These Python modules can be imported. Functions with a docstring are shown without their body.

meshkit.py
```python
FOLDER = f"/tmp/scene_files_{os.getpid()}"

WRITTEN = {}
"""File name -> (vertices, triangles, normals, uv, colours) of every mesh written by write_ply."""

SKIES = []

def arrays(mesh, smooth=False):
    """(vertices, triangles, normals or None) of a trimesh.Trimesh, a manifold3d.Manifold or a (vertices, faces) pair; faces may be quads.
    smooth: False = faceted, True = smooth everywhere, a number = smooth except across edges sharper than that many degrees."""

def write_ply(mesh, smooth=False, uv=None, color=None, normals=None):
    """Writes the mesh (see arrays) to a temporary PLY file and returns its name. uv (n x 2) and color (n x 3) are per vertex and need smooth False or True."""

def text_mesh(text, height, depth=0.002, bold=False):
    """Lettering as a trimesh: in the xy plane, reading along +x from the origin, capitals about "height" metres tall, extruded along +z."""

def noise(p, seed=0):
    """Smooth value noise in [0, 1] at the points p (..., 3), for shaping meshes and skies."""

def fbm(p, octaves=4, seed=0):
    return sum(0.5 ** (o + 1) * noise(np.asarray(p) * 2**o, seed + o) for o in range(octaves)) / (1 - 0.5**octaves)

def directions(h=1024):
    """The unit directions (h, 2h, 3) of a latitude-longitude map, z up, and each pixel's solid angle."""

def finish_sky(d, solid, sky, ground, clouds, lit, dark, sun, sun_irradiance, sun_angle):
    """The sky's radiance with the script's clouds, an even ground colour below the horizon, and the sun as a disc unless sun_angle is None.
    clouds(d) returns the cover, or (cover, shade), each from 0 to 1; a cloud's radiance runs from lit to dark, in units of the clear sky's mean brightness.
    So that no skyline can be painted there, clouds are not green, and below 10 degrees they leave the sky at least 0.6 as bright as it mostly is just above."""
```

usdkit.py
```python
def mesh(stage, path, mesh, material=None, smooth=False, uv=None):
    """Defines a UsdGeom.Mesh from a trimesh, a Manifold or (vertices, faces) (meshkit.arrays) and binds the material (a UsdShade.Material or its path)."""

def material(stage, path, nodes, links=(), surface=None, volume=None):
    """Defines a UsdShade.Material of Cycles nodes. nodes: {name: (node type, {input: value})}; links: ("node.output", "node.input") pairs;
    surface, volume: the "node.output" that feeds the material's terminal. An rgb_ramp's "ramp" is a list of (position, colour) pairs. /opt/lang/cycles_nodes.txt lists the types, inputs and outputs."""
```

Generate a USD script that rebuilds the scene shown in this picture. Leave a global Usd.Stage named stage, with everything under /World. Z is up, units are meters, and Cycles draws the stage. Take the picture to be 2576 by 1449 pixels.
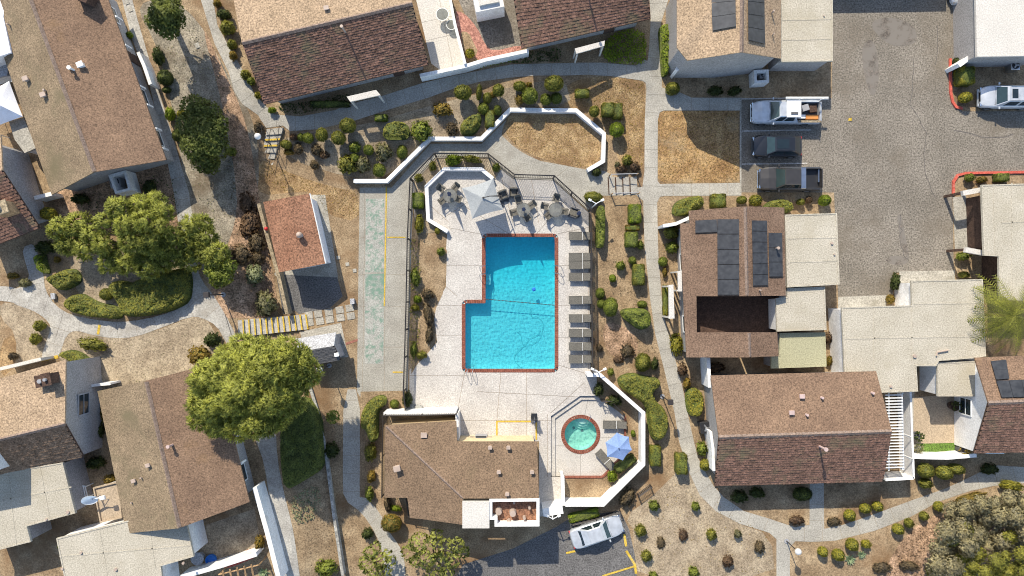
import math, re, numpy as np, trimesh, shapely, manifold3d, usdkit, meshkit
from shapely.geometry import Polygon, LineString, MultiPolygon, box as sbox
from shapely.ops import unary_union
from scipy.interpolate import LinearNDInterpolator
from pxr import Usd, UsdGeom, UsdLux, UsdShade, Gf, Sdf, Vt

stage = Usd.Stage.CreateInMemory()
UsdGeom.SetStageUpAxis(stage, 'Z')
UsdGeom.Xform.Define(stage, '/World')

# ---------------------------------------------------------------- camera, sky, sun, exposure
HC, FC, CX, CY = 58.0, 1740.0, 1288.0, 724.5       # drone height above the pool deck; focal length and centre of the site plan
cam = UsdGeom.Camera.Define(stage, '/World/camera')
cam.AddTranslateOp().Set(Gf.Vec3d(0, 0, HC))
cam.CreateHorizontalApertureAttr(36.0); cam.CreateFocalLengthAttr(36.0 * FC / 2576.0)
cam.CreateClippingRangeAttr(Gf.Vec2f(1.0, 5000.0))
cam.CreateExposureAttr(0.6)
SUN_EL, SUN_AZ = math.radians(41.5), math.radians(-21.0)
SUN = np.array([math.cos(SUN_EL) * math.sin(SUN_AZ), math.cos(SUN_EL) * math.cos(SUN_AZ), math.sin(SUN_EL)])
usdkit.material(stage, '/World/Looks/sky_look', {
    's': ('sky_texture', {'sky_type': 'single_scattering', 'sun_disc': False, 'sun_elevation': SUN_EL, 'sun_rotation': SUN_AZ}),
    'b': ('background_shader', {'strength': 0.14})}, [('s.color', 'b.color')], surface='b.background')
dome = UsdLux.DomeLight.Define(stage, '/World/sky')
UsdShade.MaterialBindingAPI.Apply(dome.GetPrim()).Bind(UsdShade.Material.Get(stage, '/World/Looks/sky_look'))
dome.GetPrim().SetCustomDataByKey('kind', 'structure')
sun = UsdLux.DistantLight.Define(stage, '/World/sun')
sun.CreateIntensityAttr(1.05); sun.CreateNormalizeAttr(True); sun.CreateAngleAttr(0.5); sun.CreateColorAttr(Gf.Vec3f(1.0, 0.92, 0.775))
_x = np.cross([0, 1, 0], SUN); _x /= np.linalg.norm(_x); _y = np.cross(SUN, _x)
sun.AddTransformOp().Set(Gf.Matrix4d(*_x, 0, *_y, 0, *SUN, 0, 0, 0, 60, 1))

# ---------------------------------------------------------------- helpers
rng = np.random.default_rng(7)
DU = HC / FC                                        # metres per plan unit at deck level


def W(px, py, z=0.0):
    s = (HC - z) / FC
    return np.array([(px - CX) * s, (CY - py) * s, z])


def T(c, r, text):                                  # plan sheet (column, row), three units per plan unit
    v = [float(x) for x in re.split(r'[ ,]+', text.strip())]
    return [(644 * c + v[i] / 3, 483 * r + v[i + 1] / 3) for i in range(0, len(v), 2)]


def Dp(text):
    v = [float(x) for x in re.split(r'[ ,]+', text.strip())]
    return [(v[i], v[i + 1]) for i in range(0, len(v), 2)]


_count = {}


def numbered(parent, name):
    k = (str(parent), name); n = _count.get(k, 0); _count[k] = n + 1
    return f'{parent}/{name}' + (f'_{n:03d}' if n else '')


def tm(v, f):
    return trimesh.Trimesh(np.asarray(v, float), np.asarray(f, int), process=False)


def cat(ms):
    return trimesh.util.concatenate([m for m in ms if m is not None])


class Thing:
    def __init__(self, name, label, category, base=(0, 0, 0), group=None, kind=None):
        self.path = numbered('/World', name); self.base = np.asarray(base, float)
        x = UsdGeom.Xform.Define(stage, self.path); x.AddTranslateOp().Set(Gf.Vec3d(*map(float, self.base)))
        self.prim = x.GetPrim()
        if kind: self.prim.SetCustomDataByKey('kind', kind)
        if label: self.prim.SetCustomDataByKey('label', label)
        if category: self.prim.SetCustomDataByKey('category', category)
        if group: self.prim.SetCustomDataByKey('group', group)

    def add(self, name, m, mat, parent=None, label=None, smooth=False, kind=None, normals=None):
        p = numbered(parent or self.path, name)
        v, f, n = meshkit.arrays(m, smooth)
        g = usdkit.mesh(stage, p, tm(v - self.base, f), M[mat] if isinstance(mat, str) else mat, smooth=False)
        if normals is not None: n = np.asarray(normals)
        if n is not None:
            g.CreateNormalsAttr(Vt.Vec3fArray.FromNumpy(n.astype(np.float32))); g.SetNormalsInterpolation('vertex')
        if label: g.GetPrim().SetCustomDataByKey('label', label)
        if kind: g.GetPrim().SetCustomDataByKey('kind', kind)
        return p


def box(x0, y0, z0, x1, y1, z1):
    m = trimesh.creation.box([abs(x1 - x0), abs(y1 - y0), abs(z1 - z0)])
    m.apply_translation([(x0 + x1) / 2, (y0 + y1) / 2, (z0 + z1) / 2]); return m


def rbox(cx, cy, cz, lx, ly, lz, rz=0.0, bev=0.0):
    if bev:
        m0 = manifold3d.Manifold.cube([lx - 2 * bev, ly - 2 * bev, lz - 2 * bev], True)
        pts = [(sx * (lx / 2 - a), sy * (ly / 2 - b), sz * (lz / 2 - c)) for sx in (-1, 1) for sy in (-1, 1) for sz in (-1, 1)
               for a, b, c in ((0, bev, bev), (bev, 0, bev), (bev, bev, 0))]
        m = trimesh.convex.convex_hull(np.array(pts))
    else:
        m = trimesh.creation.box([lx, ly, lz])
    m.apply_transform(trimesh.transformations.rotation_matrix(rz, [0, 0, 1])); m.apply_translation([cx, cy, cz]); return m


def cyl(p, q, r, n=8, r2=None):
    p, q = np.asarray(p, float), np.asarray(q, float); d = q - p; L = np.linalg.norm(d); d = d / L
    a = np.cross(d, [0, 0, 1.0]); a = np.array([1.0, 0, 0]) if np.linalg.norm(a) < 1e-6 else a / np.linalg.norm(a); b = np.cross(d, a)
    t = np.arange(n) * 2 * math.pi / n; ring = np.cos(t)[:, None] * a + np.sin(t)[:, None] * b; r2 = r if r2 is None else r2
    v = np.vstack([p + ring * r, q + ring * r2, p, q]); f = []
    for i in range(n):
        j = (i + 1) % n
        f += [[i, n + i, j], [j, n + i, n + j], [2 * n, i, j], [2 * n + 1, n + j, n + i]]
    m = tm(v, f); m.fix_normals() if False else None
    return m


def tube(pts, r, n=6):
    return cat([cyl(pts[i], pts[i + 1], r, n) for i in range(len(pts) - 1)] + [trimesh.creation.icosphere(1, r).apply_translation(p) for p in pts[1:-1]])


def extrude(poly, z0, z1):
    ms = []
    for g in getattr(poly, 'geoms', [poly]):
        if g.geom_type == 'Polygon' and g.area > 1e-6:
            m = trimesh.creation.extrude_polygon(g, z1 - z0, engine='earcut'); m.apply_translation([0, 0, z0]); ms.append(m)
    return cat(ms)


def slab(p3, t):
    """A plate of vertical thickness t under the polygon p3 (n x 3)."""
    p3 = np.asarray(p3, float); n = len(p3)
    if Polygon(p3[:, :2]).exterior.is_ccw is False: p3 = p3[::-1]
    v2, f = trimesh.creation.triangulate_polygon(Polygon(p3[:, :2]), engine='earcut')
    idx = [int(np.argmin(np.linalg.norm(p3[:, :2] - q, axis=1))) for q in v2]
    f = np.array(idx)[f]
    a, b, c = p3[f[:, 0]], p3[f[:, 1]], p3[f[:, 2]]
    flip = np.cross(b - a, c - a)[:, 2] < 0; f[flip] = f[flip][:, ::-1]
    F = f.tolist() + (f[:, ::-1] + n).tolist()
    for i in range(n):
        j = (i + 1) % n; F += [[i, n + i, j], [j, n + i, n + j]]
    return tm(np.vstack([p3, p3 - [0, 0, t]]), F)


def mf(m):
    return manifold3d.Manifold(manifold3d.Mesh(vert_properties=np.asarray(m.vertices, np.float32), tri_verts=np.asarray(m.faces, np.uint32)))


def mft(m):
    q = m.to_mesh(); return tm(q.vert_properties[:, :3], q.tri_verts)


# ---------------------------------------------------------------- materials
M = {}


def mat(name, c, var=0.18, scale=0.7, grain=0.22, gscale=11.0, rough=0.9, c2=None, bump=0.0, metal=0.0, spec=0.3, tint=None, tscale=0.25, tcut=(0.5, 0.7), island=0.0):
    c = np.array(c, float); c2 = c if c2 is None else np.array(c2, float)
    nodes = {'g': ('geometry', {}),
             'n1': ('noise_texture', {'scale': scale, 'detail': 5.0, 'roughness': 0.6}),
             'r1': ('rgb_ramp', {'ramp': [(0.3, tuple(c * (1 - var))), (0.5, tuple((c + c2) / 2)), (0.7, tuple(c2 * (1 + var)))]}),
             'n2': ('noise_texture', {'scale': gscale, 'detail': 2.0, 'roughness': 0.7}),
             'r2': ('rgb_ramp', {'ramp': [(0.3, (1 - grain * 1.6,) * 3), (0.5, (1, 1, 1)), (0.7, (1 + grain * 1.6,) * 3)]}),
             'm': ('mix_color', {'blend_type': 'multiply', 'fac': 1.0, 'use_clamp': False}),
             'p': ('principled_bsdf', {'roughness': rough, 'metallic': metal, 'specular_ior_level': spec})}
    links = [('g.position', 'n1.vector'), ('g.position', 'n2.vector'), ('n1.fac', 'r1.fac'), ('n2.fac', 'r2.fac'), ('r1.color', 'm.a'), ('r2.color', 'm.b')]
    last = 'm.result'
    if tint is not None:
        nodes['n3'] = ('noise_texture', {'scale': tscale, 'detail': 6.0, 'roughness': 0.65})
        nodes['r3'] = ('rgb_ramp', {'ramp': [(tcut[0], (0, 0, 0)), (tcut[1], (1, 1, 1))]})
        nodes['bw'] = ('math', {'math_type': 'multiply', 'value2': 1.0})
        nodes['mt'] = ('mix_color', {'blend_type': 'mix', 'b': tuple(tint)})
        nodes['off'] = ('vector_math', {'math_type': 'add', 'vector2': (31.7, 12.3, 4.0)})
        links += [('g.position', 'off.vector1'), ('off.vector', 'n3.vector'), ('n3.fac', 'r3.fac'), ('r3.color', 'mt.fac'), (last, 'mt.a')]
        last = 'mt.result'; del nodes['bw']
    if island:
        nodes['ri'] = ('rgb_ramp', {'ramp': [(0, (1 - island,) * 3), (1, (1 + island,) * 3)]})
        nodes['mi'] = ('mix_color', {'blend_type': 'multiply', 'fac': 1.0})
        links += [('g.random_per_island', 'ri.fac'), (last, 'mi.a'), ('ri.color', 'mi.b')]; last = 'mi.result'
    links.append((last, 'p.base_color'))
    if bump:
        nodes['b'] = ('bump', {'strength': bump, 'distance': 0.03})
        links += [('n2.fac', 'b.height'), ('b.normal', 'p.normal')]
    M[name] = usdkit.material(stage, f'/World/Looks/{name}', nodes, links, surface='p.BSDF')


def leafmat(name, c, spread=0.5, trans=0.42):
    c = np.array(c, float)
    M[name] = usdkit.material(stage, f'/World/Looks/{name}', {
        'g': ('geometry', {}), 'o': ('object_info', {}),
        'r': ('rgb_ramp', {'ramp': [(0, tuple(c * (1 - spread))), (0.5, tuple(c)), (1, tuple(np.minimum(c * (1 + spread) + [0.015, 0.01, 0], 0.5)))]}),
        'n': ('noise_texture', {'scale': 1.6, 'detail': 3.0}), 'rn': ('rgb_ramp', {'ramp': [(0.3, (0.68, 0.7, 0.75)), (0.7, (1.3, 1.26, 1.1))]}),
        'm': ('mix_color', {'blend_type': 'multiply', 'fac': 1.0, 'use_clamp': False}),
        'n2': ('noise_texture', {'scale': 9.0, 'detail': 2.0, 'roughness': 0.7}), 'r2': ('rgb_ramp', {'ramp': [(0.32, (0.35, 0.37, 0.42)), (0.5, (1, 1, 1)), (0.68, (1.6, 1.55, 1.4))]}), 'm2': ('mix_color', {'blend_type': 'multiply', 'fac': 1.0, 'use_clamp': False}),
        'p': ('principled_bsdf', {'roughness': 0.6, 'specular_ior_level': 0.25}), 't': ('translucent_bsdf', {}), 'x': ('mix_closure', {'fac': trans})},
        [('g.random_per_island', 'r.fac'), ('g.position', 'n.vector'), ('n.fac', 'rn.fac'), ('r.color', 'm.a'), ('rn.color', 'm.b'),
         ('g.position', 'n2.vector'), ('n2.fac', 'r2.fac'), ('m.result', 'm2.a'), ('r2.color', 'm2.b'), ('m2.result', 'p.base_color'), ('m2.result', 't.color'), ('p.BSDF', 'x.closure1'), ('t.BSDF', 'x.closure2')], surface='x.closure')


def plain(name, c, rough=0.5, metal=0.0, coat=0.0, spec=0.5):
    M[name] = usdkit.material(stage, f'/World/Looks/{name}', {
        'g': ('geometry', {}), 'n': ('noise_texture', {'scale': 2.5, 'detail': 4.0}),
        'r': ('rgb_ramp', {'ramp': [(0.3, tuple(np.array(c) * 0.85)), (0.7, tuple(np.array(c) * 1.12))]}),
        'p': ('principled_bsdf', {'roughness': rough, 'metallic': metal, 'coat_weight': coat, 'specular_ior_level': spec})},
        [('g.position', 'n.vector'), ('n.fac', 'r.fac'), ('r.color', 'p.base_color')], surface='p.BSDF')


mat('soil', (0.243, 0.163, 0.091), 0.3, 0.6, 0.3, 9, c2=(0.284, 0.212, 0.13), tint=(0.175, 0.098, 0.045), tscale=0.22, tcut=(0.52, 0.72), bump=0.5)
mat('litter', (0.246, 0.155, 0.09), 0.4, 1.2, 0.4, 9, c2=(0.334, 0.222, 0.145), bump=0.8)
mat('gravel', (0.272, 0.208, 0.139), 0.25, 0.8, 0.3, 9.0, c2=(0.318, 0.26, 0.181), bump=0.5)
mat('greybank', (0.209, 0.181, 0.134), 0.35, 0.8, 0.34, 9, c2=(0.266, 0.23, 0.172), tint=(0.126, 0.092, 0.057), tscale=0.4, bump=0.7)
mat('lawn', (0.265, 0.162, 0.075), 0.28, 1.1, 0.38, 9, c2=(0.305, 0.216, 0.114), tint=(0.178, 0.104, 0.049), tscale=0.5, tcut=(0.48, 0.7), bump=0.6)
mat('lawn2', (0.26, 0.144, 0.06), 0.3, 1.0, 0.38, 9, c2=(0.308, 0.205, 0.097), tint=(0.323, 0.249, 0.152), tscale=0.35, tcut=(0.5, 0.75), bump=0.6)
mat('lawn_green', (0.10, 0.17, 0.03), 0.3, 2, 0.5, 12, bump=0.5)
mat('concrete', (0.337, 0.315, 0.272), 0.12, 0.5, 0.19, 10.0, c2=(0.367, 0.344, 0.296), tint=(0.264, 0.239, 0.199), tscale=0.5, tcut=(0.58, 0.78))
mat('concrete_left', (0.342, 0.317, 0.281), 0.16, 0.8, 0.2, 9, c2=(0.393, 0.375, 0.335), tint=(0.263, 0.231, 0.185), tscale=0.5, tcut=(0.56, 0.78))
mat('lane', (0.298, 0.278, 0.235), 0.12, 0.6, 0.2, 10.0, c2=(0.325, 0.309, 0.267), tint=(0.242, 0.219, 0.182), tscale=0.4, tcut=(0.55, 0.75))
mat('lanegreen', (0.334, 0.327, 0.293), 0.12, 0.6, 0.22, 10, tint=(0.155, 0.235, 0.18), tscale=2.6, tcut=(0.47, 0.62))
mat('lanegreen_full', (0.304, 0.304, 0.274), 0.12, 0.6, 0.22, 10, tint=(0.15, 0.235, 0.18), tscale=2.8, tcut=(0.36, 0.56))
mat('deck', (0.444, 0.409, 0.37), 0.08, 0.5, 0.2, 10.0, c2=(0.472, 0.444, 0.404), tint=(0.37, 0.342, 0.305), tscale=0.35, tcut=(0.58, 0.8))
mat('spadeck', (0.45, 0.419, 0.373), 0.1, 0.7, 0.18, 10, tint=(0.513, 0.486, 0.45), tscale=0.6)
mat('joint', (0.16, 0.14, 0.12), 0.1)
mat('asphalt', (0.182, 0.16, 0.13), 0.13, 0.35, 0.38, 8, c2=(0.2, 0.176, 0.145), tint=(0.142, 0.117, 0.087), tscale=0.18, tcut=(0.5, 0.72))
mat('stain', (0.135, 0.115, 0.096), 0.3, 0.9, 0.35, 9, tint=(0.185, 0.165, 0.142), tscale=1.3, tcut=(0.38, 0.52))
mat('crackseal', (0.119, 0.106, 0.098), 0.2, 2, 0.3, 9)
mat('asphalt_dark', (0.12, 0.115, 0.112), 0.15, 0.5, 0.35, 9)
mat('pad', (0.335, 0.312, 0.265), 0.15, 0.8, 0.25, 9, tint=(0.195, 0.179, 0.14), tscale=0.5, tcut=(0.55, 0.75))
mat('tanpatio', (0.396, 0.31, 0.216), 0.08, 0.8, 0.2, 11)
mat('brickpave', (0.30, 0.13, 0.10), 0.4, 5, 0.35, 12, c2=(0.40, 0.20, 0.15))
mat('brick', (0.27, 0.085, 0.05), 0.3, 6, 0.2, 14, c2=(0.33, 0.12, 0.08), island=0.3, rough=0.8)
mat('brickedge', (0.28, 0.12, 0.085), 0.25, 4, 0.2, 12)
mat('roofbrown', (0.181, 0.115, 0.076), 0.10, 0.5, 0.33, 9, c2=(0.207, 0.134, 0.087), tint=(0.22, 0.134, 0.067), tscale=0.3, tcut=(0.6, 0.8), bump=0.5)
mat('roofdark', (0.155, 0.098, 0.066), 0.12, 0.5, 0.33, 9, c2=(0.175, 0.115, 0.079), bump=0.5)
mat('roofclub', (0.157, 0.106, 0.067), 0.10, 0.5, 0.33, 9, c2=(0.176, 0.119, 0.076), tint=(0.142, 0.104, 0.061), tscale=0.3, tcut=(0.55, 0.75), bump=0.5)
mat('roofolive', (0.204, 0.15, 0.094), 0.12, 0.5, 0.33, 9, c2=(0.233, 0.173, 0.109), tint=(0.157, 0.128, 0.074), tscale=0.35, tcut=(0.5, 0.7), bump=0.5)
mat('rooftan', (0.315, 0.226, 0.144), 0.08, 0.5, 0.34, 8, c2=(0.347, 0.252, 0.167), bump=0.4)
mat('roofred', (0.235, 0.115, 0.068), 0.1, 0.6, 0.4, 8, c2=(0.26, 0.135, 0.082), bump=0.5)
mat('roofgrey', (0.36, 0.36, 0.37), 0.1, 0.8, 0.3, 9, bump=0.4)
mat('tile', (0.196, 0.115, 0.08), 0.35, 2.6, 0.35, 9, c2=(0.254, 0.138, 0.097), tint=(0.196, 0.157, 0.092), tscale=0.6, tcut=(0.52, 0.7), island=0.15)
mat('tilebrown', (0.225, 0.14, 0.086), 0.35, 2.6, 0.35, 9, c2=(0.274, 0.177, 0.112), island=0.15)
mat('ridge', (0.27, 0.20, 0.16), 0.2, 3, 0.25, 9, island=0.2)
mat('cream', (0.398, 0.358, 0.28), 0.07, 0.5, 0.22, 10.0, c2=(0.418, 0.38, 0.309), tint=(0.351, 0.309, 0.226), tscale=0.3, tcut=(0.55, 0.78))
mat('creampale', (0.528, 0.496, 0.448), 0.06, 0.5, 0.15, 10)
mat('creamgreen', (0.352, 0.336, 0.216), 0.07, 0.6, 0.2, 10)
mat('whitewall', (0.73, 0.715, 0.69), 0.07, 0.9, 0.12, 8, tint=(0.52, 0.49, 0.44), tscale=1.1, tcut=(0.52, 0.82), rough=0.8)
mat('greywall', (0.31, 0.294, 0.282), 0.08, 1.0, 0.2, 9)
mat('tanwall', (0.56, 0.44, 0.27), 0.08, 1.0, 0.12, 9)
mat('darkwood', (0.075, 0.045, 0.032), 0.3, 3, 0.3, 8)
mat('wood', (0.33, 0.21, 0.11), 0.3, 3, 0.3, 8)
mat('greenwood', (0.27, 0.215, 0.14), 0.3, 2, 0.3, 8)
mat('yellowpaint', (0.508, 0.344, 0.049), 0.15, 2, 0.25, 9, tint=(0.369, 0.312, 0.164), tscale=2, tcut=(0.55, 0.7))
mat('whitepaint', (0.42, 0.40, 0.37), 0.2, 2, 0.3, 9)
mat('redpaint', (0.50, 0.10, 0.07), 0.2, 2, 0.2, 9, tint=(0.45, 0.25, 0.2), tscale=1.5, tcut=(0.58, 0.75))
mat('plaster_pool', (0.52, 0.83, 0.82), 0.05, 0.8, 0.06, 6, rough=0.7)
mat('plaster_spa', (0.66, 0.88, 0.76), 0.05, 0.8, 0.06, 6, rough=0.7)
mat('rock', (0.30, 0.29, 0.26), 0.3, 2, 0.3, 6)
mat('bark', (0.16, 0.11, 0.075), 0.3, 2, 0.3, 9)
mat('fabricgrey', (0.31, 0.325, 0.33), 0.06, 2, 0.1, 12)
mat('fabricblue', (0.20, 0.29, 0.50), 0.07, 2, 0.1, 12)
mat('fabricwhite', (0.80, 0.80, 0.82), 0.03, 2, 0.04, 12)
mat('sling', (0.125, 0.117, 0.10), 0.1, 2, 0.25, 14)
mat('slate', (0.10, 0.10, 0.105), 0.1, 2, 0.2, 12)
plain('iron', (0.035, 0.028, 0.025), 0.5)
plain('whitemetal', (0.78, 0.78, 0.76), 0.5)
plain('steel', (0.55, 0.56, 0.58), 0.3, 1.0)
plain('greymetal', (0.30, 0.30, 0.31), 0.5)
plain('vent', (0.40, 0.31, 0.25), 0.6)
plain('blackplastic', (0.02, 0.02, 0.022), 0.4)
plain('tyre', (0.02, 0.02, 0.02), 0.85)
plain('chrome', (0.75, 0.75, 0.76), 0.15, 1.0)
plain('glassdark', (0.012, 0.02, 0.024), 0.06, 0.0, 0.6)
plain('glassgreen', (0.02, 0.04, 0.042), 0.08, 0.0, 0.6)
plain('paintsilver', (0.56, 0.58, 0.60), 0.28, 0.35, 0.7)
plain('paintwhite', (0.72, 0.72, 0.72), 0.3, 0.0, 0.6)
plain('paintblack', (0.015, 0.016, 0.019), 0.2, 0.1, 0.8)
plain('paintdark', (0.045, 0.041, 0.038), 0.35, 0.2, 0.6)
plain('lampglass', (0.62, 0.62, 0.6), 0.3)
plain('redplastic', (0.5, 0.03, 0.03), 0.5)
plain('blueplastic', (0.02, 0.16, 0.55), 0.4)
plain('orangewood', (0.55, 0.22, 0.05), 0.7)
plain('pink', (0.48, 0.36, 0.33), 0.7)
plain('terracotta', (0.40, 0.15, 0.08), 0.8)
plain('hoseblue', (0.22, 0.50, 0.53), .6)
M['solar'] = usdkit.material(stage, '/World/Looks/solar', {
    'g': ('geometry', {}), 'n': ('noise_texture', {'scale': 3.0, 'detail': 3.0}),
    'r': ('rgb_ramp', {'ramp': [(0.3, (0.030, 0.031, 0.034)), (0.7, (0.058, 0.060, 0.064))]}),
    'p': ('principled_bsdf', {'roughness': 0.35, 'specular_ior_level': 0.5})},
    [('g.position', 'n.vector'), ('n.fac', 'r.fac'), ('r.color', 'p.base_color')], surface='p.BSDF')


def watermat(name, absorb, density):
    M[name] = usdkit.material(stage, f'/World/Looks/{name}', {
        't': ('transparent_bsdf', {'color': (0.97, 0.99, 1.0)}), 'gl': ('glossy_bsdf', {'roughness': 0.05, 'color': (0.9, 0.95, 1)}), 'f': ('fresnel', {'IOR': 1.33}),
        'x': ('mix_closure', {}), 'v': ('absorption_volume', {'color': absorb, 'density': density}),
        'g': ('geometry', {}), 'n': ('noise_texture', {'scale': 4.0, 'detail': 3.0}), 'b': ('bump', {'strength': 0.04, 'distance': 0.05})},
        [('f.fac', 'x.fac'), ('t.BSDF', 'x.closure1'), ('gl.BSDF', 'x.closure2'), ('g.position', 'n.vector'), ('n.fac', 'b.height'), ('b.normal', 'gl.normal'), ('b.normal', 'f.normal')],
        surface='x.closure', volume='v.volume')


watermat('water', (0.0, 0.89, 0.95), 0.72)
watermat('spawater', (0.05, 0.9, 0.74), 0.3)
M['glasstop'] = usdkit.material(stage, '/World/Looks/glasstop', {
    't': ('transparent_bsdf', {'color': (0.75, 0.8, 0.8)}), 'd': ('diffuse_bsdf', {'color': (0.22, 0.215, 0.20)}), 'x': ('mix_closure', {'fac': 0.5})},
    [('t.BSDF', 'x.closure1'), ('d.BSDF', 'x.closure2')], surface='x.closure')
leafmat('leaf_olive', (0.505, 0.498, 0.104))
leafmat('leaf_green', (0.459, 0.540, 0.107))
leafmat('leaf_bright', (0.473, 0.614, 0.064))
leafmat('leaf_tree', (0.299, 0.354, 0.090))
leafmat('leaf_yellow', (0.659, 0.609, 0.100))
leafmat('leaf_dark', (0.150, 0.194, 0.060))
leafmat('leaf_grey', (0.455, 0.437, 0.236))
leafmat('leaf_sage', (0.530, 0.583, 0.355))
leafmat('leaf_brown', (0.330, 0.255, 0.160))
leafmat('leaf_red', (0.360, 0.235, 0.150))
leafmat('leaf_gold', (0.558, 0.403, 0.096))
leafmat('leaf_pine', (0.733, 0.790, 0.189), 0.5)
leafmat('leaf_pine2', (0.795, 0.850, 0.200), 0.5)
leafmat('leaf_scrub', (0.543, 0.483, 0.290), 0.4)
leafmat('leaf_citrus', (0.569, 0.607, 0.155), 0.5)
leafmat('leaf_palm', (0.380, 0.400, 0.080), 0.4)
leafmat('leaf_agave', (0.438, 0.555, 0.343), 0.25)
# ---------------------------------------------------------------- terrain
_cp = []


def cpts(z, text):
    for p in Dp(text): _cp.append(W(p[0], p[1], z))


cpts(0, '862,1449 868,1200 872,1000 850,930 790,850 782,800 860,700 720,810 700,740 672,610 655,505 720,470 890,462 985,460 1083,352 1212,352 1283,278 1450,280 1520,338 1520,410 1480,432')
cpts(0, '1490,530 1498,700 1498,930 1520,940 1622,1036 1622,1172 1522,1276 1400,1290 1320,1449 1040,1449 1100,1380 1288,724 1100,700 950,700 950,1200 1288,1100 1288,1300 1300,450 800,600 600,1700 1000,1700 1300,1700')
cpts(0.2, '685,412 740,440 860,450')
cpts(0.9, '690,322 665,322 700,300 900,262 1100,215 1300,186 1500,178 1620,180 720,330 900,330 1060,285 1300,225 1420,195 1550,215')
cpts(0.9, '1000,-60 1500,-60 600,60 700,200')
cpts(0.5, '1622,240 1622,430 1612,470 1618,600 1635,760 1660,900 1710,1060 1730,1150 1700,1260 1660,1449 1655,240 1700,180 1660,20 1650,900 1800,1300 2000,1449 2576,1449 2576,1000 2576,500 2576,0 2000,0 2000,500 2000,800 2200,400 2200,1200 2700,-100 2700,1600 2000,-200 2000,1600')
cpts(0.2, '1560,440 1560,560 1570,800')
cpts(1.6, '470,0 520,60 470,300 475,500 500,690 585,795 597,860 640,960 700,1090 735,1260 750,1449 300,0 0,0 0,500 0,1000 0,1449 300,700 300,1000 400,1449 200,1200 -120,-100 -120,700 -120,1600 300,-100 400,1600')
cpts(1.4, '540,0 590,150 640,240 560,-60')
cpts(0.9, '640,420 610,500 620,600 650,700 690,800')
for x, y in [(a, b) for a in (-62, -30, 0, 30, 62) for b in (-40, -20, 0, 20, 40) if abs(a) > 50 or abs(b) > 35]:
    _cp.append(np.array([x, y, 0.0]))
_cp = np.array(_cp)
_li = LinearNDInterpolator(_cp[:, :2], _cp[:, 2])
GX0, GY0, GNX, GNY = -60, -38, 120, 76
_gx, _gy = np.meshgrid(np.arange(GNX + 1) + GX0, np.arange(GNY + 1) + GY0, indexing='ij')
GZ = np.nan_to_num(_li(_gx, _gy)); GZ[0] = GZ[-1] = 0; GZ[:, 0] = GZ[:, -1] = 0
for _ in range(2):                                   # soften the breaks of slope, keep the flats
    S = GZ.copy(); S[1:-1, 1:-1] = (GZ[1:-1, 1:-1] * 2 + GZ[:-2, 1:-1] + GZ[2:, 1:-1] + GZ[1:-1, :-2] + GZ[1:-1, 2:]) / 6; GZ = S
GZ = np.where(GZ < 0.03, 0, np.round(GZ, 2))


def gz(x, y):
    if not (GX0 < x < GX0 + GNX and GY0 < y < GY0 + GNY): return 0.0
    i, j = int(x - GX0), int(y - GY0); u, v = x - GX0 - i, y - GY0 - j
    a, b, c, d = GZ[i, j], GZ[i + 1, j], GZ[i + 1, j + 1], GZ[i, j + 1]
    return float(a + u * (b - a) + v * (c - b)) if u >= v else float(a + v * (d - a) + u * (c - d))


def G(px, py, dz=0.0):
    z = 0.0
    for _ in range(5):
        p = W(px, py, z + dz); z = gz(p[0], p[1])
    return np.array([p[0], p[1], z])


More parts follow.
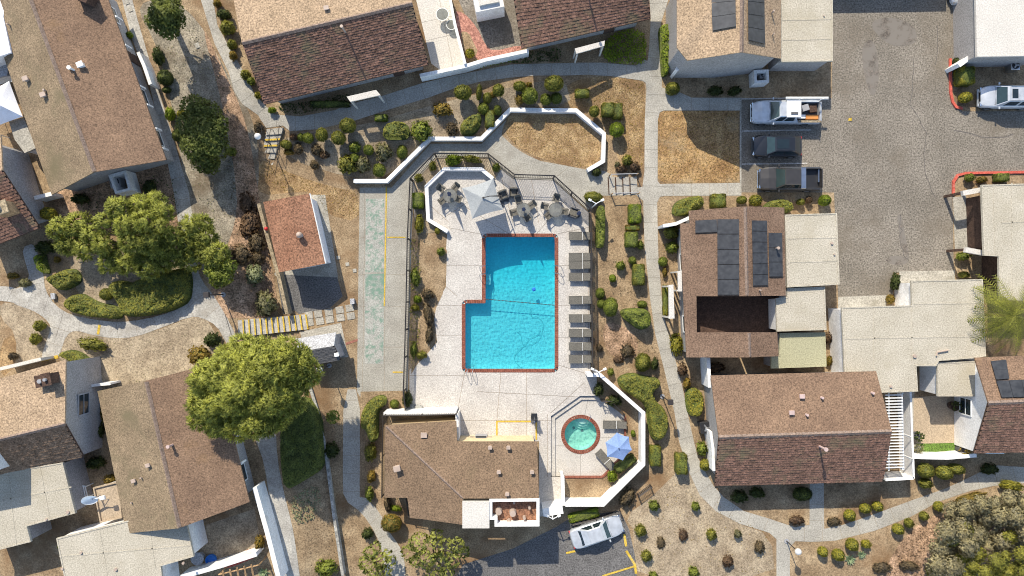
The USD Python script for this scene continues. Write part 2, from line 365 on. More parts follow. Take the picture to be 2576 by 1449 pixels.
# the terrain's triangles: level ones joined by height, sloping ones kept singly
_tp, _tz, _flat = [], [], {}
for i in range(GNX):
    for j in range(GNY):
        x, y = i + GX0, j + GY0
        for q in (((x, y), (x + 1, y), (x + 1, y + 1)), ((x, y), (x + 1, y + 1), (x, y + 1))):
            z = [GZ[a - GX0, b - GY0] for a, b in q]
            if max(z) - min(z) < 1e-9: _flat.setdefault(z[0], []).append(Polygon(q))
            else: _tp.append(Polygon(q)); _tz.append((q, z))
_flat = {z: unary_union(p) for z, p in _flat.items()}
_tp = np.array(_tp, object); _tree = shapely.STRtree(_tp)
OUTER = sbox(-500, -500, 500, 500).difference(sbox(GX0, GY0, GX0 + GNX, GY0 + GNY))


def polys(g):
    return [p for p in getattr(g, 'geoms', [g]) if p.geom_type == 'Polygon' and p.area > 1e-5]


def drape(poly, lift):
    V, F, n = [], [], 0

    def put(p, zf):
        nonlocal n
        v, f = trimesh.creation.triangulate_polygon(p, engine='earcut')
        if len(f) == 0: return
        a, b, c = v[f[:, 0]], v[f[:, 1]], v[f[:, 2]]
        d = (b[:, 0] - a[:, 0]) * (c[:, 1] - a[:, 1]) - (b[:, 1] - a[:, 1]) * (c[:, 0] - a[:, 0])
        f = f.copy(); f[d < 0] = f[d < 0][:, ::-1]
        V.append(np.column_stack([v, zf(v) + lift])); F.append(f + n); n += len(v)
    for z, r in _flat.items():
        for p in polys(r.intersection(poly)): put(p, lambda v, z=z: np.full(len(v), z))
    for p in polys(OUTER.intersection(poly)): put(p, lambda v: np.zeros(len(v)))
    hits = _tree.query(poly, 'intersects')
    if len(hits):
        for k, part in zip(hits, shapely.intersection(_tp[hits], poly)):
            q, z = _tz[k]; A = np.array([[a, b, 1.0] for a, b in q]); co = np.linalg.solve(A, z)
            for p in polys(part): put(p, lambda v: v[:, 0] * co[0] + v[:, 1] * co[1] + co[2])
    return tm(np.vstack(V), np.vstack(F)) if V else None


def gpoly(pts, dens=25):
    out = []
    for (a, b), (c, d) in zip(pts, pts[1:] + pts[:1]):
        k = max(1, int(math.hypot(c - a, d - b) / dens))
        out += [G(a + (c - a) * t / k, b + (d - b) * t / k)[:2] for t in range(k)]
    p = Polygon(out)
    return p if p.is_valid else p.buffer(0)


def smooth_ring(pts, n=2):
    for _ in range(n):
        q = []
        for (a, b), (c, d) in zip(pts, pts[1:] + pts[:1]): q += [(a * .75 + c * .25, b * .75 + d * .25), (a * .25 + c * .75, b * .25 + d * .75)]
        pts = q
    return pts


def strip(pts, width):
    """A ground strip along plan points (x, y, optional width), as a world polygon."""
    q = [G(p[0], p[1])[:2] for p in pts]
    return LineString(q).buffer(width * DU / 2, cap_style=2, join_style=1)


LEVEL = {}
HOLES = []


def sheet(name, poly, mt, level, joints=None, every=None, gap=0.02, part='slab', kind='structure', label=None, category=None):
    if isinstance(poly, list): poly = gpoly(poly)
    for h in HOLES: poly = poly.difference(h)
    for q in LEVEL.get(level, []): poly = poly.difference(q)
    LEVEL.setdefault(level, []).append(poly)
    lift = 0.005 * level
    if joints is None:
        m = drape(poly, lift)
        p = numbered('/World', name); g = usdkit.mesh(stage, p, m, M[mt]); g.GetPrim().SetCustomDataByKey('kind', kind)
        if label: g.GetPrim().SetCustomDataByKey('label', label); g.GetPrim().SetCustomDataByKey('category', category)
        return poly
    cut = unary_union([LineString([G(*a)[:2] for a in l]).buffer(gap / 2, cap_style=2) for l in joints])
    t = Thing(name, label, category, kind=kind)
    for p in polys(poly.difference(cut)):
        if p.area < 0.02: continue
        t.add(part, drape(p, lift), mt)
    return poly


def cross_joints(pts, every, half):
    """Joint lines square across a plan polyline, one every so many plan units."""
    out, acc = [], every / 2
    for (a, b), (c, d) in zip(pts, pts[1:]):
        L = math.hypot(c - a, d - b); ux, uy = (c - a) / L, (d - b) / L
        while acc < L:
            x, y = a + ux * acc, b + uy * acc; out.append([(x - uy * half, y + ux * half), (x + uy * half, y - ux * half)]); acc += every
        acc -= L
    return out


# ---------------------------------------------------------------- pool and spa outlines (deck level)
def rounded(pts, r):
    return Polygon([W(*p)[:2] for p in pts]).buffer(-r * DU).buffer(2 * r * DU, quad_segs=6).buffer(-r * DU, quad_segs=6)


POOL_IN = Polygon([W(*p)[:2] for p in Dp('1220.7,595.7 1396.3,595.7 1396.3,928.7 1170,928.7 1170,762.3 1220.7,762.3')]).buffer(-0.12).buffer(0.12)
POOL_OUT = POOL_IN.buffer(0.27, quad_segs=6)
SPA_C = W(1460.7, 1092.7, -0.3)
SPA_IN = shapely.Point(SPA_C[:2]).buffer(1.37, quad_segs=24)
SPA_OUT = shapely.Point(SPA_C[:2]).buffer(1.67, quad_segs=24)
SPA_A = Polygon([W(*p)[:2] for p in Dp('1386,1199 1386,1046.7 1459,996 1500,996 1572,1047 1572,1100 1556,1157 1517,1200 1416,1200')])
SPA_B = Polygon([W(p[0], p[1], -0.3)[:2] for p in Dp('1396,1202 1396,1052 1463,1005 1500,1005 1575,1058 1575,1165 1517,1202')]).intersection(SPA_A)
HOLES += [POOL_OUT.buffer(-0.02), SPA_A]

# ---------------------------------------------------------------- the ground
base = OUTER.union(sbox(GX0, GY0, GX0 + GNX, GY0 + GNY))
sheet('ground', base, 'soil', 0)
# broad beds of different soil
sheet('dry_bank', smooth_ring(Dp('470,0 575,190 640,300 655,430 640,520 655,620 700,790 590,800 560,740 500,680 480,560 440,300 400,120 330,0')), 'greybank', 1)
sheet('mulch_bank', smooth_ring(Dp('500,40 560,170 620,300 650,480 660,560 690,700 705,800 600,800 530,800 530,700 600,560 590,420 560,260')), 'litter', 2)
sheet('gravel_bed', smooth_ring(Dp('165,640 260,610 470,660 480,700 450,760 300,800 200,760')), 'gravel', 1)
sheet('gravel_bed', Dp('160,850 190,828 285,850 400,830 480,797 520,802 560,870 530,920 360,960 245,985 200,960 150,905 150,880'), 'gravel', 1)
sheet('planting_bed', smooth_ring(Dp('700,340 900,320 1100,260 1300,215 1420,195 1440,270 1290,268 1210,342 1080,342 975,450 890,450 720,400'), 1), 'gravel', 1)
sheet('dry_lawn', smooth_ring(Dp('1405,262 1430,205 1500,192 1560,193 1618,203 1624,222 1622,300 1620,420 1600,442 1560,420 1535,330 1490,285'), 2), 'lawn', 1)
sheet('dry_lawn', smooth_ring(Dp('640,455 655,400 690,415 740,440 850,475 900,478 905,560 820,540 790,482 720,485 660,492'), 1), 'lawn', 1)
sheet('dry_lawn', Dp('788,490 905,480 905,800 870,870 860,860 800,780 840,700'), 'soil', 1)
sheet('planting_bed', smooth_ring(Dp('1500,480 1560,500 1612,500 1618,700 1650,850 1700,1050 1690,1120 1620,1180 1625,1040 1505,930 1500,700'), 1), 'soil', 1)
sheet('planting_bed', Dp('1655,505 1700,495 2100,490 2095,540 1735,530 1712,600 1722,900 1790,940 1790,1220 1760,1190 1740,1100 1700,960 1672,860 1660,700'), 'soil', 1)
sheet('planting_bed', smooth_ring(Dp('1640,1250 1720,1170 1780,1262 1850,1316 1940,1345 1950,1460 1580,1460 1600,1340 1570,1300'), 1), 'gravel', 1)
sheet('planting_bed', smooth_ring(Dp('1990,1370 2100,1366 2290,1305 2440,1240 2576,1215 2600,1300 2600,1460 1990,1460'), 1), 'soil', 1)
sheet('leaf_litter', smooth_ring(Dp('2290,1330 2380,1280 2420,1300 2360,1400 2330,1460 2220,1460 2240,1400')), 'litter', 2)
sheet('leaf_litter', smooth_ring(Dp('1515,800 1590,830 1610,870 1590,910 1520,890')), 'litter', 2)
sheet('side_bed', Dp('705,1060 865,985 862,1250 905,1330 900,1460 770,1460 745,1260'), 'soil', 1)
sheet('dry_grass_strip', smooth_ring(Dp('0,860 40,838 42,920 0,955'), 1), 'lawn', 1)
sheet('gravel_bed', smooth_ring(Dp('0,760 50,765 110,800 128,830 118,880 100,905 40,930 42,840 0,800'), 1), 'gravel', 2)

# the parking yard
LOT = Dp('1862,247 2092,247 2095,-80 2400,-80 2400,150 2392,240 2420,280 2650,280 2650,432 2428,432 2404,440 2396,460 2399,680 2246,686 2246,746 2108,746 2098,484 1862,484')
sheet('parking_yard', LOT, 'asphalt', 2)
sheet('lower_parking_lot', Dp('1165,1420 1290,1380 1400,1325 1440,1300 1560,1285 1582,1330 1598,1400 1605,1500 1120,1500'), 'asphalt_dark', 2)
sheet('driveway_apron', Dp('2390,46 2424,40 2444,100 2444,165 2391,150'), 'pad', 1)
sheet('driveway_apron', Dp('2397,496 2430,493 2440,630 2402,632'), 'pad', 3)
sheet('driveway_apron', Dp('2262,683 2402,680 2402,712 2262,712'), 'pad', 3)
sheet('driveway_apron', Dp('2108,747 2232,742 2228,775 2108,775'), 'pad', 3)

for q in ('2255,540 2268,540 2278,600 2290,660 2276,640 2262,590', '2225,650 2262,640 2290,655 2270,668 2235,664', '2180,60 2230,40 2300,60 2310,110 2240,120', '2395,60 2425,62 2430,100 2400,110', '2160,120 2200,90 2215,200 2190,260'): sheet('oil_stain', smooth_ring(Dp(q)), 'stain', 4)
for q in ('2262,535 2268,580 2262,610 2275,640 2285,660', '2300,150 2290,260 2330,330 2325,440 2360,520', '2400,330 2470,345 2576,338', '2360,60 2350,200'):
    pp = Dp(q); ww = [(x + float(rng.uniform(-4, 4)), y + float(rng.uniform(-4, 4))) for (a0, b0), (a1, b1) in zip(pp, pp[1:]) for u in (0, .25, .5, .75) for x, y in [(a0 + (a1 - a0) * u, b0 + (b1 - b0) * u)]]
    sheet('sealed_crack', strip(ww, 1.6), 'crackseal', 5)
# walks
RIGHT_WALK = [(1640, -60), (1650, 60), (1645, 130), (1642, 215), (1640, 300), (1638, 480), (1636, 620), (1640, 720), (1652, 830), (1668, 930), (1695, 1040), (1716, 1120), (1745, 1185), (1800, 1262), (1860, 1300), (1935, 1330)]
rw = gpoly(Dp('1630,-60 1637,47 1633,120 1628,160 1600,172 1560,190 1610,200 1624,208 1626,225 1622,300 1621,430 1616,470 1540,478 1540,492 1600,490 1618,505 1621,616 1635,749 1648,840 1672,935 1697,1040 1708,1110 1731,1183 1760,1245 1800,1285 1860,1317 1935,1340 1953,1356 1953,1500 1987,1500 1987,1376 2001,1361 2040,1363 2100,1360 2200,1335 2290,1300 2360,1262 2440,1235 2500,1222 2650,1208 2650,1180 2500,1170 2440,1200 2380,1228 2295,1258 2180,1300 2120,1320 2073,1330 2072,1205 2037,1205 2036,1320 1999,1326 1930,1303 1870,1285 1820,1250 1795,1222 1770,1180 1755,1150 1735,1065 1715,966 1700,910 1668,790 1656,640 1653,510 1660,495 1670,493 1865,492 1865,460 1660,463 1654,455 1655,300 1660,282 1670,278 1862,278 1862,246 1740,246 1700,228 1665,220 1662,60 1700,-60'))
sheet('walkway', rw, 'concrete', 4, joints=cross_joints(RIGHT_WALK, 46, 60) + cross_joints([(1670, 262), (1860, 262)], 46, 30) + cross_joints([(1670, 477), (1860, 477)], 46, 30)
      + cross_joints([(2000, 1345), (2100, 1340), (2200, 1315), (2290, 1280), (2380, 1245), (2560, 1195)], 46, 40) + cross_joints([(2055, 1210), (2055, 1320)], 40, 30))
tw = gpoly(Dp('493,-40 530,-40 547,63 572,110 610,175 643,240 690,288 755,293 844,277 870,264 957,243 1060,210 1144,190 1288,162 1455,158 1515,158 1600,165 1622,150 1640,160 1630,205 1540,192 1480,188 1420,190 1354,190 1288,195 1210,205 1144,222 1077,246 977,276 894,303 800,325 730,330 712,316 670,322 655,300 650,290 610,262 590,230 575,180 540,110'))
sheet('curved_walkway', tw, 'concrete', 5, joints=cross_joints([(512, -40), (560, 100), (620, 220), (680, 300), (800, 300), (960, 262), (1144, 205), (1288, 178), (1500, 173), (1600, 180)], 47, 60))
lw = gpoly(smooth_ring(T(0, 1, '-60,710 75,712 140,735 230,650 195,540 165,420 260,385 290,480 330,620 340,740 420,860 540,930 720,965 900,985 1100,960 1300,905 1440,830 1462,720 1400,560 1480,560 1530,680 1600,760 1700,920 1770,1060 1800,1130 1740,1168 1700,1130 1640,1010 1520,945 1430,940 1230,1020 1020,1095 860,1105 700,1080 570,1040 500,1080 460,1200 430,1265 310,1275 330,1180 390,1020 340,950 240,890 130,855 95,830 -60,815'), 1))
sheet('garden_walkway', lw, 'concrete_left', 4, joints=cross_joints([(0, 740), (100, 790), (190, 818), (280, 830), (380, 815), (480, 770), (510, 740), (560, 800), (590, 850)], 48, 60) + cross_joints([(80, 640), (100, 720)], 50, 40) + cross_joints([(160, 810), (130, 900)], 40, 30))
sheet('side_walkway', Dp('300,-30 325,-30 345,45 400,233 437,350 475,483 490,580 500,690 470,690 452,583 437,483 405,330 377,217 330,90'), 'concrete_left', 3, joints=cross_joints([(315, 0), (390, 230), (455, 480), (480, 680)], 55, 40))
sheet('side_walkway', smooth_ring(T(1, 2, '-20,360 150,320 160,560 205,800 270,1050 300,1220 340,1520 180,1520 150,1260 120,1000 65,600 0,430'), 1), 'concrete_left', 3)
sheet('side_walkway', smooth_ring(T(1, 2, '660,40 785,40 785,640 780,800 850,880 930,960 1000,1110 1070,1200 1120,1300 1130,1520 980,1520 960,1280 900,1120 800,970 660,870 655,700'), 1), 'concrete', 3, joints=cross_joints([(884, 985), (884, 1240), (950, 1320), (985, 1400)], 46, 50))
# dark patches of the parking bays' concrete kerb walk
sheet('yard_bed', Dp('1700,186 2085,190 2085,246 1740,246 1700,228'), 'soil', 1)
sheet('dry_lawn', Dp('1655,296 1659,286 1668,279 1858,279 1859,459 1672,460 1660,455 1655,446'), 'lawn2', 3)

# pool terrace: shuffleboard lane and the deck
lane = gpoly(Dp('905,472 985,472 1083,362 1212,362 1245,330 1275,300 1265,320 1262,340 1288,365 1312,382 1330,392 1360,405 1476,427 1520,430 1540,440 1540,492 1500,492 1484,534 1392,453 1291,450 1226,397 1098,397 1041,457 1036,600 1032,760 1028,880 1026,984 910,985 907,1000 898,985 900,800'))
sheet('shuffleboard_court', lane, 'lane', 2, joints=[[(918, 480), (912, 985)], [(972, 470), (966, 985)], [(905, 597), (1022, 597)], [(903, 691), (1020, 691)], [(902, 770), (1020, 770)], [(900, 873), (1018, 873)], [(1180, 350), (1170, 392)], [(1240, 372), (1275, 335)], [(1100, 355), (1120, 390)], [(1400, 445), (1440, 412)]])
for i, (pts, mt) in enumerate([('921,480 967,480 967,560 920,560', 'lane'), ('921,500 966,500 966,685 919,685', 'lanegreen'), ('919,690 967,688 966,745 919,745', 'lanegreen_full'), ('919,745 966,745 964,915 917,915', 'lanegreen')]):
    if mt != 'lane': sheet('court_paint', Dp(pts), mt, 3)
deck_out = gpoly(Dp('1041,458 1099,398 1226,398 1291,451 1391,454 1481,535 1485,700 1486,930 1500,944 1505,1000 1400,1060 1390,1199 1416,1199 1416,1288 1356,1300 1356,1110 1150,1110 1150,1036 1030,1036 1030,985 1030,930 1062,905 1100,860 1090,790 1092,770 1122,722 1122,625 1125,590 1075,560 1040,600 1030,600'))
djoints = [[(1030, 470), (1130, 560)], [(1110, 552), (1190, 500)], [(1130, 573), (1213, 590)], [(1120, 667), (1212, 667)], [(1120, 720), (1150, 745)], [(1095, 768), (1165, 768)], [(1090, 843), (1162, 843)], [(1030, 945), (1180, 945)], [(1350, 588), (1425, 500)], [(1404, 588), (1490, 570)], [(1404, 667), (1495, 668)], [(1404, 768), (1495, 768)], [(1404, 850), (1495, 850)], [(1404, 918), (1475, 940)],
           [(1170, 930), (1150, 1040)], [(1325, 930), (1325, 1110)], [(1200, 985), (1480, 1000)], [(1160, 1058), (1390, 1058)], [(1260, 937), (1250, 1058)], [(1480, 600), (1480, 930)], [(1260, 440), (1290, 560)], [(1335, 440), (1355, 560)], [(1170, 520), (1300, 600)], [(1384, 1040), (1470, 962)], [(1378, 1042), (1378, 1200)]]
LEVEL.setdefault(4, [])
sheet('pool_deck', deck_out, 'deck', 4, joints=djoints, gap=0.028, part='deck_slab')
sheet('fence_bed', smooth_ring(Dp('1037,475 1048,600 1125,600 1122,722 1090,790 1090,860 1050,915 1030,950'), 1), 'soil', 5)
# planter between fence and lounge wall
sheet('lounge_planter', Dp('1042,459 1099,398 1226,398 1262,424 1245,450 1210,426 1118,426 1073,470 1077,553 1120,580 1046,590'), 'gravel', 6)
sheet('hedge_bed', Dp('907,985 1012,983 1020,1040 965,1046 960,1260 905,1250'), 'soil', 4)
sheet('arc_lawn', smooth_ring(Dp('1270,330 1275,300 1290,288 1445,290 1506,342 1512,402 1478,425 1400,412 1330,388 1290,362'), 1), 'lawn', 3)
sheet('shed_pad', Dp('780,490 818,490 850,695 848,745 700,700 690,690'), 'pad', 2)
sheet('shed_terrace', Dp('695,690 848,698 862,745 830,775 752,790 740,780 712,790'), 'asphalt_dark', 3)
sheet('shed_pad', Dp('755,835 858,812 876,898 800,905 760,860'), 'pad', 2)
sheet('kerb_strip', Dp('870,862 900,852 900,858 870,868'), 'brickedge', 5)
# yards and patios
sheet('yard_soil', Dp('130,490 250,440 420,405 480,560 440,600 260,580 150,545'), 'litter', 1)
sheet('patio', Dp('1040,-30 1125,-30 1168,165 1110,178 1085,160'), 'creampale', 3, joints=[[(1060, 105), (1150, 85)], [(1045, 60), (1140, 40)], [(1100, -30), (1140, 170)]])
sheet('patio', Dp('1140,-30 1290,-30 1315,120 1225,135 1180,60'), 'asphalt', 3)
sheet('brick_border', smooth_ring(Dp('1140,28 1165,30 1200,68 1220,112 1240,130 1312,112 1312,128 1172,160'), 1), 'brickpave', 4)
sheet('patio_bed', smooth_ring(Dp('1158,78 1180,82 1190,105 1205,135 1172,158 1162,110'), 1), 'soil', 5)
sheet('courtyard_patio', Dp('2298,1000 2420,990 2430,1118 2298,1118'), 'tanpatio', 2)
sheet('turf_strip', Dp('2302,1116 2404,1114 2402,1142 2302,1142'), 'lawn_green', 3)
sheet('side_passage', Dp('2272,985 2300,985 2300,1200 2275,1200'), 'pad', 1)
sheet('gravel_yard', Dp('520,1320 640,1280 660,1390 530,1430 500,1400'), 'gravel', 1)
sheet('clay_border', smooth_ring(Dp('560,1425 640,1370 660,1395 570,1432'), 1), 'redpaint', 2)
sheet('front_bed', Dp('1800,1225 2295,1205 2290,1255 2180,1300 2060,1310 1930,1300 1860,1275'), 'soil', 1)

# painted lines
def line(name, pts, width, mt, level): return sheet(name, strip(Dp(pts), width), mt, level)


line('yellow_line', '972,470 970,600 967,770', 3.2, 'yellowpaint', 6)
line('yellow_line', '974,597 1020,597', 3.0, 'yellowpaint', 7)
line('yellow_line', '988,936 1014,936', 3.4, 'yellowpaint', 7)
line('yellow_line', '1250,1108 1250,1060 1349,1060 1349,1106', 4.2, 'yellowpaint', 7)
line('yellow_line', '251,817 247,841', 6, 'yellowpaint', 7)
line('yellow_line', '103,906 147,897', 8, 'yellowpaint', 7)
line('yellow_line', '1424,1391 1447,1386', 5, 'yellowpaint', 7)
line('yellow_line', '1570,1343 1575,1374', 6, 'yellowpaint', 7)
line('yellow_line', '1575,1385 1597,1420 1600,1443', 6, 'yellowpaint', 7)
line('yellow_line', '1515,1449 1596,1424', 4.5, 'yellowpaint', 8)
for t in ('1866,330 2040,327', '1866,413 2030,411', '1864,249 2062,246'): line('bay_line', t, 3.0, 'whitepaint', 7)
line('bay_edge', '1863,246 1863,484', 4.0, 'pad', 6)
# red kerbs are raised
for pts, lb in (('2389,148 2390,233 2395,257 2404,270 2420,273', 'curling red painted kerb round the yellow shrub bed by the yard'), ('2397,492 2397,458 2408,441 2428,436 2600,433', 'long red painted kerb edging the bed above the cream carport')):
    q = LineString([G(*p)[:2] for p in Dp(pts)]).buffer(0.1, cap_style=2)
    t = Thing('red_kerb', lb, 'kerb', (*q.centroid.coords[0], 0.5)); t.add('kerb_stone', extrude(q, 0.35, 0.64), 'redpaint')
# ---------------------------------------------------------------- buildings
class House:
    """Roof planes given as plan points with heights; walls rise under them."""

    def __init__(self, name, label, category, z0, planes, wall='greywall', over=0.4, thick=0.14, foot=None, group=None):
        self.planes = [(mt, np.array([W(*p) for p in pts]), n) for mt, pts, n in planes]
        allp = np.vstack([p for _, p, _ in self.planes]); c = allp.mean(0)
        t = self.t = Thing(name, label, category, (c[0], c[1], z0), group); self.z0 = z0
        under = None; area = []
        for mt, p, n in self.planes:
            ext = slab(p - [0, 0, thick * 0.8], 30.0); s = mf(ext); under = s if under is None else under + s
            area.append(Polygon(p[:, :2]).buffer(0.01))
        fp = Polygon([W(*q)[:2] for q in foot]) if foot else unary_union(area).buffer(-over, join_style=2)
        self.fp = max(polys(fp), key=lambda g: g.area)
        w = mf(extrude(fp, z0 - 0.6, 14)) ^ under
        t.add('wall', mft(w), wall)
        for mt, p, n in self.planes:
            if n: self.courses(p, n, mt)
            else: t.add('roof_slope', slab(p, thick), mt)

    def courses(self, p, n, mt):
        """p = eave left, eave right, ridge right, ridge left: n courses of overlapping tiles on a deck."""
        self.t.add('roof_slope', slab(p - [0, 0, 0.05], 0.12), 'darkwood')
        el, er, rr, rl = p[:4]
        nrm = np.cross(er - el, rl - el); nrm /= np.linalg.norm(nrm); nrm = nrm if nrm[2] > 0 else -nrm
        m_ = max(8, int(np.linalg.norm(er - el) / .34))
        for k in range(n):
            a, b = k / n, min(1, (k + 1.3) / n); V, F = [], []
            for i in range(m_):
                u, v = (i + .02 + .5 * (k % 2) - .25) / m_, (i + .98 + .5 * (k % 2) - .25) / m_; u, v = max(u, 0), min(v, 1); j0 = rng.uniform(-.012, .012) / n * 6; up = .034 + rng.uniform(-.012, .016)
                f = lambda s, w: (el + (rl - el) * w) * (1 - s) + (er + (rr - er) * w) * s
                q = np.array([f(u, max(a + j0, 0)), f(v, max(a + j0, 0)), f(v, b), f(u, b)]); t_ = q.copy(); t_[:2] += nrm * up; t_[2:] += nrm * .004; s0 = len(V)
                V += list(t_) + list(q[:2] - nrm * .02); F += [[s0, s0 + 1, s0 + 2], [s0, s0 + 2, s0 + 3], [s0, s0 + 4, s0 + 1], [s0 + 1, s0 + 4, s0 + 5], [s0, s0 + 3, s0 + 4], [s0 + 1, s0 + 5, s0 + 2]]
            m = tm(V, F)
            if (m.face_normals[0] @ nrm) < 0: m.invert()
            self.t.add('tile_course', m, mt)

    def on(self, k, px, py, lift=0.0):
        p = self.planes[k][1]; n = np.cross(p[1] - p[0], p[2] - p[0]); o = np.array([0, 0, HC]); d = W(px, py, 0) - o
        return o + d * (n @ (p[0] - o)) / (n @ d) + [0, 0, lift]

    def ridge(self, a, b, step=0.32, mt='ridge', size=0.3):
        a, b = W(*a), W(*b); L = np.linalg.norm(b - a); n = int(L / step); ang = math.atan2(b[1] - a[1], b[0] - a[0])
        pitch = math.asin((b[2] - a[2]) / L)
        for k in range(n):
            c = a + (b - a) * (k + .5) / n
            hw = size / 2; l = step * .56
            v = np.array([[-l, -hw, -.05], [-l, 0, .07], [-l, hw, -.05], [l, -hw, -.09], [l, 0, .03], [l, hw, -.09], [-l, 0, -.1], [l, 0, -.14]])
            f = [[0, 1, 6], [1, 2, 6], [3, 7, 4], [4, 7, 5], [0, 3, 1], [1, 3, 4], [1, 4, 2], [2, 4, 5], [0, 6, 3], [3, 6, 7], [2, 5, 6], [5, 7, 6]]
            m = tm(v, f)
            m.apply_transform(trimesh.transformations.rotation_matrix(-pitch, [0, 1, 0])); m.apply_transform(trimesh.transformations.rotation_matrix(ang, [0, 0, 1])); m.apply_translation(c)
            self.t.add('ridge_tile', m, mt)

    def pipe(self, k, px, py, h=0.5, r=0.06, cap=0.0, mt='vent'):
        b = self.on(k, px, py)
        p = self.t.add('vent_pipe', cyl(b - [0, 0, .2], b + [0, 0, h], r, 8), mt)
        if cap: self.t.add('cap', cyl(b + [0, 0, h], b + [0, 0, h + .1], cap, 8), mt, parent=p)

    def vent(self, k, px, py, s=0.35, h=0.22, rz=0.0, mt='vent'):
        b = self.on(k, px, py); p = self.t.add('roof_vent', rbox(b[0], b[1], b[2] + h / 2 - .1, s * .7, s * .6, h + .2, rz), mt)
        self.t.add('hood', rbox(b[0], b[1], b[2] + h + .04, s, s * .85, 0.07, rz, .02), mt, parent=p)

    def chimney(self, k, px, py, lx, ly, h, rz=0.0, mt='darkwood', cap='darkwood'):
        b = self.on(k, px, py); p = self.t.add('chimney', rbox(b[0], b[1], b[2] + h / 2 - .5, lx, ly, h + 1, rz), mt)
        self.t.add('chimney_cap', rbox(b[0], b[1], b[2] + h + .05, lx + .16, ly + .16, .1, rz, .02), cap, parent=p)
        self.t.add('flue', cyl(b + [0, 0, h], b + [0, 0, h + .3], min(lx, ly) * .22, 8), 'greymetal', parent=p)

    def solar(self, k, corners, nx, ny, label, lift=0.14):
        """A rectangular array; corners in plan order tl, tr, br, bl."""
        c = [self.on(k, *q, lift) for q in corners]
        t = Thing('solar_array', label, 'solar panels', np.mean(c, axis=0) - [0, 0, lift])
        P = lambda u, v: (c[0] * (1 - u) + c[1] * u) * (1 - v) + (c[3] * (1 - u) + c[2] * u) * v
        g = 0.004
        for i in range(nx):
            for j in range(ny):
                q = np.array([P(i / nx + g, j / ny + g), P((i + 1) / nx - g, j / ny + g), P((i + 1) / nx - g, (j + 1) / ny - g), P(i / nx + g, (j + 1) / ny - g)])
                pp = t.add('solar_panel', slab(q, 0.05), 'solar')
        for v in (0.12, 0.88):
            q = [P(0.01, v), P(.99, v)]; t.add('rail', cyl(q[0] - [0, 0, .09], q[1] - [0, 0, .09], .03, 6), 'greymetal')

    def window(self, corners, mt='glassdark', frame='whitemetal', bars=1, out=None):
        """Window in a wall: four world corners tl, tr, br, bl."""
        c = [np.array(q, float) for q in corners]; u = c[1] - c[0]; v = c[3] - c[0]; n = np.cross(u, v); n /= np.linalg.norm(n)
        if (n[:2] @ out if out is not None else n @ (np.array([0, 0, HC]) - c[0])) < 0: n = -n
        def plate(a0, a1, b0, b1, d0, d1):
            q = [c[0] + u * a + v * b for a, b in ((a0, b0), (a1, b0), (a1, b1), (a0, b1))]
            vv = np.vstack([[x + n * d0 for x in q], [x + n * d1 for x in q]]); return trimesh.convex.convex_hull(vv)
        w = self.t.add('window', plate(.05, .95, .05, .95, .01, .03), mt)
        fr = [plate(0, 1, 0, .06, .005, .06), plate(0, 1, .94, 1, .005, .06), plate(0, .06, .06, .94, .005, .06), plate(.94, 1, .06, .94, .005, .06)]
        for k in range(bars): fr.append(plate(.06, .94, (k + 1) / (bars + 1) - .02, (k + 1) / (bars + 1) + .02, .005, .055))
        self.t.add('frame', cat(fr), frame, parent=w)


def eave_windows(h, dx, dy, door=None):
    """Windows, and one door, along the walls that face (dx, dy)."""
    co = np.array(shapely.geometry.polygon.orient(h.fp).exterior.coords)
    for a, b in zip(co[:-1], co[1:]):
        L = np.linalg.norm(b - a); d = (b - a) / max(L, 1e-6); nrm = np.array([d[1], -d[0]])
        if L < 3 or nrm @ [dx, dy] < .8: continue
        n = int(L / 3.2)
        for k in range(n):
            c = a + d * L * (k + .5) / n; w = .7; z0 = h.z0
            if k == door:
                q = [np.array([*(c - d * .45), z0 + 2.05]), np.array([*(c + d * .45), z0 + 2.05]), np.array([*(c + d * .45), z0]), np.array([*(c - d * .45), z0])]
                v = np.vstack([np.array(q) + [*(nrm * .04), 0], np.array(q) - [*(nrm * .02), 0]]); p = h.t.add('door', trimesh.convex.convex_hull(v), 'darkwood'); e = c + d * .33 + nrm * .08; h.t.add('handle', trimesh.creation.icosphere(1, .04).apply_translation([*e, z0 + 1.0]), 'steel', parent=p); continue
            l, r = c - d * w, c + d * w; pts = [(*l, z0 + 2.1), (*r, z0 + 2.1), (*r, z0 + .95), (*l, z0 + .95)]
            h.window(pts if nrm @ [0, 1] <= 2 else pts[::-1], bars=0, out=nrm)


def flat_roof(name, label, z, pts, z0, mt='cream', wall='whitewall', over=0.12, foot=None, lip=0.0, category='garage'):
    p = [W(q[0], q[1], z)[:2] for q in pts]; poly = Polygon(p); c = poly.centroid
    t = Thing(name, label, category, (c.x, c.y, z0))
    t.add('wall', extrude(Polygon([W(q[0], q[1], z)[:2] for q in foot]) if foot else poly.buffer(-over, join_style=2), z0 - .5, z - .18), wall)
    t.add('roof_slab', extrude(poly, z - .18, z), mt)
    if lip:
        ring = poly.difference(poly.buffer(-.1, join_style=2)); t.add('roof_edge', extrude(ring, z + .002, z + lip), mt)
    return t


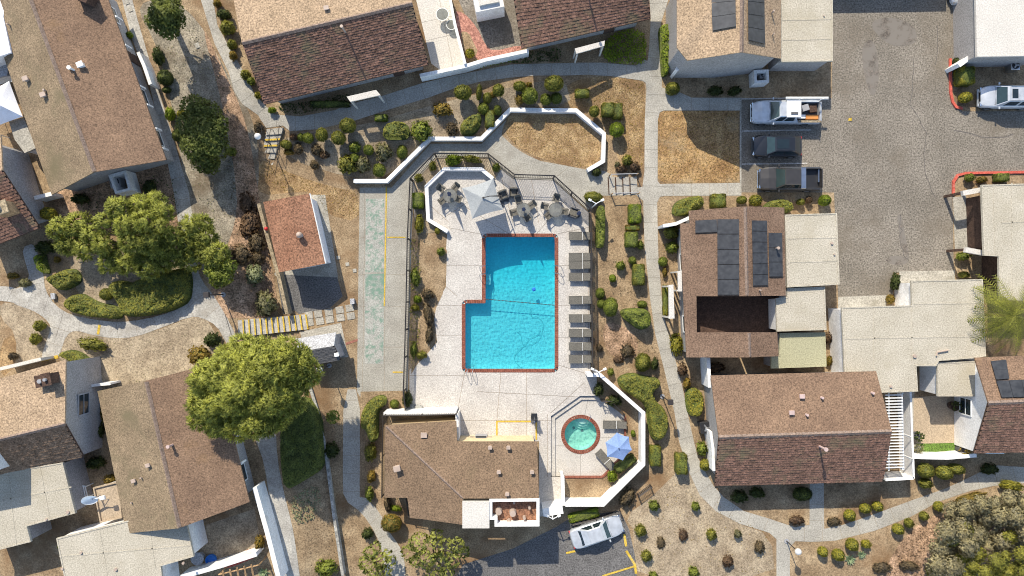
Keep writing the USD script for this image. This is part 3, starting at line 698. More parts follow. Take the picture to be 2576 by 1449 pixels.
# upper left brown gable house
A = House('gable_house', 'large house under one long faded brown gable roof beside the left sidewalk', 'house', 1.6, [
    ('roofolive', [(62, -40, 6.0), (236, 433, 6.0), (130, 490, 4.3), (-62, -62, 4.3)], 0),
    ('roofbrown', [(62, -40, 6.0), (254, -50, 4.3), (418, 402, 4.3), (236, 433, 6.0)], 0)], over=0.5)
A.ridge((66, -28, 6.04), (236, 431, 6.04), .36, 'ridge')
A.chimney(1, 226, 2, 1.0, .75, 1.0, math.radians(-20))
for q in ((69, 200), (113, 240)): A.vent(0, *q, .45, .25, .35)
A.pipe(0, 115, 228, .3, .08); A.pipe(0, 24, 63, .3, .06); A.pipe(1, 186, 176, .55, .08, .16, 'whitemetal'); A.pipe(1, 178, 172, .3, .1, 0, 'whitemetal'); A.vent(1, 207, 165, .5, .3, .4, 'whitemetal')
for q in ((293, 40), (317, 112), (353, 215), (372, 262), (394, 322), (411, 372)):
    b = W(*q, 4.2); A.t.add('downspout', rbox(b[0] - .1, b[1], 3.7, .12, .14, .9, .35), 'whitemetal')
# the left edge
flat_roof('patio_roof', 'bright white flat roof at the top left corner of the gable house', 4.9, Dp('-60,-40 20,-40 8,42 27,132 -60,160'), 1.6, 'fabricwhite', category='roof')
flat_roof('patio_roof', 'grey flat porch roof just below the white corner roof', 3.2, Dp('-60,150 22,148 18,190 -60,205'), 1.6, 'roofgrey', category='roof')
B = House('tiled_house', 'house at the left edge with dark tile courses and a timber chimney', 'house', 1.6, [
    ('tile', [(-70, 640, 4.2), (100, 573, 4.2), (6, 428, 6.4), (-164, 480, 6.4)], 21),
    ('rooftan', [(6, 428, 6.4), (1, 338, 5.9), (-164, 390, 5.9), (-164, 480, 6.4)], 0)], foot=[(-160, 400, 1.6), (24, 360, 1.6), (72, 388, 1.6), (122, 555, 1.6), (-70, 620, 1.6)])
B.chimney(0, 26, 528, 1.1, .85, 1.1, math.radians(18), 'wood', 'greenwood')
flat_roof('patio_roof', 'grey lean-to roof between the gable house and the tiled house', 3.4, Dp('22,305 58,295 92,372 62,385 36,350'), 1.6, 'pad', category='roof')
# top centre: long house with tile slope
C = House('long_tiled_house', 'long house at the top with pale upper slope and dark tile courses below', 'house', 0.9, [
    ('rooftan', [(608, 107, 5.9), (1037, 7, 5.9), (1020, -90, 5.2), (580, -40, 5.2)], 0),
    ('tile', [(664, 262, 3.5), (1078, 162, 3.5), (1037, 7, 5.9), (608, 107, 5.9)], 27)], over=0.6)
C.ridge((610, 107, 5.93), (1036, 7.5, 5.93), .45, 'ridge', .34)
C.pipe(1, 869, 81, 1.15, .075, .12); C.vent(0, 823, 23, .4, .25, .2)
Dh = House('tiled_house', 'house at the top centre whose tile slope dips behind a red brick patio', 'house', 0.9, [
    ('tile', [(1312, 122, 3.6), (1637, 47, 3.6), (1628, -75, 5.6), (1283, -60, 5.6)], 20), ('rooftan', [(1283, -60, 5.6), (1628, -75, 5.6), (1640, -150, 5.0), (1270, -140, 5.0)], 0)], over=0.6)
Dh.pipe(0, 1481, -10, .9, .07, .12)
# top right gable with solar panels
E = House('gable_house', 'tan gable house at the top between the walkway hedge and a cream carport', 'house', 0.5, [
    ('rooftan', [(1868, -60, 7.6), (1866, 131, 7.6), (1729, 152, 5.8), (1703, 120, 5.7), (1703, -60, 5.7)], 0),
    ('rooftan', [(1868, -60, 7.6), (1965, -60, 4.9), (1965, 147, 4.9), (1866, 131, 7.6)], 0)], thick=.12, over=.3)
E.ridge((1868, -50, 7.63), (1866, 130, 7.63), .36, 'ridge')
E.solar(0, Dp('1786,-60 1848,-60 1850,68 1791,79'), 1, 4, 'dark solar panels on the left slope of the tan gable roof at the top')
E.solar(1, Dp('1880,-60 1921,-60 1923,112 1881,102'), 1, 5, 'narrow column of dark solar panels right of the tan gable roof ridge')
E.pipe(1, 1941, 33, .5, .07); E.pipe(1, 1943, 88, .35, .05)
GF = flat_roof('carport', 'cream flat roofed garage joined to the tan solar gable house at the top', 3.4, Dp('1963,-60 2095,-60 2095,154 1964,156'), 0.5, 'cream', 'greywall', foot=Dp('1966,-60 2089,-60 2089,150 1966,150'), lip=.03)
flat_roof('carport', 'pale cream carport roof in the top right corner behind the yellow shrub bed', 3.5, Dp('2453,-60 2640,-60 2640,140 2457,143'), 0.5, 'creampale', 'greywall', lip=.03)
t = Thing('fin_wall', 'short white slanting fin wall beside the top right carport', 'wall', G(2430, 148)); q = LineString([W(2412, 164, 2.2)[:2], W(2455, 132, 2.2)[:2]]).buffer(.16, cap_style=2); t.add('wall_panel', extrude(q, .3, 2.2), 'whitewall'); t.add('wall_cap', extrude(q.buffer(.03), 2.2, 2.25), 'whitewall')
# right: gable house with solar panels round a dark roof well
def zs(x): return 3.1 + (x - 1715) / 165 * 1.15
def zq(x): return 4.25 - (x - 1880) / 97 * .7
def zz(f, *p): return [(x, y, f(x)) for x, y in p]
Hu = House('gable_house', 'brown gable house covered with columns of solar panels round a dark roof well', 'house', 0.5, [
    ('roofdark', zz(zs, (1733, 530), (1735, 562), (1711, 562), (1719, 745), (1880, 745), (1876, 519)), 0),
    ('roofdark', zz(zq, (1876, 519), (1880, 745), (1977, 744), (1973, 522)), 0),
    ('roofdark', zz(zs, (1719, 745), (1727, 899), (1754, 899), (1752, 745)), 0),
    ('roofdark', zz(zs, (1753, 836), (1754, 899), (1886, 899), (1884, 836)), 0),
    ('roofdark', zz(zq, (1884, 836), (1886, 899), (1959, 896), (1955, 836)), 0)], over=.3)
Hu.ridge((1876, 522, 4.28), (1880, 743, 4.28), .36); Hu.ridge((1884, 838, 4.28), (1886, 897, 4.28), .36)
Hu.t.add('roof_well', extrude(Polygon([W(q[0], q[1], 1.0)[:2] for q in Dp('1740,735 1960,735 1960,850 1740,850')]), .6, 1.0), 'darkwood')
Hu.solar(0, Dp('1748,555 1802,552 1803,584 1748,586'), 1, 1, 'single solar panel at the upper left of the brown solar roof')
Hu.solar(0, Dp('1803,551 1858,551 1858,742 1804,742'), 1, 5, 'tallest column of solar panels left of the brown solar roof ridge')
Hu.solar(1, Dp('1890,554 1928,555 1931,718 1893,719'), 1, 6, 'middle column of solar panels just right of the brown solar roof ridge')
Hu.solar(1, Dp('1932,586 1966,586 1968,696 1934,696'), 1, 3, 'short column of solar panels at the right eave of the brown solar roof')
Hu.pipe(1, 1951, 625, .55, .06, .12); Hu.pipe(1, 1910, 730, .35, .06)
GG = flat_roof('garage', 'cream flat garage roof right of the brown solar house', 3.3, Dp('1974,540 2105,536 2112,716 1980,723'), .5, 'cream', 'whitewall', lip=.035)
flat_roof('garage', 'smaller cream flat roof below the big cream garage of the solar house', 3.0, Dp('1980,725 2075,721 2079,830 1954,834 1952,750 1980,747'), .5, 'cream', 'whitewall', lip=.03)
flat_roof('garage', 'greenish beige flat roof at the foot of the cream garage row', 2.5, Dp('1962,838 2076,836 2079,922 1940,927 1940,893 1960,893'), .5, 'creamgreen', 'greywall', lip=.03)
# right: broad house with dark tile slope
I = House('broad_tiled_house', 'broad house with flat brown upper slope over a dark tile slope', 'house', 0.5, [
    ('roofbrown', [(1788, 945, 4.6), (2204, 934, 4.6), (2244, 1085, 5.5), (1808, 1100, 5.5)], 0),
    ('tile', [(1798, 1222, 3.2), (2222, 1211, 3.2), (2244, 1085, 5.5), (1808, 1100, 5.5)], 21)], over=.5)
I.ridge((1809, 1100, 5.53), (2243, 1085.5, 5.53), .45, 'ridge', .34)
for q in ((2015, 996), (1989, 1037)): I.vent(0, *q, .4, .22, 0, 'pink')
for q in ((2066, 1000), (2028, 1043), (2193, 988)): I.pipe(0, *q, .3, .1, 0, 'pink')
I.pipe(1, 2061, 1122, 1.1, .08, .16, 'pink')
GB = flat_roof('garage_block', 'largest cream flat roof, stepped, in the middle right beside the palm', 3.3, Dp('2117,773 2294,768 2292,706 2472,702 2480,896 2452,901 2362,908 2355,921 2305,921 2309,985 2217,988 2212,968 2126,970'), .5, 'cream', 'whitewall', lip=.035, over=.2)
flat_roof('garage', 'small square cream roof notched into the largest cream roof', 3.1, Dp('2358,912 2454,908 2463,997 2358,997'), .5, 'cream', 'whitewall', lip=.03)
J = House('solar_tiled_house', 'house cut by the right edge with solar panels and dark tiles', 'house', 0.5, [
    ('roofbrown', [(2452, 900, 4.7), (2640, 893, 4.7), (2640, 1008, 5.6), (2487, 1014, 5.6)], 0),
    ('tile', [(2450, 1140, 3.5), (2640, 1136, 3.5), (2640, 1008, 5.6), (2487, 1014, 5.6)], 21)], over=.5, foot=[(2400, 900, .5), (2640, 900, .5), (2640, 1125, .5), (2400, 1125, .5)], wall='whitewall')
J.ridge((2488, 1014, 5.63), (2640, 1008, 5.63), .45, 'ridge', .34)
J.solar(0, Dp('2490,908 2528,904 2536,952 2503,954'), 1, 2, 'two upright solar panels at the upper left of the right edge house')
J.solar(0, Dp('2503,957 2630,952 2634,996 2517,999'), 4, 1, 'long row of solar panels across the right edge house roof')
jx = W(2400, 1000, .5)[0]
J.window([(jx - .02, W(0, 1003, 2.6)[1], 2.75), (jx - .02, W(0, 1048, 2.6)[1], 2.75), (jx - .02, W(0, 1048, 2.6)[1], 1.3), (jx - .02, W(0, 1003, 2.6)[1], 1.3)])
K = flat_roof('carport', 'cream flat carport roof cut by the right edge above the palm', 3.5, Dp('2469,465 2640,460 2640,758 2514,755 2512,645 2475,643'), .5, 'cream', 'darkwood', lip=.035, over=.7)
for pts, lb in (('2423,486 2470,477', 'white beam over the upper end of the carport recess at the right'), ('2430,628 2474,636', 'white beam over the lower end of the carport recess at the right')):
    q = LineString([W(*p, 2.9)[:2] for p in Dp(pts)]).buffer(.2, cap_style=2); t = Thing('porch_beam', lb, 'beam', (*q.centroid.coords[0], .5))
    t.add('beam', extrude(q, 2.6, 2.9), 'creampale'); c0 = q.centroid
    for e in Dp(pts): b = W(*e, 2.6); t.add('post', rbox(b[0] * .995, b[1], 1.55, .2, .2, 2.1), 'darkwood')
# lower left: gable house, tall house, flat roofs
Mh = House('gable_house', 'brown gable house partly under the big round pine', 'house', 1.6, [
    ('roofolive', [(245, 984, 4.3), (366, 958, 5.9), (450, 1329, 5.9), (318, 1342, 4.3)], 0),
    ('roofbrown', [(366, 958, 5.9), (540, 914, 4.3), (628, 1263, 4.3), (450, 1329, 5.9)], 0)], over=.5)
Mh.ridge((367, 961, 5.94), (450, 1327, 5.94), .36)
Mh.pipe(1, 433, 1119, .6, .09, .14, 'pink'); Mh.vent(0, 375, 1169, .35, .2, .3); Mh.vent(0, 339, 1208, .35, .2, .3); Mh.pipe(0, 357, 1201, .25, .06); Mh.pipe(0, 333, 1263, .25, .06)
for q in ((596, 1112), (609, 1165)): b = W(*q, 4.2); Mh.t.add('downspout', rbox(b[0] - .1, b[1], 3.7, .12, .14, .9, .2), 'whitemetal')
N = House('tall_tiled_house', 'tall house at the lower left with beige roof and steep tile courses', 'house', 1.6, [
    ('rooftan', [(-80, 975, 6.2), (165, 905, 6.2), (163, 1066, 6.7), (-80, 1124, 6.7)], 0),
    ('tilebrown', [(-20, 1198, 4.3), (210, 1149, 4.3), (163, 1066, 6.7), (-80, 1124, 6.7)], 16)], over=.15)
N.ridge((-80, 1124, 6.73), (162, 1066, 6.73), .45, 'ridge', .3)
N.chimney(0, 116, 956, .75, .75, .5, .2); N.chimney(0, 140, 950, .55, .8, 1.0, .2)
q = [W(*p) for p in ((180, 992, 4.6), (202, 988, 3.9), (210, 1030, 3.9), (190, 1046, 4.6))]
nx_ = -33.36
N.window([(nx_ + .02, W(0, 990, 4.5)[1], 4.9), (nx_ + .02, W(0, 1046, 4.5)[1], 4.9), (nx_ + .02, W(0, 1046, 4.5)[1], 3.5), (nx_ + .02, W(0, 990, 4.5)[1], 3.5)], frame='greymetal')
GN = flat_roof('carport', 'off white flat roof, half in blue shade, at the lower left edge', 4.3, Dp('-60,1205 52,1180 158,1163 190,1291 68,1324 78,1363 -60,1398'), 1.6, 'cream', 'greywall', lip=.04)
GO = flat_roof('carport', 'big cream flat roof along the bottom left below the brown gable house', 4.4, Dp('142,1354 347,1303 361,1337 470,1320 488,1400 405,1424 414,1500 172,1500'), 1.6, 'cream', 'whitewall', lip=.04)
flat_roof('patio_roof', 'little tan gravel roof with white parapet holding the dish', 3.4, Dp('236,1226 300,1210 309,1302 254,1314'), 1.6, 'tanpatio', 'whitewall', lip=.14, category='roof')
flat_roof('neighbour_house', 'plain grey house just past the left edge that shades the flat roof', 7.2, [(-31, 1197), (-31, 1010), (-200, 1010), (-200, 1230)], 1.6, 'roofgrey', category='house')
flat_roof('neighbour_house', 'plain house beyond the top edge that shades the upper yard', 3.3, [(2100, -95), (2400, -100), (2400, -220), (2100, -220)], .5, 'cream', category='house')

eave_windows(A, .93, .34, 2); eave_windows(C, -.2, -.97, 2); eave_windows(Dh, -.2, -.97, 1); eave_windows(Hu, -1, 0, 2); eave_windows(I, 0, -1, 2); eave_windows(J, 0, -1); eave_windows(Mh, .96, .27, 1)
# seams and fittings on the flat roofs
def roof_bits(t, z, seams, pipes=()):
    for s_ in seams: t.add('seam', extrude(LineString([W(q[0], q[1], z)[:2] for q in Dp(s_)]).buffer(.05, cap_style=2), z + .002, z + .02), 'cream')
    for px, py, r in pipes: b = W(px, py, z); t.add('drain', cyl(b, b + [0, 0, .12], r, 10), 'vent')
roof_bits(GB, 3.3, ('2294,772 2294,920', '2296,765 2470,762', '2124,852 2478,846', '2200,775 2200,960'), ((2173, 961, .1), (2300, 896, .14), (2240, 972, .1)))
GB.add('pipe_run', tube([W(2356, 895, 3.42), W(2358, 886, 3.42), W(2386, 881, 3.42)], .06, 6), 'vent')
roof_bits(GO, 4.4, ('250,1333 270,1449', '150,1400 480,1372', '375,1325 390,1430'), ((292, 1432, .12), (462, 1416, .1), (205, 1390, .1), (158, 1430, .1)))
roof_bits(GN, 4.3, ('20,1190 40,1370', '100,1175 125,1305', '0,1260 180,1225'), ((172, 1288, .12), (118, 1306, .08)))
roof_bits(GF, 3.4, ('1965,50 2092,48', '1965,100 2092,98'), ((2072, 40, .05),))
roof_bits(GG, 3.3, ('1976,600 2107,597', '1978,660 2110,656'), ((2092, 612, .1), (2098, 640, .07)))
roof_bits(K, 3.5, ('2500,465 2505,640', '2520,560 2576,558', '2545,460 2548,755'))

# clubhouse by the pool
def zl(x): return 2.9 + (x - 968) * 1.45 / 197
def zr(y): return 2.9 + (y - 1062) * 1.55 / 192
L = House('clubhouse', 'brown hip roofed clubhouse at the foot of the pool terrace', 'building', 0.0, [
    ('roofclub', [(968, 1070, 2.9), (1165, 1254, 4.38), (1163, 1320, 4.38), (1061, 1306, zl(1061)), (1031, 1303, zl(1031)), (1025, 1253, zl(1025)), (967, 1252, 2.9)], 0),
    ('roofclub', [(968, 1070, 2.92), (1148, 1059, 2.9), (1150, 1111, zr(1111)), (1351, 1111, zr(1111)), (1356, 1254, 4.42), (1165, 1254, 4.42)], 0)],
    over=.22, wall='tanwall')
L.ridge((972, 1074, 2.98), (1164, 1253, 4.42), .3, 'ridge', .22)
L.vent(0, 1001, 1175, .55, .5, .2); L.vent(1, 1067, 1094, .5, .12, 0)
for q in ((1233, 1124), (1279, 1124), (1255, 1185), (1338, 1185), (1276, 1240)): L.vent(1, *q, .32, .35, 0)
pz = 4.5
pb = Polygon([W(q[0], q[1], pz)[:2] for q in Dp('1231,1256 1357,1254 1357,1324 1244,1325 1244,1308 1231,1308')])
L.t.add('parapet', extrude(pb.difference(pb.buffer(-.22, join_style=2)), 0, pz), 'whitewall')
L.t.add('roof_well', extrude(pb.buffer(-.2, join_style=2), 0, 3.7), 'roofred')
L.t.add('flat_cover', extrude(Polygon([W(q[0], q[1], 4.6)[:2] for q in Dp('1163,1262 1231,1262 1231,1329 1163,1329')]), 4.35, 4.6), 'creampale', label='pale flat square cover at the corner of the roof')
c = W(1290, 1290, 3.7)
for dx, dy, r, h in ((-1.1, .2, .3, .5), (0, .1, .3, .6), (.9, -.3, .14, .5), (-.3, -.6, .18, .35), (1.3, .5, .12, .5), (.1, .9, .1, .5)): L.t.add('roof_fan', cyl(c + [dx, dy, 0], c + [dx, dy, h], r, 10, r * .8), 'vent')
# equipment shed with terrace
P_ = House('pool_shed', 'red brown gabled shed beside the stairs with white side wall', 'shed', 0.0, [
    ('roofred', [(662, 508, 2.75), (722, 497, 3.35), (761, 674, 3.35), (702, 685, 2.75)], 0), ('roofred', [(722, 497, 3.35), (778, 487, 2.75), (818, 663, 2.75), (761, 674, 3.35)], 0)], over=.22, wall='whitewall')
b = P_.on(1, 757, 592)
tv = P_.t.add('turbine_vent', cyl(b - [0, 0, .2], b + [0, 0, .35], .17, 10), 'greymetal'); P_.t.add('turbine_head', trimesh.creation.icosphere(2, .25).apply_translation(b + [0, 0, .45]), 'vent', parent=tv, smooth=True)
b = W(783, 492, 2.6); P_.t.add('fascia', cat([cyl(W(779, 487, 2.66), W(819, 663, 2.66), .07, 6)]), 'whitemetal')
Q_ = House('small_shed', 'small grey shingled shed against the edge of the big pine', 'shed', 0.0, [
    ('roofgrey', [(744, 852, 2.3), (845, 836, 2.3), (840, 870, 2.85), (751, 885, 2.85)], 0), ('slate', [(768, 921, 2.3), (858, 905, 2.3), (840, 870, 2.85), (751, 885, 2.85)], 11)], over=.2, wall='greywall')
Q_.vent(1, 848, 892, .36, .15, .2, 'whitemetal')


# ---------------------------------------------------------------- walls
def wall(name, label, line, z_top, height, thick=.25, mt='whitewall', piers=(), category='wall', z_in=None, cap=True):
    p = [W(q[0], q[1], z_top)[:2] for q in line]; c = np.mean(p, axis=0)
    t = Thing(name, label, category, (c[0], c[1], z_top - height))
    for i in range(len(p) - 1):
        seg = LineString(p).buffer(thick / 2, cap_style=2, join_style=2, mitre_limit=3)
        a, b = np.array(p[i]), np.array(p[i + 1]); d = (b - a) / np.linalg.norm(b - a); n = np.array([-d[1], d[0]])
        def cut(v, dprev, sgn):
            if dprev is None: return n
            bis = d + dprev; bis /= np.linalg.norm(bis); m = np.array([-bis[1], bis[0]]); return m / (m @ n)
        dp = None if i == 0 else (a - np.array(p[i - 1])) / np.linalg.norm(a - np.array(p[i - 1]))
        dn = None if i == len(p) - 2 else (np.array(p[i + 2]) - b) / np.linalg.norm(np.array(p[i + 2]) - b)
        ma, mb = cut(a, dp, 1), cut(b, dn, 1)
        h = thick / 2
        q = Polygon([a + ma * h, b + mb * h, b - mb * h, a - ma * h])
        t.add('wall_panel', extrude(q, z_top - height - .5, z_top - .05), mt)
        h += .03; q = Polygon([a + ma * h, b + mb * h, b - mb * h, a - ma * h]); t.add('wall_cap', extrude(q, z_top - .05, z_top), mt)
    return t


wall('planter_wall', 'zigzag white stucco retaining wall below the clipped shrub bank', Dp('889,455 972.3,455 1080.7,348.5 1210.7,348.5 1283,275.5 1449.7,277.5 1519.5,336 1517.5,405 1478,428'), .75, .75, .26)
wall('seat_wall', 'low white angled wall round the table and grey parasol', Dp('1126,582 1077,552.6 1072.5,469 1118,425 1210.5,425 1240,449'), .6, .6, .24)
wall('spa_wall', 'tall white angled wall enclosing the hot tub terrace', Dp('1477,943 1511,944 1618.5,1038.5 1618.5,1169 1517.5,1270 1422,1270'), 1.6, 1.9, .24)
wall('gate_wall', 'thick white wall end between the clubhouse and the hot tub terrace', Dp('1366,1290 1416,1282'), 1.9, 1.9, .6)
wall('gate_wall', 'narrow white wall running down from the hot tub steps to the gate', Dp('1415,1198 1417,1272'), 1.4, 1.6, .24)
wall('screen_wall', 'long white wall with railing on top facing the pool above the clubhouse', Dp('965,1041 1148,1037'), 1.9, 1.9, .22)
wall('screen_wall', 'short white wall return at the right end of the railed wall', Dp('1149,1042 1151,1108'), 2.2, 2.2, .18)
wall('patio_wall', 'white patio wall along the curved walkway in front of the brick patio', Dp('1056,190 1170,166 1222,150 1330,127'), 2.2, 1.3, .22)
wall('patio_wall', 'thin white wall parting the pale patio from the brick patio', Dp('1127,-30 1144,60 1170,160'), 2.4, 1.5, .16)
wall('garden_wall', 'low white wall standing alone in the shade beside the left gable house', Dp('347,131 362,165 378,212'), 3.0, 1.4, .2)
wall('garden_wall', 'long white garden wall slanting down beside the lower left walkway', Dp('640,1226 672,1340 702,1460'), 3.4, 1.8, .3)
wall('garden_wall', 'bright white garden wall closing the gravel yard at the bottom left', Dp('455,1452 560,1422 645,1394'), 3.2, 1.6, .3)
wall('garden_wall', 'white bit of wall between the tall house and the pine garden', Dp('200,978 238,969 278,965'), 3.0, 1.4, .16)
wall('garden_wall', 'white wall between the courtyard turf strip and the clipped shrubs', Dp('2296,1150 2385,1152 2457,1146'), 2.1, 1.6, .22)
wall('garden_wall', 'thin white wall along the passage beside the pergola', Dp('2291,986 2299,1204'), 2.4, 1.9, .1)
wall('garden_wall', 'white end wall below the pergola', Dp('2228,1207 2299,1203'), 2.4, 1.9, .16)
wall('garden_wall', 'white gate wall at the upper left of the brown solar house', Dp('1668,568 1700,563 1734,548'), 2.6, 2.1, .2)
wall('garden_wall', 'short white fin wall at the corner of the tan gable house', Dp('1702,176 1730,142'), 2.6, 2.1, .25)
wall('garden_wall', 'white wall strip left of the broad tiled house beside the air conditioner', Dp('1788,1085 1794,1130 1796,1185'), 2.3, 1.8, .16)
wall('garden_wall', 'grey white wall right of the dark court below the solar house', Dp('1782,900 1786,975'), 2.6, 2.1, .22)
wall('retaining_wall', 'old timber retaining wall behind the red brown shed', Dp('650,512 676,610 702,700 722,790'), 1.2, 1.2, .22, 'greenwood')
wall('retaining_wall', 'low brick retaining edge at the right end of the stairs', Dp('757,866 772,858 790,900'), .5, .5, .2, 'brickedge')
wall('garden_wall', 'stone edging wall right of the round pine', Dp('775,960 800,1040 822,1160 840,1300 862,1449'), .9, .5, .18, 'rock')
wall('garden_wall', 'low dark wall top above the tall tiled house beside the dry grass', Dp('0,928 103,903'), 3.2, 1.6, .2, 'creampale')
wall('garden_wall', 'grey white end wall between the gable house and the tiled house', Dp('86,498 130,487'), 3.0, 1.4, .25)


# enclosures with air conditioners
def air_con(label, px, py, size=.85, rz=0.0, body='greymetal'):
    b = G(px, py); t = Thing('air_conditioner', label, 'air conditioner', b); h = .8
    t.add('cabinet', rbox(b[0], b[1], b[2] + h / 2, size, size, h, rz, .04), body)
    t.add('fan_grille', cyl(b + [0, 0, h], b + [0, 0, h + .03], size * .4, 20), 'blackplastic')
    for k in range(3):
        a = rz + k * 2.094; t.add('fan_blade', rbox(b[0] + math.cos(a) * size * .18, b[1] + math.sin(a) * size * .18, b[2] + h + .045, size * .32, .12, .02, a), 'steel')
    t.add('fan_hub', cyl(b + [0, 0, h + .03], b + [0, 0, h + .075], .07, 10), 'steel')


def enclosure(label, ring, z, thick=.2, mt='whitewall'):
    p = Polygon([W(q[0], q[1], z)[:2] for q in ring]); c = p.centroid; g = gz(c.x, c.y); t = Thing('equipment_enclosure', label, 'enclosure', (c.x, c.y, g))
    inner = p.buffer(-thick, join_style=2); r = p.difference(inner); co = list(p.exterior.coords)[:-1]; ci = list(inner.exterior.coords)[:-1]
    for a in range(len(co)):
        b = (a + 1) % len(co); e = Polygon([co[a], co[b], min(ci, key=lambda q: math.dist(q, co[b])), min(ci, key=lambda q: math.dist(q, co[a]))])
        t.add('side_wall', extrude(e.buffer(0), g - .2, z), mt)


enclosure('white walled box around the air conditioner at the end of the left gable house', Dp('272,440 316,428 330,478 290,488'), 3.1)
air_con('air conditioner inside the white box below the left gable house', 303, 462, .85, .2)
enclosure('white box around the air conditioner behind the tan gable house', Dp('1897,176 1934,175 1935,207 1898,209'), 1.8)
air_con('air conditioner in the white box behind the tan gable house', 1914, 193, .75)
air_con('air conditioner in the shade under the top right carport', 2538, 172, .75, 0, 'steel')
air_con('dark air conditioner between the yellow hedge and the broad tiled house', 1770, 1071, .95, .1, 'blackplastic')

# white box bay at the very top
b = W(1228, 8, 3.0); t = Thing('chimney_stack', 'square white stucco stack on the brick patio at the top edge', 'chimney', (b[0], b[1], .9)); t.add('stack', rbox(b[0], b[1] + .3, 1.9, 2.3, 1.6, 2.2, .2), 'whitewall'); t.add('stack_top', rbox(b[0], b[1] + .3, 3.1, 1.6, .9, .3, .2), 'creampale')
# off-white and grey awnings over entries
def awning(label, ring, z, mt='creampale'):
    p = Polygon([W(q[0], q[1], z)[:2] for q in ring]); c = p.centroid; g = gz(c.x, c.y); t = Thing('entry_canopy', label, 'canopy', (c.x, c.y, g)); t.add('canopy_roof', extrude(p, z - .15, z), mt)
    co = list(p.exterior.coords)[:-1]
    for q in co[:4]:
        v = np.array(q) + (np.array([c.x, c.y]) - q) * .08; t.add('post', rbox(v[0], v[1], (g + z - .15) / 2, .12, .12, z - .15 - g), mt)


awning('white slatted entry canopy under the eave of the long tiled house', Dp('872,243 946,226 957,239 881,256'), 3.2)
awning('white entry canopy under the eave of the top centre tiled house', Dp('1446,122 1522,102 1520,115 1450,135'), 3.2)
awning('pale bar canopy under the tile eave of the broad house', Dp('2032,1208 2075,1208 2075,1213 2032,1213'), 3.2)
t = Thing('trellis', 'white slatted trellis on the wall beside the dish roof', 'trellis', W(203, 1234, 1.6))
for k in range(7):
    b = W(186 + k * 4.6, 1216 + k * 1.2, 2.6); e = W(190 + k * 5.0, 1258 - k * 1.5, 2.6); t.add('slat', cyl(b, e, .045, 5), 'whitemetal')
t.add('rail', cyl(W(184, 1216, 2.55), W(216, 1224, 2.55), .06, 5), 'whitemetal'); t.add('rail', cyl(W(190, 1258, 2.55), W(222, 1250, 2.55), .06, 5), 'whitemetal')
for q in ((184, 1216), (216, 1224), (190, 1258), (222, 1250)): b = W(*q, 2.55); t.add('post', cyl(b, [b[0], b[1], 1.6], .05, 5), 'whitemetal')
# pergola
t = Thing('pergola', 'white pergola of many thin slats beside the broad tiled house', 'pergola', W(2255, 1085, .5)); zt = 3.0
for k in range(25):
    y = 994 + k * 7.6; a, b = W(2226 + k * .7 if k < 12 else 2238 - (k - 12) * 1.0, y, zt), W(2270 + k * .15, y - 1, zt); m = rbox((a[0] + b[0]) / 2, (a[1] + b[1]) / 2, zt, abs(b[0] - a[0]), .07, .12, math.atan2(b[1] - a[1], b[0] - a[0])); t.add('slat', m, 'whitemetal')
t.add('beam', cyl(W(2269, 988, zt - .14), W(2273, 1182, zt - .14), .07, 4), 'whitemetal'); t.add('beam', cyl(W(2236, 988, zt - .14), W(2236, 1184, zt - .14), .07, 4), 'whitemetal')
for y in (990, 1085, 1180): b = W(2271, y, zt); t.add('post', rbox(b[0], b[1], (zt + .5) / 2, .1, .1, zt - .5), 'whitemetal')
# beams across the passage
t = Thing('beam_frame', 'pair of pale beams crossing the passage right of the pergola', 'beam', W(2285, 1120, .5))
for a, b in (((2270, 1091), (2292, 1099)), ((2272, 1145), (2296, 1155))): t.add('beam', cyl(W(*a, 2.6), W(*b, 2.6), .07, 4), 'creampale')
for k in range(5):
    a, b = W(560 + k * 18, 1436 - k * 4, 3.4), W(566 + k * 18, 1470 - k * 4, 3.4)
    if k == 0: t = Thing('pergola', 'open brown timber rafters below the bright garden wall at the bottom', 'pergola', W(600, 1449, 1.6))
    t.add('rafter', cyl(a, b, .07, 4), 'wood')
t.add('beam', cyl(W(550, 1446, 3.3), W(650, 1422, 3.3), .07, 4), 'wood')
for q in ((550, 1446), (650, 1422)): b = W(*q, 3.3); t.add('post', cyl(b, [b[0], b[1], 1.5], .07, 4), 'wood')
# ---------------------------------------------------------------- swimming pool
cy0 = lambda py: W(0, py)[1]
pool = Thing('swimming_pool', 'turquoise L shaped swimming pool with red brick coping', 'pool', (*W(1290, 770)[:2], 0))
ring = POOL_IN.buffer(.24).difference(POOL_IN)
pool.add('basin_wall', extrude(ring, -2.6, -.11), 'plaster_pool')
prof = [(580, -1.9), (640, -1.85), (745, -1.15), (800, -1.02), (940, -.95)]
fl = []
for (a, za), (b, zb) in zip(prof, prof[1:]):
    for p in polys(POOL_IN.buffer(.1).intersection(sbox(-50, cy0(b), 50, cy0(a)))):
        co = np.array(p.exterior.coords)[:-1]; u = (co[:, 1] - cy0(a)) / (cy0(b) - cy0(a)); fl.append(slab(np.column_stack([co, za + (zb - za) * u]), .3))
pool.add('basin_floor', cat(fl), 'plaster_pool')
pool.add('water', extrude(POOL_IN.buffer(-.004), -2.4, -.14), 'water', kind='structure')


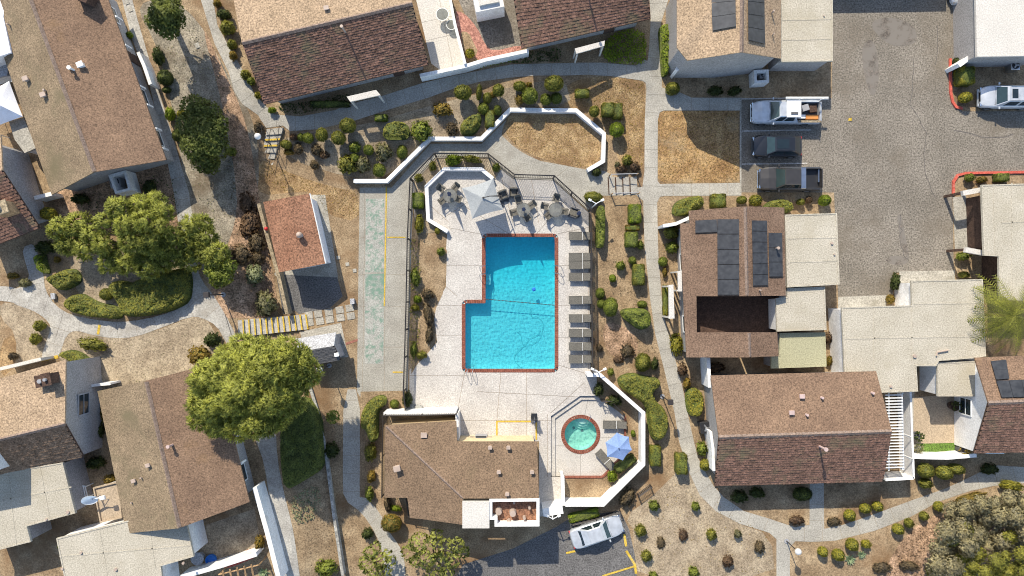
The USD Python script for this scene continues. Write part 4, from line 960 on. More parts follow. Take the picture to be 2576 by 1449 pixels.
def coping(t, inner, step, width, top, mt='brick', h=.16):
    r = inner.exterior; n = int(r.length / step)
    for k in range(n):
        a, b = np.array(r.interpolate((k + .04) * r.length / n).coords[0]), np.array(r.interpolate((k + .96) * r.length / n).coords[0])
        d = (b - a) / np.linalg.norm(b - a); o = np.array([d[1], -d[0]])
        if inner.contains(shapely.Point((a + b) / 2 + o * .05)): o = -o
        c = (a + b) / 2 + o * (width / 2 - .025); L = np.linalg.norm(b - a) + (.0 if width < .2 else .004)
        t.add('coping_brick', rbox(c[0], c[1], top - h / 2 + rng.uniform(-.003, .003), L, width, h, math.atan2(d[1], d[0]), .012), mt)


coping(pool, POOL_IN, .155, .30, .045)
# underwater step and the swim ladder inside
pool.add('entry_step', extrude(Polygon([W(*q)[:2] for q in Dp('1222,690 1234,690 1234,716 1222,716')]), -1.5, -.7), 'plaster_pool')

spa = Thing('hot_tub', 'round green hot tub with brick ring on the walled terrace', 'hot tub', SPA_C)
spa.add('basin_wall', extrude(SPA_IN.buffer(.2).difference(SPA_IN), -1.6, -.42), 'plaster_spa')
spa.add('basin_floor', extrude(SPA_IN.buffer(.1), -1.7, -1.25), 'plaster_spa')
for k, (r, z) in enumerate(((.95, -1.05), (.72, -.85), (.48, -.66))):
    spa.add('step', extrude(shapely.Point(SPA_C[0] + .22, SPA_C[1] + 1.28).buffer(r, quad_segs=12).intersection(SPA_IN.buffer(.05)), -1.3, z), 'plaster_spa')
for x, y in ((-.5, .35), (.22, .12)): spa.add('drain', rbox(SPA_C[0] + x, SPA_C[1] + y, -1.235, .2, .2, .03, .5), 'greymetal')
spa.add('water', extrude(SPA_IN.buffer(-.004), -1.55, -.45), 'spawater', kind='structure')
coping(spa, SPA_IN, .145, .31, -.265)
spa.add('handrail', tube([SPA_C + [.75, 1.75, .0], SPA_C + [.75, 1.7, .85], SPA_C + [.62, 1.2, .8], SPA_C + [.5, .85, -.2]], .022), 'steel')
t = Thing('hot_tub_terrace', None, None, SPA_C, kind='structure')
cutl = unary_union([LineString([W(*a, -.3)[:2] for a in l]).buffer(.012) for l in ([(1396, 1120), (1418, 1120)], [(1500, 1100), (1575, 1100)], [(1460, 1140), (1460, 1202)], [(1480, 1000), (1470, 1050)])])
for p in polys(SPA_A.difference(SPA_B.union(SPA_OUT))): t.add('step_slab', extrude(p, -.7, -.15), 'spadeck')
for p in polys(SPA_B.difference(SPA_OUT.buffer(-.02)).difference(cutl)): t.add('deck_slab', extrude(p, -.8, -.3), 'spadeck')
t.add('joint_bed', extrude(SPA_B.difference(SPA_OUT.buffer(-.05)), -.85, -.33), 'joint')
q = LineString([W(*a, .05)[:2] for a in Dp('1417,1201 1517,1201 1557,1158 1573,1100 1573,1047')]); n = int(q.length / .23)
t = Thing('brick_edge', 'row of red edging bricks between hot tub terrace and its planters', 'edging', (*q.centroid.coords[0], 0))
for k in range(n):
    a, b = q.interpolate(k * q.length / n + .005).coords[0], q.interpolate((k + 1) * q.length / n - .005).coords[0]
    t.add('edging_brick', rbox((a[0] + b[0]) / 2, (a[1] + b[1]) / 2, -.12, math.dist(a, b), .12, .4, math.atan2(b[1] - a[1], b[0] - a[0])), 'brick')

# things in and around the pool
t = Thing('lane_rope', 'dark float rope stretched across the pool', 'rope', W(1308, 760, -.13)); a, b = W(1221, 752.5, -.1), W(1396.5, 768, -.1)
t.add('cord', cyl(a, b, .02, 6), 'blackplastic')
for k in range(18): c = a + (b - a) * (k + .5) / 18; t.add('float', cyl(c - (b - a) / 62, c + (b - a) / 62, .035, 8), 'blackplastic')
t = Thing('pool_float', 'blue cube shaped chlorine float drifting on the pool', 'float', W(1343, 728, -.14)); c = W(1343, 728, -.08); t.add('float_body', rbox(c[0], c[1], -.1, .3, .3, .2, .3, .05), 'blueplastic'); t.add('lid', cyl(c + [0, 0, .06], c + [0, 0, .12], .09, 10), 'blueplastic')


def curve(pts, n=8):
    p = np.array(pts); out = []
    for i in range(len(p) - 1):
        a, b, c, d = p[max(i - 1, 0)], p[i], p[i + 1], p[min(i + 2, len(p) - 1)]
        for k in range(n):
            u = k / n; out.append(.5 * (2 * b + (c - a) * u + (2 * a - 5 * b + 4 * c - d) * u * u + (3 * b - a - 3 * c + d) * u ** 3))
    return out + [p[-1]]


t = Thing('pool_hose', 'thin looping vacuum hose lying under the shallow end water', 'hose', W(1340, 850, -.9))
t.add('hose', tube(curve([W(x, y, -.9) for x, y in T(2, 1, '140,880 150,940 195,945 232,985 228,1050 205,1110 150,1150 95,1160 60,1190 25,1230 20,1270 50,1310 95,1340')], 5), .013, 5), 'hoseblue')
t.add('hose', tube(curve([W(x, y, -.9) for x, y in T(2, 1, '35,1050 65,1080 75,1130 95,1160 130,1110 190,1080 215,1040')], 5), .013, 5), 'hoseblue')


def rail_loop(t, p, q, h=.85):
    p, q = np.array(p), np.array(q); t.add('grab_rail', tube(curve([p, p + [0, 0, h * .7], p * .7 + q * .3 + [0, 0, h], p * .25 + q * .75 + [0, 0, h * .75], q + [0, 0, -.5]], 5), .022), 'steel')


t = Thing('pool_ladder', 'steel grab rails on the right edge of the pool', 'ladder', W(1410, 685)); rail_loop(t, W(1412, 672), W(1393, 668)); rail_loop(t, W(1412, 690), W(1393, 686))
t = Thing('pool_ladder', 'steel grab rails on the left edge of the deep end', 'ladder', W(1206, 685)); rail_loop(t, W(1206, 672), W(1225, 668)); rail_loop(t, W(1206, 692), W(1225, 688))
t = Thing('pool_ladder', 'steel ladder at the lower left corner of the pool', 'ladder', W(1182, 933)); rail_loop(t, W(1175, 944), W(1178, 921), .95); rail_loop(t, W(1189, 944), W(1192, 921), .95)
for k in range(3): t.add('rung', cyl(W(1178, 921, -.3 - k * .22), W(1192, 921, -.3 - k * .22), .02, 6), 'steel')
t = Thing('pool_lift', 'dark pool lift chair standing at the corner of the yellow rectangle', 'pool lift', W(1343, 1050)); b = W(1343, 1050)
t.add('base', rbox(b[0], b[1] - .1, .12, .5, .6, .24, 0, .03), 'slate'); t.add('mast', cyl(b + [0, -.15, .2], b + [0, -.15, 1.3], .06, 8), 'steel'); t.add('seat', rbox(b[0], b[1] + .25, .75, .5, .45, .08, 0, .02), 'blackplastic'); t.add('backrest', rbox(b[0], b[1] + .02, 1.05, .5, .07, .55, 0, .02), 'blackplastic'); t.add('arm', tube([b + [0, -.15, 1.25], b + [0, .1, 1.2], b + [0, .2, .8]], .03), 'steel')
b = W(1211, 1099); t = Thing('barbecue', 'dark barbecue grill against the clubhouse wall', 'grill', b)
t.add('cart', rbox(b[0], b[1], .42, 1.0, .5, .8, 0, .03), 'greymetal'); t.add('hood', cyl(b + [-.42, 0, .85], b + [.42, 0, .85], .26, 14), 'blackplastic'); t.add('side_shelf', rbox(b[0] + .72, b[1], .82, .4, .45, .04), 'steel'); t.add('side_shelf', rbox(b[0] - .72, b[1], .82, .4, .45, .04), 'steel')
for q, r, lb in (((1032, 1028), .45, 'darker of two boulders at the left end of the railed white wall'), ((1052, 1028), .48, 'paler boulder on the deck beside the railed white wall')):
    b = W(*q); m = trimesh.creation.icosphere(3); m.vertices *= 1 + .25 * (meshkit.fbm(m.vertices * 1.5 + q[0]) - .5)[:, None]; m.vertices *= [r, r * .75, r * .6]; m.apply_translation(b + [0, 0, r * .2])
    t = Thing('boulder', lb, 'boulder', b); t.add('stone', m, 'rock', smooth=True)


# ---------------------------------------------------------------- fences
def fence(name, label, line, h, first=0.0, ztop=None, step=.14, post_every=2.3, base=None, lean=True):
    """Iron picket fence; line = plan points of its top rail."""
    g = [G(*p) if base is None else np.array([0, 0, base]) for p in line]
    P = [W(p[0], p[1], q[2] + h) for p, q in zip(line, g)]
    z0 = [q[2] for q in g]
    t = Thing(name, label, 'fence', np.array(P[0]) - [0, 0, h])
    for (a, za), (b, zb) in zip(zip(P, z0), zip(P[1:], z0[1:])):
        L = math.dist(a[:2], b[:2]); A = np.array([*a[:2], za]); B = np.array([*b[:2], zb])
        for hh, r in ((h, .036), (h - .22, .028), (.12, .028)): t.add('rail', cyl(A + [0, 0, hh], B + [0, 0, hh], r, 4), 'iron')
        n = max(1, round(L / post_every))
        for k in range(n): c = A + (B - A) * k / n; t.add('post', rbox(c[0], c[1], c[2] + h / 2 + .03, .07, .07, h + .06), 'iron'); 
        n = max(1, int(L / step))
        for k in range(n): c = A + (B - A) * (k + .5) / n; t.add('picket', rbox(c[0], c[1], c[2] + h / 2 + .02, .03, .03, h - .1), 'iron')
    c = np.array([*P[-1][:2], z0[-1]]); t.add('post', rbox(c[0], c[1], c[2] + h / 2 + .03, .07, .07, h + .06), 'iron')
    return t


fence('iron_fence', 'black iron picket fence zigzagging above the seat wall and lounge', Dp('1031.4,448 1092.4,385 1228,386.2 1294,438.4 1394.5,441.4 1486,525'), 1.75)
fence('iron_fence', 'long black iron fence between shuffleboard court and pool planting', Dp('1031,449 1024,600 1021,760 1017,900 1014,985 1019,1032'), 1.75)
fence('iron_fence', 'black iron fence behind the row of sun loungers', Dp('1487,527 1489,700 1491,860 1492,940'), 1.75)
fence('iron_fence', 'iron railing on the white wall along the top of the clubhouse', Dp('966,1046 1060,1045 1147,1043'), 2.6, base=0.0)
fence('iron_fence', 'dark iron railing along the left side of the clubhouse', Dp('963,1048 961,1150 960,1252'), 1.9)
fence('iron_fence', 'iron railing round the sunken corner below the clubhouse roof', Dp('972,1250 1021,1251 1027,1300 1062,1307'), 1.2)
fence('railing', 'small black railing in the upper right corner of the hot tub terrace', Dp('1514,1010 1538,1010 1572,1044'), .9, base=-.1, step=.16)
fence('railing', 'grey handrail on the path steps below the hot tub wall', Dp('1608,1250 1640,1226'), .9, step=.14)
fence('railing', 'dark railing behind the silver sedan at the bottom', Dp('1440,1322 1500,1308 1562,1290'), .9, step=.3)

# ---------------------------------------------------------------- stairs and stepping stones
t = Thing('garden_stairs', 'flight of concrete steps with yellow nosings beside the grey shed', 'stairs', W(685, 820))
N_ = 12; A0, A1, B0, B1 = (598, 806), (770, 791), (600, 848), (776, 828)
for k in range(N_):
    z = 1.62 - 1.6 * k / N_; u, v = k / N_, (k + 1) / N_
    q = [W(A0[0] + (A1[0] - A0[0]) * s, A0[1] + (A1[1] - A0[1]) * s, z)[:2] for s in (u, v)] + [W(B0[0] + (B1[0] - B0[0]) * s, B0[1] + (B1[1] - B0[1]) * s, z)[:2] for s in (v, u)]
    s_ = t.add('step', extrude(Polygon(q).buffer(.005), z - .6, z), 'concrete_left')
    q = [W(A0[0] + (A1[0] - A0[0]) * s, A0[1] + (A1[1] - A0[1]) * s, z)[:2] for s in (v - .018, v + .002)] + [W(B0[0] + (B1[0] - B0[0]) * s, B0[1] + (B1[1] - B0[1]) * s, z)[:2] for s in (v + .002, v - .018)]
    t.add('nosing', extrude(Polygon(q), z - .05, z + .012), 'yellowpaint', parent=s_)
t.add('handrail', tube([G(597, 852) + [0, 0, .9], G(640, 853) + [0, 0, .9]], .025), 'iron'); t.add('handrail', tube([G(578, 790) + [0, 0, .9], G(597, 852) + [0, 0, .9], G(597, 852)], .025), 'iron')
t = Thing('garden_stairs', 'short pale steps with yellow nosing at the left end of the curved walk', 'stairs', G(684, 370))
for k in range(6):
    u, v = k / 6, (k + 1) / 6; z = 1.06 - .12 * k
    L_ = lambda s: (671 - 15 * s, 325 + 88 * s); R_ = lambda s: (712 - 26 * s, 321 + 94 * s)
    s_ = t.add('step', extrude(Polygon([W(*L_(u), z)[:2], W(*R_(u), z)[:2], W(*R_(v), z)[:2], W(*L_(v), z)[:2]]).buffer(.005), z - .6, z), 'concrete')
    if k in (1, 2): t.add('nosing', extrude(Polygon([W(*L_(v - .05), z)[:2], W(*R_(v - .05), z)[:2], W(*R_(v), z)[:2], W(*L_(v), z)[:2]]), z - .05, z + .01), 'yellowpaint', parent=s_)
for a, b in (((669, 322), (656, 405)), ((690, 330), (676, 405)), ((711, 322), (704, 390))):
    a, b = G(*a), G(*b); t.add('handrail', tube([a, a + [0, 0, .85], b + [0, 0, .85], b], .025), 'iron')
t = Thing('timber_steps', 'timber framed steps with wooden rails between lawn and pool walk', 'stairs', G(1568, 465))
for k in range(4):
    z = .48 - .1 * k; x = 1602 - 18 * k; q = [W(*p, z)[:2] for p in ((x - 18, 446), (x, 444), (x + 2, 486), (x - 16, 488))]
    s_ = t.add('step', extrude(Polygon(q), z - .5, z), 'concrete'); a, b = W(x - 18, 446, z), W(x - 16, 488, z); t.add('riser_board', cyl(a, b, .05, 4), 'darkwood', parent=s_)
for a, b in (((1532, 443), (1600, 441)), ((1537, 490), (1604, 488))):
    a, b = G(*a), G(*b); t.add('handrail', tube([a + [0, 0, .9], b + [0, 0, .9]], .035), 'greymetal')
    for q in (a, b): t.add('post', cyl(q, q + [0, 0, .95], .05, 6), 'wood')
t = Thing('stepping_stones', None, None, W(832, 790), kind='structure')
for q in T(1, 1, '400,930 470,920 550,907 632,890 708,875 405,985 483,975 557,962 638,948 717,935'):
    b = G(*q); t.add('paver', rbox(b[0], b[1], .02, .66, .58, .08, .17, .012), 'pad')
for q in T(1, 1, '622,495 690,545 745,593'):
    b = G(*q); t.add('paver', rbox(b[0], b[1], .02, .3, .3, .07, .1, .012), 'pad')
for q in T(0, 0, '958,15 984,70 1490,345'): b = G(*q); t.add('paver', rbox(b[0], b[1], b[2] + .02, .35, .45, .08, .4, .012), 'pad')
b = G(889, 758); t = Thing('utility_box', 'small grey utility box beside the stepping stones', 'utility box', b); t.add('body', rbox(b[0], b[1], .22, .32, .42, .44, .05, .03), 'greymetal'); t.add('lid', rbox(b[0], b[1], .46, .36, .46, .05, .05, .015), 'roofgrey')
b = G(138, 745); t = Thing('utility_box', 'small pale meter box beside the left garden path', 'utility box', b); t.add('body', rbox(b[0], b[1], b[2] + .12, .3, .45, .24, .1, .03), 'creampale'); t.add('lid', rbox(b[0], b[1], b[2] + .26, .34, .5, .04, .1, .012), 'roofgrey')
b = G(2138, 301); t = Thing('paper_scrap', 'yellow scrap lying alone on the parking yard', 'litter', b); t.add('scrap', slab(np.array([[b[0] - .15, b[1] - .12, .55], [b[0] + .14, b[1] - .1, .56], [b[0] + .12, b[1] + .14, .6], [b[0] - .13, b[1] + .1, .55]]), .02), 'yellowpaint')


# ---------------------------------------------------------------- lamps
def lamp(label, px, py, h, kind):
    b0 = G(px, py); b = W(px, py, b0[2] + h); b = np.array([b[0], b[1], gz(b[0], b[1])]); top = b + [0, 0, h]
    t = Thing('lamp_post', label, 'lamp post', b); t.add('base', cyl(b, b + [0, 0, .08], .2, 12), 'greymetal'); t.add('pole', cyl(b, top - [0, 0, .1], .05, 8, .04), 'iron')
    if kind == 'globe': t.add('globe', trimesh.creation.icosphere(2, .26).apply_translation(top), 'lampglass', smooth=True); t.add('collar', cyl(top - [0, 0, .36], top - [0, 0, .2], .09, 8), 'iron')
    else: hd = t.add('lamp_head', rbox(*top, .42, .42, .3, .05, .03), 'iron'); t.add('lens', rbox(top[0], top[1], top[2] - .16, .34, .34, .03, .05), 'lampglass', parent=hd)


lamp('white globe lamp at the top of the short pale steps', 645, 341, 3.0, 'globe')
lamp('square headed lamp leaning over the left garden path', 518, 742, 3.1, 'box')
lamp('white globe lamp in the bed at the lower right path', 2008, 1388, 2.4, 'globe')
lamp('square headed lamp beside the right walkway near the hot tub', 1687, 1012, 3.0, 'box')
lamp('white globe lamp in the shade behind the grey shed', 802, 931, 3.0, 'globe')
def spot(label, px, py, h):
    b0 = G(px, py); b = W(px, py, b0[2] + h); b = np.array([b[0], b[1], gz(b[0], b[1])]); t = Thing('flood_light', label, 'lamp', b); t.add('pole', cyl(b, b + [0, 0, h], .05, 8), 'whitemetal')
    for s in (-1, 1): e = b + [s * .5, .28, h + .02]; t.add('arm', cyl(b + [0, 0, h - .05], e, .035, 6), 'whitemetal'); t.add('lamp_head', rbox(*e, .26, .18, .14, .4 * s, .02), 'whitemetal')
spot('white twin arm flood light at the corner of the lounge fence', 1500, 512, 3.0)
spot('white twin flood light at the gate below the hot tub wall', 1391, 1306, 2.6)
spot('white lamp on the corner post above the hot tub wall', 1506, 937, 2.2)


# ---------------------------------------------------------------- pool furniture
def move(name, src, label, category, group, loc, rz):
    p = numbered('/World', name); x = UsdGeom.Xform.Define(stage, p); x.AddTranslateOp().Set(Gf.Vec3d(*map(float, loc))); x.AddRotateZOp().Set(math.degrees(rz)); pr = x.GetPrim()
    pr.GetReferences().AddInternalReference(src); pr.SetInstanceable(True)
    pr.SetCustomDataByKey('label', label); pr.SetCustomDataByKey('category', category)
    if group: pr.SetCustomDataByKey('group', group)
    return pr


def proto(name):
    p = f'/World/Kinds/{name}'; stage.CreateClassPrim(p); t = Thing.__new__(Thing); t.path = p; t.base = np.zeros(3); t.prim = stage.GetPrimAtPath(p); return t


def bar(p, q, w=.05, h=.04):
    p, q = np.array(p, float), np.array(q, float); d = q - p; L = np.linalg.norm(d); m = trimesh.creation.box([L, w, h])
    m.apply_transform(trimesh.transformations.rotation_matrix(-math.asin(d[2] / L), [0, 1, 0])); m.apply_transform(trimesh.transformations.rotation_matrix(math.atan2(d[1], d[0]), [0, 0, 1])); m.apply_translation((p + q) / 2); return m


stage.CreateClassPrim('/World/Kinds')
pl = proto('sun_lounger_kind')
for s in (-1, 1): pl.add('side_rail', bar([-.95, s * .32, .42], [.95, s * .32, .42]), 'sling')
for x in (-.8, .7):
    for s in (-1, 1): pl.add('leg', bar([x, s * .31, 0], [x, s * .31, .42], .05, .05), 'sling')
pl.add('seat', slab(np.array([[-.94, -.3, .44], [.2, -.3, .42], [.2, .3, .42], [-.94, .3, .44]]), .02), 'sling')
pl.add('backrest', slab(np.array([[.24, -.3, .44], [.98, -.3, .72], [.98, .3, .72], [.24, .3, .44]]), .025), 'sling')
pl.add('cross_bar', bar([.22, -.33, .445], [.22, .33, .445], .03, .03), 'whitemetal')
pl.add('cross_bar', bar([.98, -.33, .74], [.98, .33, .74], .03, .03), 'sling')
LOUNGERS = ['at the top of the row under a parasol shadow', 'at the top of the tight group of three', 'in the middle of the tight group of three', 'at the foot of the tight group beside the grab rails', 'just above the right end of the float rope line', 'first below the gap under the float rope', 'third from the bottom of the row', 'second from the bottom of the row', 'at the bottom of the row above the white wall corner']
for q, lb in zip(T(2, 1, '510,335 510,492 510,552 510,642 510,815 510,952 510,1062 510,1163 510,1257'), LOUNGERS):
    move('sun_lounger', pl.path, 'grey sling lounger ' + lb, 'sun lounger', 'sun loungers along the pool fence', G(*q), rng.uniform(-.02, .02))
move('sun_lounger', pl.path, 'grey sling lounger lying above the blue parasol by the hot tub', 'sun lounger', 'sun loungers by the hot tub', W(1543, 1066, -.3), 0)
move('sun_lounger', pl.path, 'grey sling lounger set diagonally below the hot tub', 'sun lounger', 'sun loungers by the hot tub', W(1521, 1153, -.3), -math.radians(48))

pc = proto('sling_chair_kind')
pc.add('seat', slab(np.array([[-.25, -.25, .44], [.25, -.25, .46], [.25, .25, .46], [-.25, .25, .44]]), .025), 'sling')
pc.add('backrest', trimesh.convex.convex_hull(np.array([[-.25, s * .25, z] if z < .5 else [-.40, s * .24, z] for s in (-1, 1) for z in (.44, .95)] + [[-.22, s * .25, .44] for s in (-1, 1)] + [[-.37, s * .24, .95] for s in (-1, 1)])), 'sling')
for s in (-1, 1):
    pc.add('leg', cyl([.24, s * .26, 0], [.22, s * .26, .66], .016, 5), 'iron'); pc.add('leg', cyl([-.36, s * .26, 0], [-.26, s * .26, .5], .016, 5), 'iron'); pc.add('armrest', bar([.25, s * .27, .66], [-.33, s * .27, .68], .05, .03), 'sling')
pt = proto('round_table_kind')
pt.add('tabletop', cyl([0, 0, .70], [0, 0, .725], .56, 28), 'glasstop'); pt.add('rim', cat([trimesh.creation.annulus(.55, .59, .05, sections=28).apply_translation([0, 0, .71])]), 'sling')
for k in range(4): a = k * math.pi / 2 + .4; pt.add('leg', tube([[.5 * math.cos(a), .5 * math.sin(a), 0], [.3 * math.cos(a), .3 * math.sin(a), .4], [.42 * math.cos(a), .42 * math.sin(a), .7]], .018, 5), 'sling')
sets = [((1134, 495), 'nearest the seat wall', [(1112, 477), (1147, 474), (1116, 506), (1152, 502)]),
        ((1316, 530), 'in the middle of the lounge', [(1304, 505), (1337, 518), (1294, 536), (1325, 548)]),
        ((1396, 530), 'beside the right hand armchair', [(1398, 502), (1371, 521), (1380, 543), (1416, 533)])]
where = [['upper left', 'upper right', 'lower left', 'lower right'], ['upper', 'right', 'left', 'lower'], ['upper', 'left', 'lower left', 'right']]
for (tp, lb, ch), wh in zip(sets, where):
    move('round_table', pt.path, 'round glass patio table ' + lb, 'table', 'round tables on the pool lounge', G(*tp), rng.uniform(0, 1))
    for c, w in zip(ch, wh):
        b = G(*c); a = G(*tp); move('patio_chair', pc.path, f'{w} sling chair at the table {lb}', 'chair', 'sling chairs round the lounge tables', b, math.atan2(a[1] - b[1], a[0] - b[0]) + rng.uniform(-.2, .2))
pa = proto('cushioned_armchair_kind')
pa.add('base', rbox(0, 0, .2, .78, .8, .26, 0, .03), 'slate'); pa.add('seat_cushion', rbox(.04, 0, .38, .62, .56, .14, 0, .05), 'sling'); pa.add('back_cushion', rbox(-.32, 0, .58, .18, .6, .5, 0, .05), 'sling')
for s in (-1, 1): pa.add('armrest', rbox(0, s * .36, .45, .76, .1, .3, 0, .03), 'slate')
for q, a, lb in (((1266, 492), -1.2, 'grey cushioned armchair next to the cantilever parasol pole'), ((1292, 486), -1.6, 'grey cushioned armchair against the lounge fence'), ((1443, 537), 2.8, 'grey cushioned armchair at the right end of the lounge')):
    move('armchair', pa.path, lb, 'armchair', 'cushioned armchairs on the lounge', G(*q), a)
pf = proto('folded_parasol_kind')
v = []
for k in range(12):
    a = k * math.pi / 6; r = 1.0 if k % 2 else .7; v.append((math.cos(a) * r, math.sin(a) * r))
rings = [(1.05, .16), (1.3, .19), (1.9, .13), (2.55, .05), (2.7, .01)]; V = [[x * r, y * r, z] for z, r in rings for x, y in v]; F = []
for i in range(len(rings) - 1):
    for k in range(12): j = (k + 1) % 12; F += [[i * 12 + k, i * 12 + j, i * 12 + 12 + j], [i * 12 + k, i * 12 + 12 + j, i * 12 + 12 + k]]
V += [[0, 0, 1.05], [0, 0, 2.72]]; n = len(V); F += [[n - 2, (k + 1) % 12, k] for k in range(12)] + [[n - 1, (n - 14) + k, (n - 14) + (k + 1) % 12] for k in range(12)]
plain('navy', (0.035, 0.05, 0.11), .8)
pf.add('folded_canopy', tm(V, F), 'navy'); pf.add('pole', cyl([0, 0, .05], [0, 0, 2.8], .022, 8), 'greymetal'); pf.add('foot', cyl([0, 0, 0], [0, 0, .09], .25, 16), 'slate')
for q, lb in (((1134, 494), 'folded navy parasol in the table nearest the seat wall'), ((1317, 531), 'folded navy parasol in the middle lounge table'), ((1452, 541), 'folded navy parasol beside the right hand armchair')):
    move('folded_parasol', pf.path, lb, 'parasol', 'folded parasols on the lounge', G(*q), .3)

# open parasols
def canopy_part(t, apex, rim, mt, sag=.06, drop=.12):
    apex = np.array(apex)
    for k in range(len(rim)):
        a, b = np.array(rim[k]), np.array(rim[(k + 1) % len(rim)]); V, F = [], []; n = 5
        for i in range(n + 1):
            for j in range(i + 1):
                u = i / n; w = (j / i) if i else 0; p = apex * (1 - u) + (a * (1 - w) + b * w) * u; p = p - [0, 0, sag * 4 * w * (1 - w) * u]; c = (apex + 0) ; p[:2] -= (p[:2] - apex[:2]) * .07 * 4 * w * (1 - w) * u; V.append(p)
        ix = lambda i, j: i * (i + 1) // 2 + j
        for i in range(n):
            for j in range(i + 1):
                F.append([ix(i, j), ix(i + 1, j), ix(i + 1, j + 1)])
                if j < i: F.append([ix(i, j), ix(i + 1, j + 1), ix(i, j + 1)])
        m = tm(V, F)
        if m.face_normals[0][2] < 0: m.invert()
        low = tm(np.array(V) - [0, 0, .012], np.array(m.faces)[:, ::-1]); t.add('canopy_panel', cat([m, low]), mt)
        t.add('rib', cyl(apex - [0, 0, .05], a - [0, 0, .03], .014, 5), 'greymetal')


t = Thing('cantilever_parasol', 'big square grey cantilever parasol over the pool lounge', 'parasol', G(1263, 503)); ap = W(1215.4, 497.5, 2.85)
canopy_part(t, ap, [W(1162, 473, 2.4), W(1241, 448.5, 2.4), W(1266, 527, 2.4), W(1188, 550.5, 2.4)], 'fabricgrey')
b = G(1263, 503); t.add('pole', cyl(b, b + [0, 0, 2.9], .045, 8), 'iron'); t.add('arm', tube([b + [0, 0, 2.3], ap + [.55, .1, .25], ap + [0, 0, .06]], .035), 'iron'); t.add('arm', tube([b + [0, 0, 2.9], ap + [.55, .1, .25]], .03), 'iron'); t.add('finial', cyl(ap, ap + [0, 0, .1], .07, 8), 'iron')
for dx, dy in ((.35, 0), (-.35, 0), (0, .35), (0, -.35)): t.add('base_slab', rbox(b[0] + dx, b[1] + dy, .05, .45 if dx else .3, .3 if dx else .45, .08), 'slate')
t = Thing('parasol', 'open blue six sided parasol beside the hot tub', 'parasol', W(1557, 1128, -.3)); ap = W(1557, 1128, 2.15)
canopy_part(t, ap, [W(*q, 1.85) for q in ((1590, 1132), (1567, 1158.5), (1527, 1149), (1523, 1113), (1552, 1088), (1582, 1099))], 'fabricblue', .05)
b = np.array([ap[0], ap[1], -.3]); t.add('pole', cyl(b, ap, .025, 8), 'greymetal'); t.add('finial', cyl(ap, ap + [0, 0, .1], .05, 8), 'navy'); t.add('foot', cyl(b, b + [0, 0, .1], .28, 16), 'slate')
t = Thing('gazebo_canopy', 'white pop up canopy cut by the left edge', 'canopy', W(-8, 265, 1.6)); ap = W(-6, 262, 4.9); rim = [W(23, 204, 4.0), W(57, 293, 4.0), W(-38, 330, 4.0), W(-72, 238, 4.0)]
canopy_part(t, ap, rim, 'fabricwhite', .08)
for q in rim: t.add('pole', cyl(np.array([q[0] * .995, q[1], 1.6]), q * [.995, 1, 1], .03, 6), 'whitemetal')
b = G(1115, 45); t = Thing('glass_table', 'round pale glass table on the pale patio at the top', 'table', b); zt = b[2] + .74
t.add('tabletop', cyl([b[0], b[1], zt], [b[0], b[1], zt + .02], .5, 28), 'glasstop'); t.add('rim', trimesh.creation.annulus(.48, .52, .04, sections=28).apply_translation([b[0], b[1], zt + .01]), 'whitemetal')
for k in range(4): a = k * 1.571; t.add('leg', cyl([b[0] + .38 * math.cos(a), b[1] + .38 * math.sin(a), b[2]], [b[0] + .3 * math.cos(a), b[1] + .3 * math.sin(a), zt], .018, 6), 'whitemetal')
b = G(1137, 68); t = Thing('glass_table', 'second round glass table lower on the sunny edge of the pale patio', 'table', b); zt = b[2] + .5
t.add('tabletop', cyl([b[0], b[1], zt], [b[0], b[1], zt + .02], .4, 28), 'glasstop'); t.add('rim', trimesh.creation.annulus(.38, .42, .04, sections=28).apply_translation([b[0], b[1], zt + .01]), 'whitemetal')
for k in range(4): a = k * 1.571; t.add('leg', cyl([b[0] + .3 * math.cos(a), b[1] + .3 * math.sin(a), b[2]], [b[0] + .25 * math.cos(a), b[1] + .25 * math.sin(a), zt], .018, 6), 'whitemetal')
# dish on the tan roof
b = W(240, 1252, 4.0); b[2] = 3.4; t = Thing('satellite_dish', 'white satellite dish on the little tan roof', 'satellite dish', b); a = np.linspace(0, 2 * math.pi, 25)[:-1]
V = [[0, 0, 0]]; F = []
for i, r in enumerate((.2, .4, .58)):
    V += [[r * math.cos(x), r * math.sin(x) * .85, r * r * .35] for x in a]
for k in range(24):
    j = (k + 1) % 24; F.append([0, 1 + k, 1 + j])
    for i in range(2): F += [[1 + i * 24 + k, 1 + i * 24 + 24 + k, 1 + i * 24 + 24 + j], [1 + i * 24 + k, 1 + i * 24 + 24 + j, 1 + i * 24 + j]]
m = tm(V, F); m = cat([m, tm(np.array(V) - [0, 0, .03], np.array(F)[:, ::-1])]); m.apply_transform(trimesh.transformations.rotation_matrix(.7, [1, .6, 0])); m.apply_translation(b + [-.2, 0, 1.0])
t.add('dish', m, 'whitemetal'); t.add('mast', cyl(b, b + [0, 0, 1.0], .045, 8), 'greymetal'); t.add('arm', cyl(b + [-.1, 0, .95], b + [.75, .15, 1.05], .035, 6), 'whitemetal'); t.add('receiver', rbox(b[0] + .85, b[1] + .15, 4.5, .4, .3, .2, .2, .03), 'whitemetal')
for dx in (-.2, .25): t.add('stay', cyl(b + [.45 + dx, -.3, .02], b + [.05, 0, .8], .025, 5), 'greymetal')
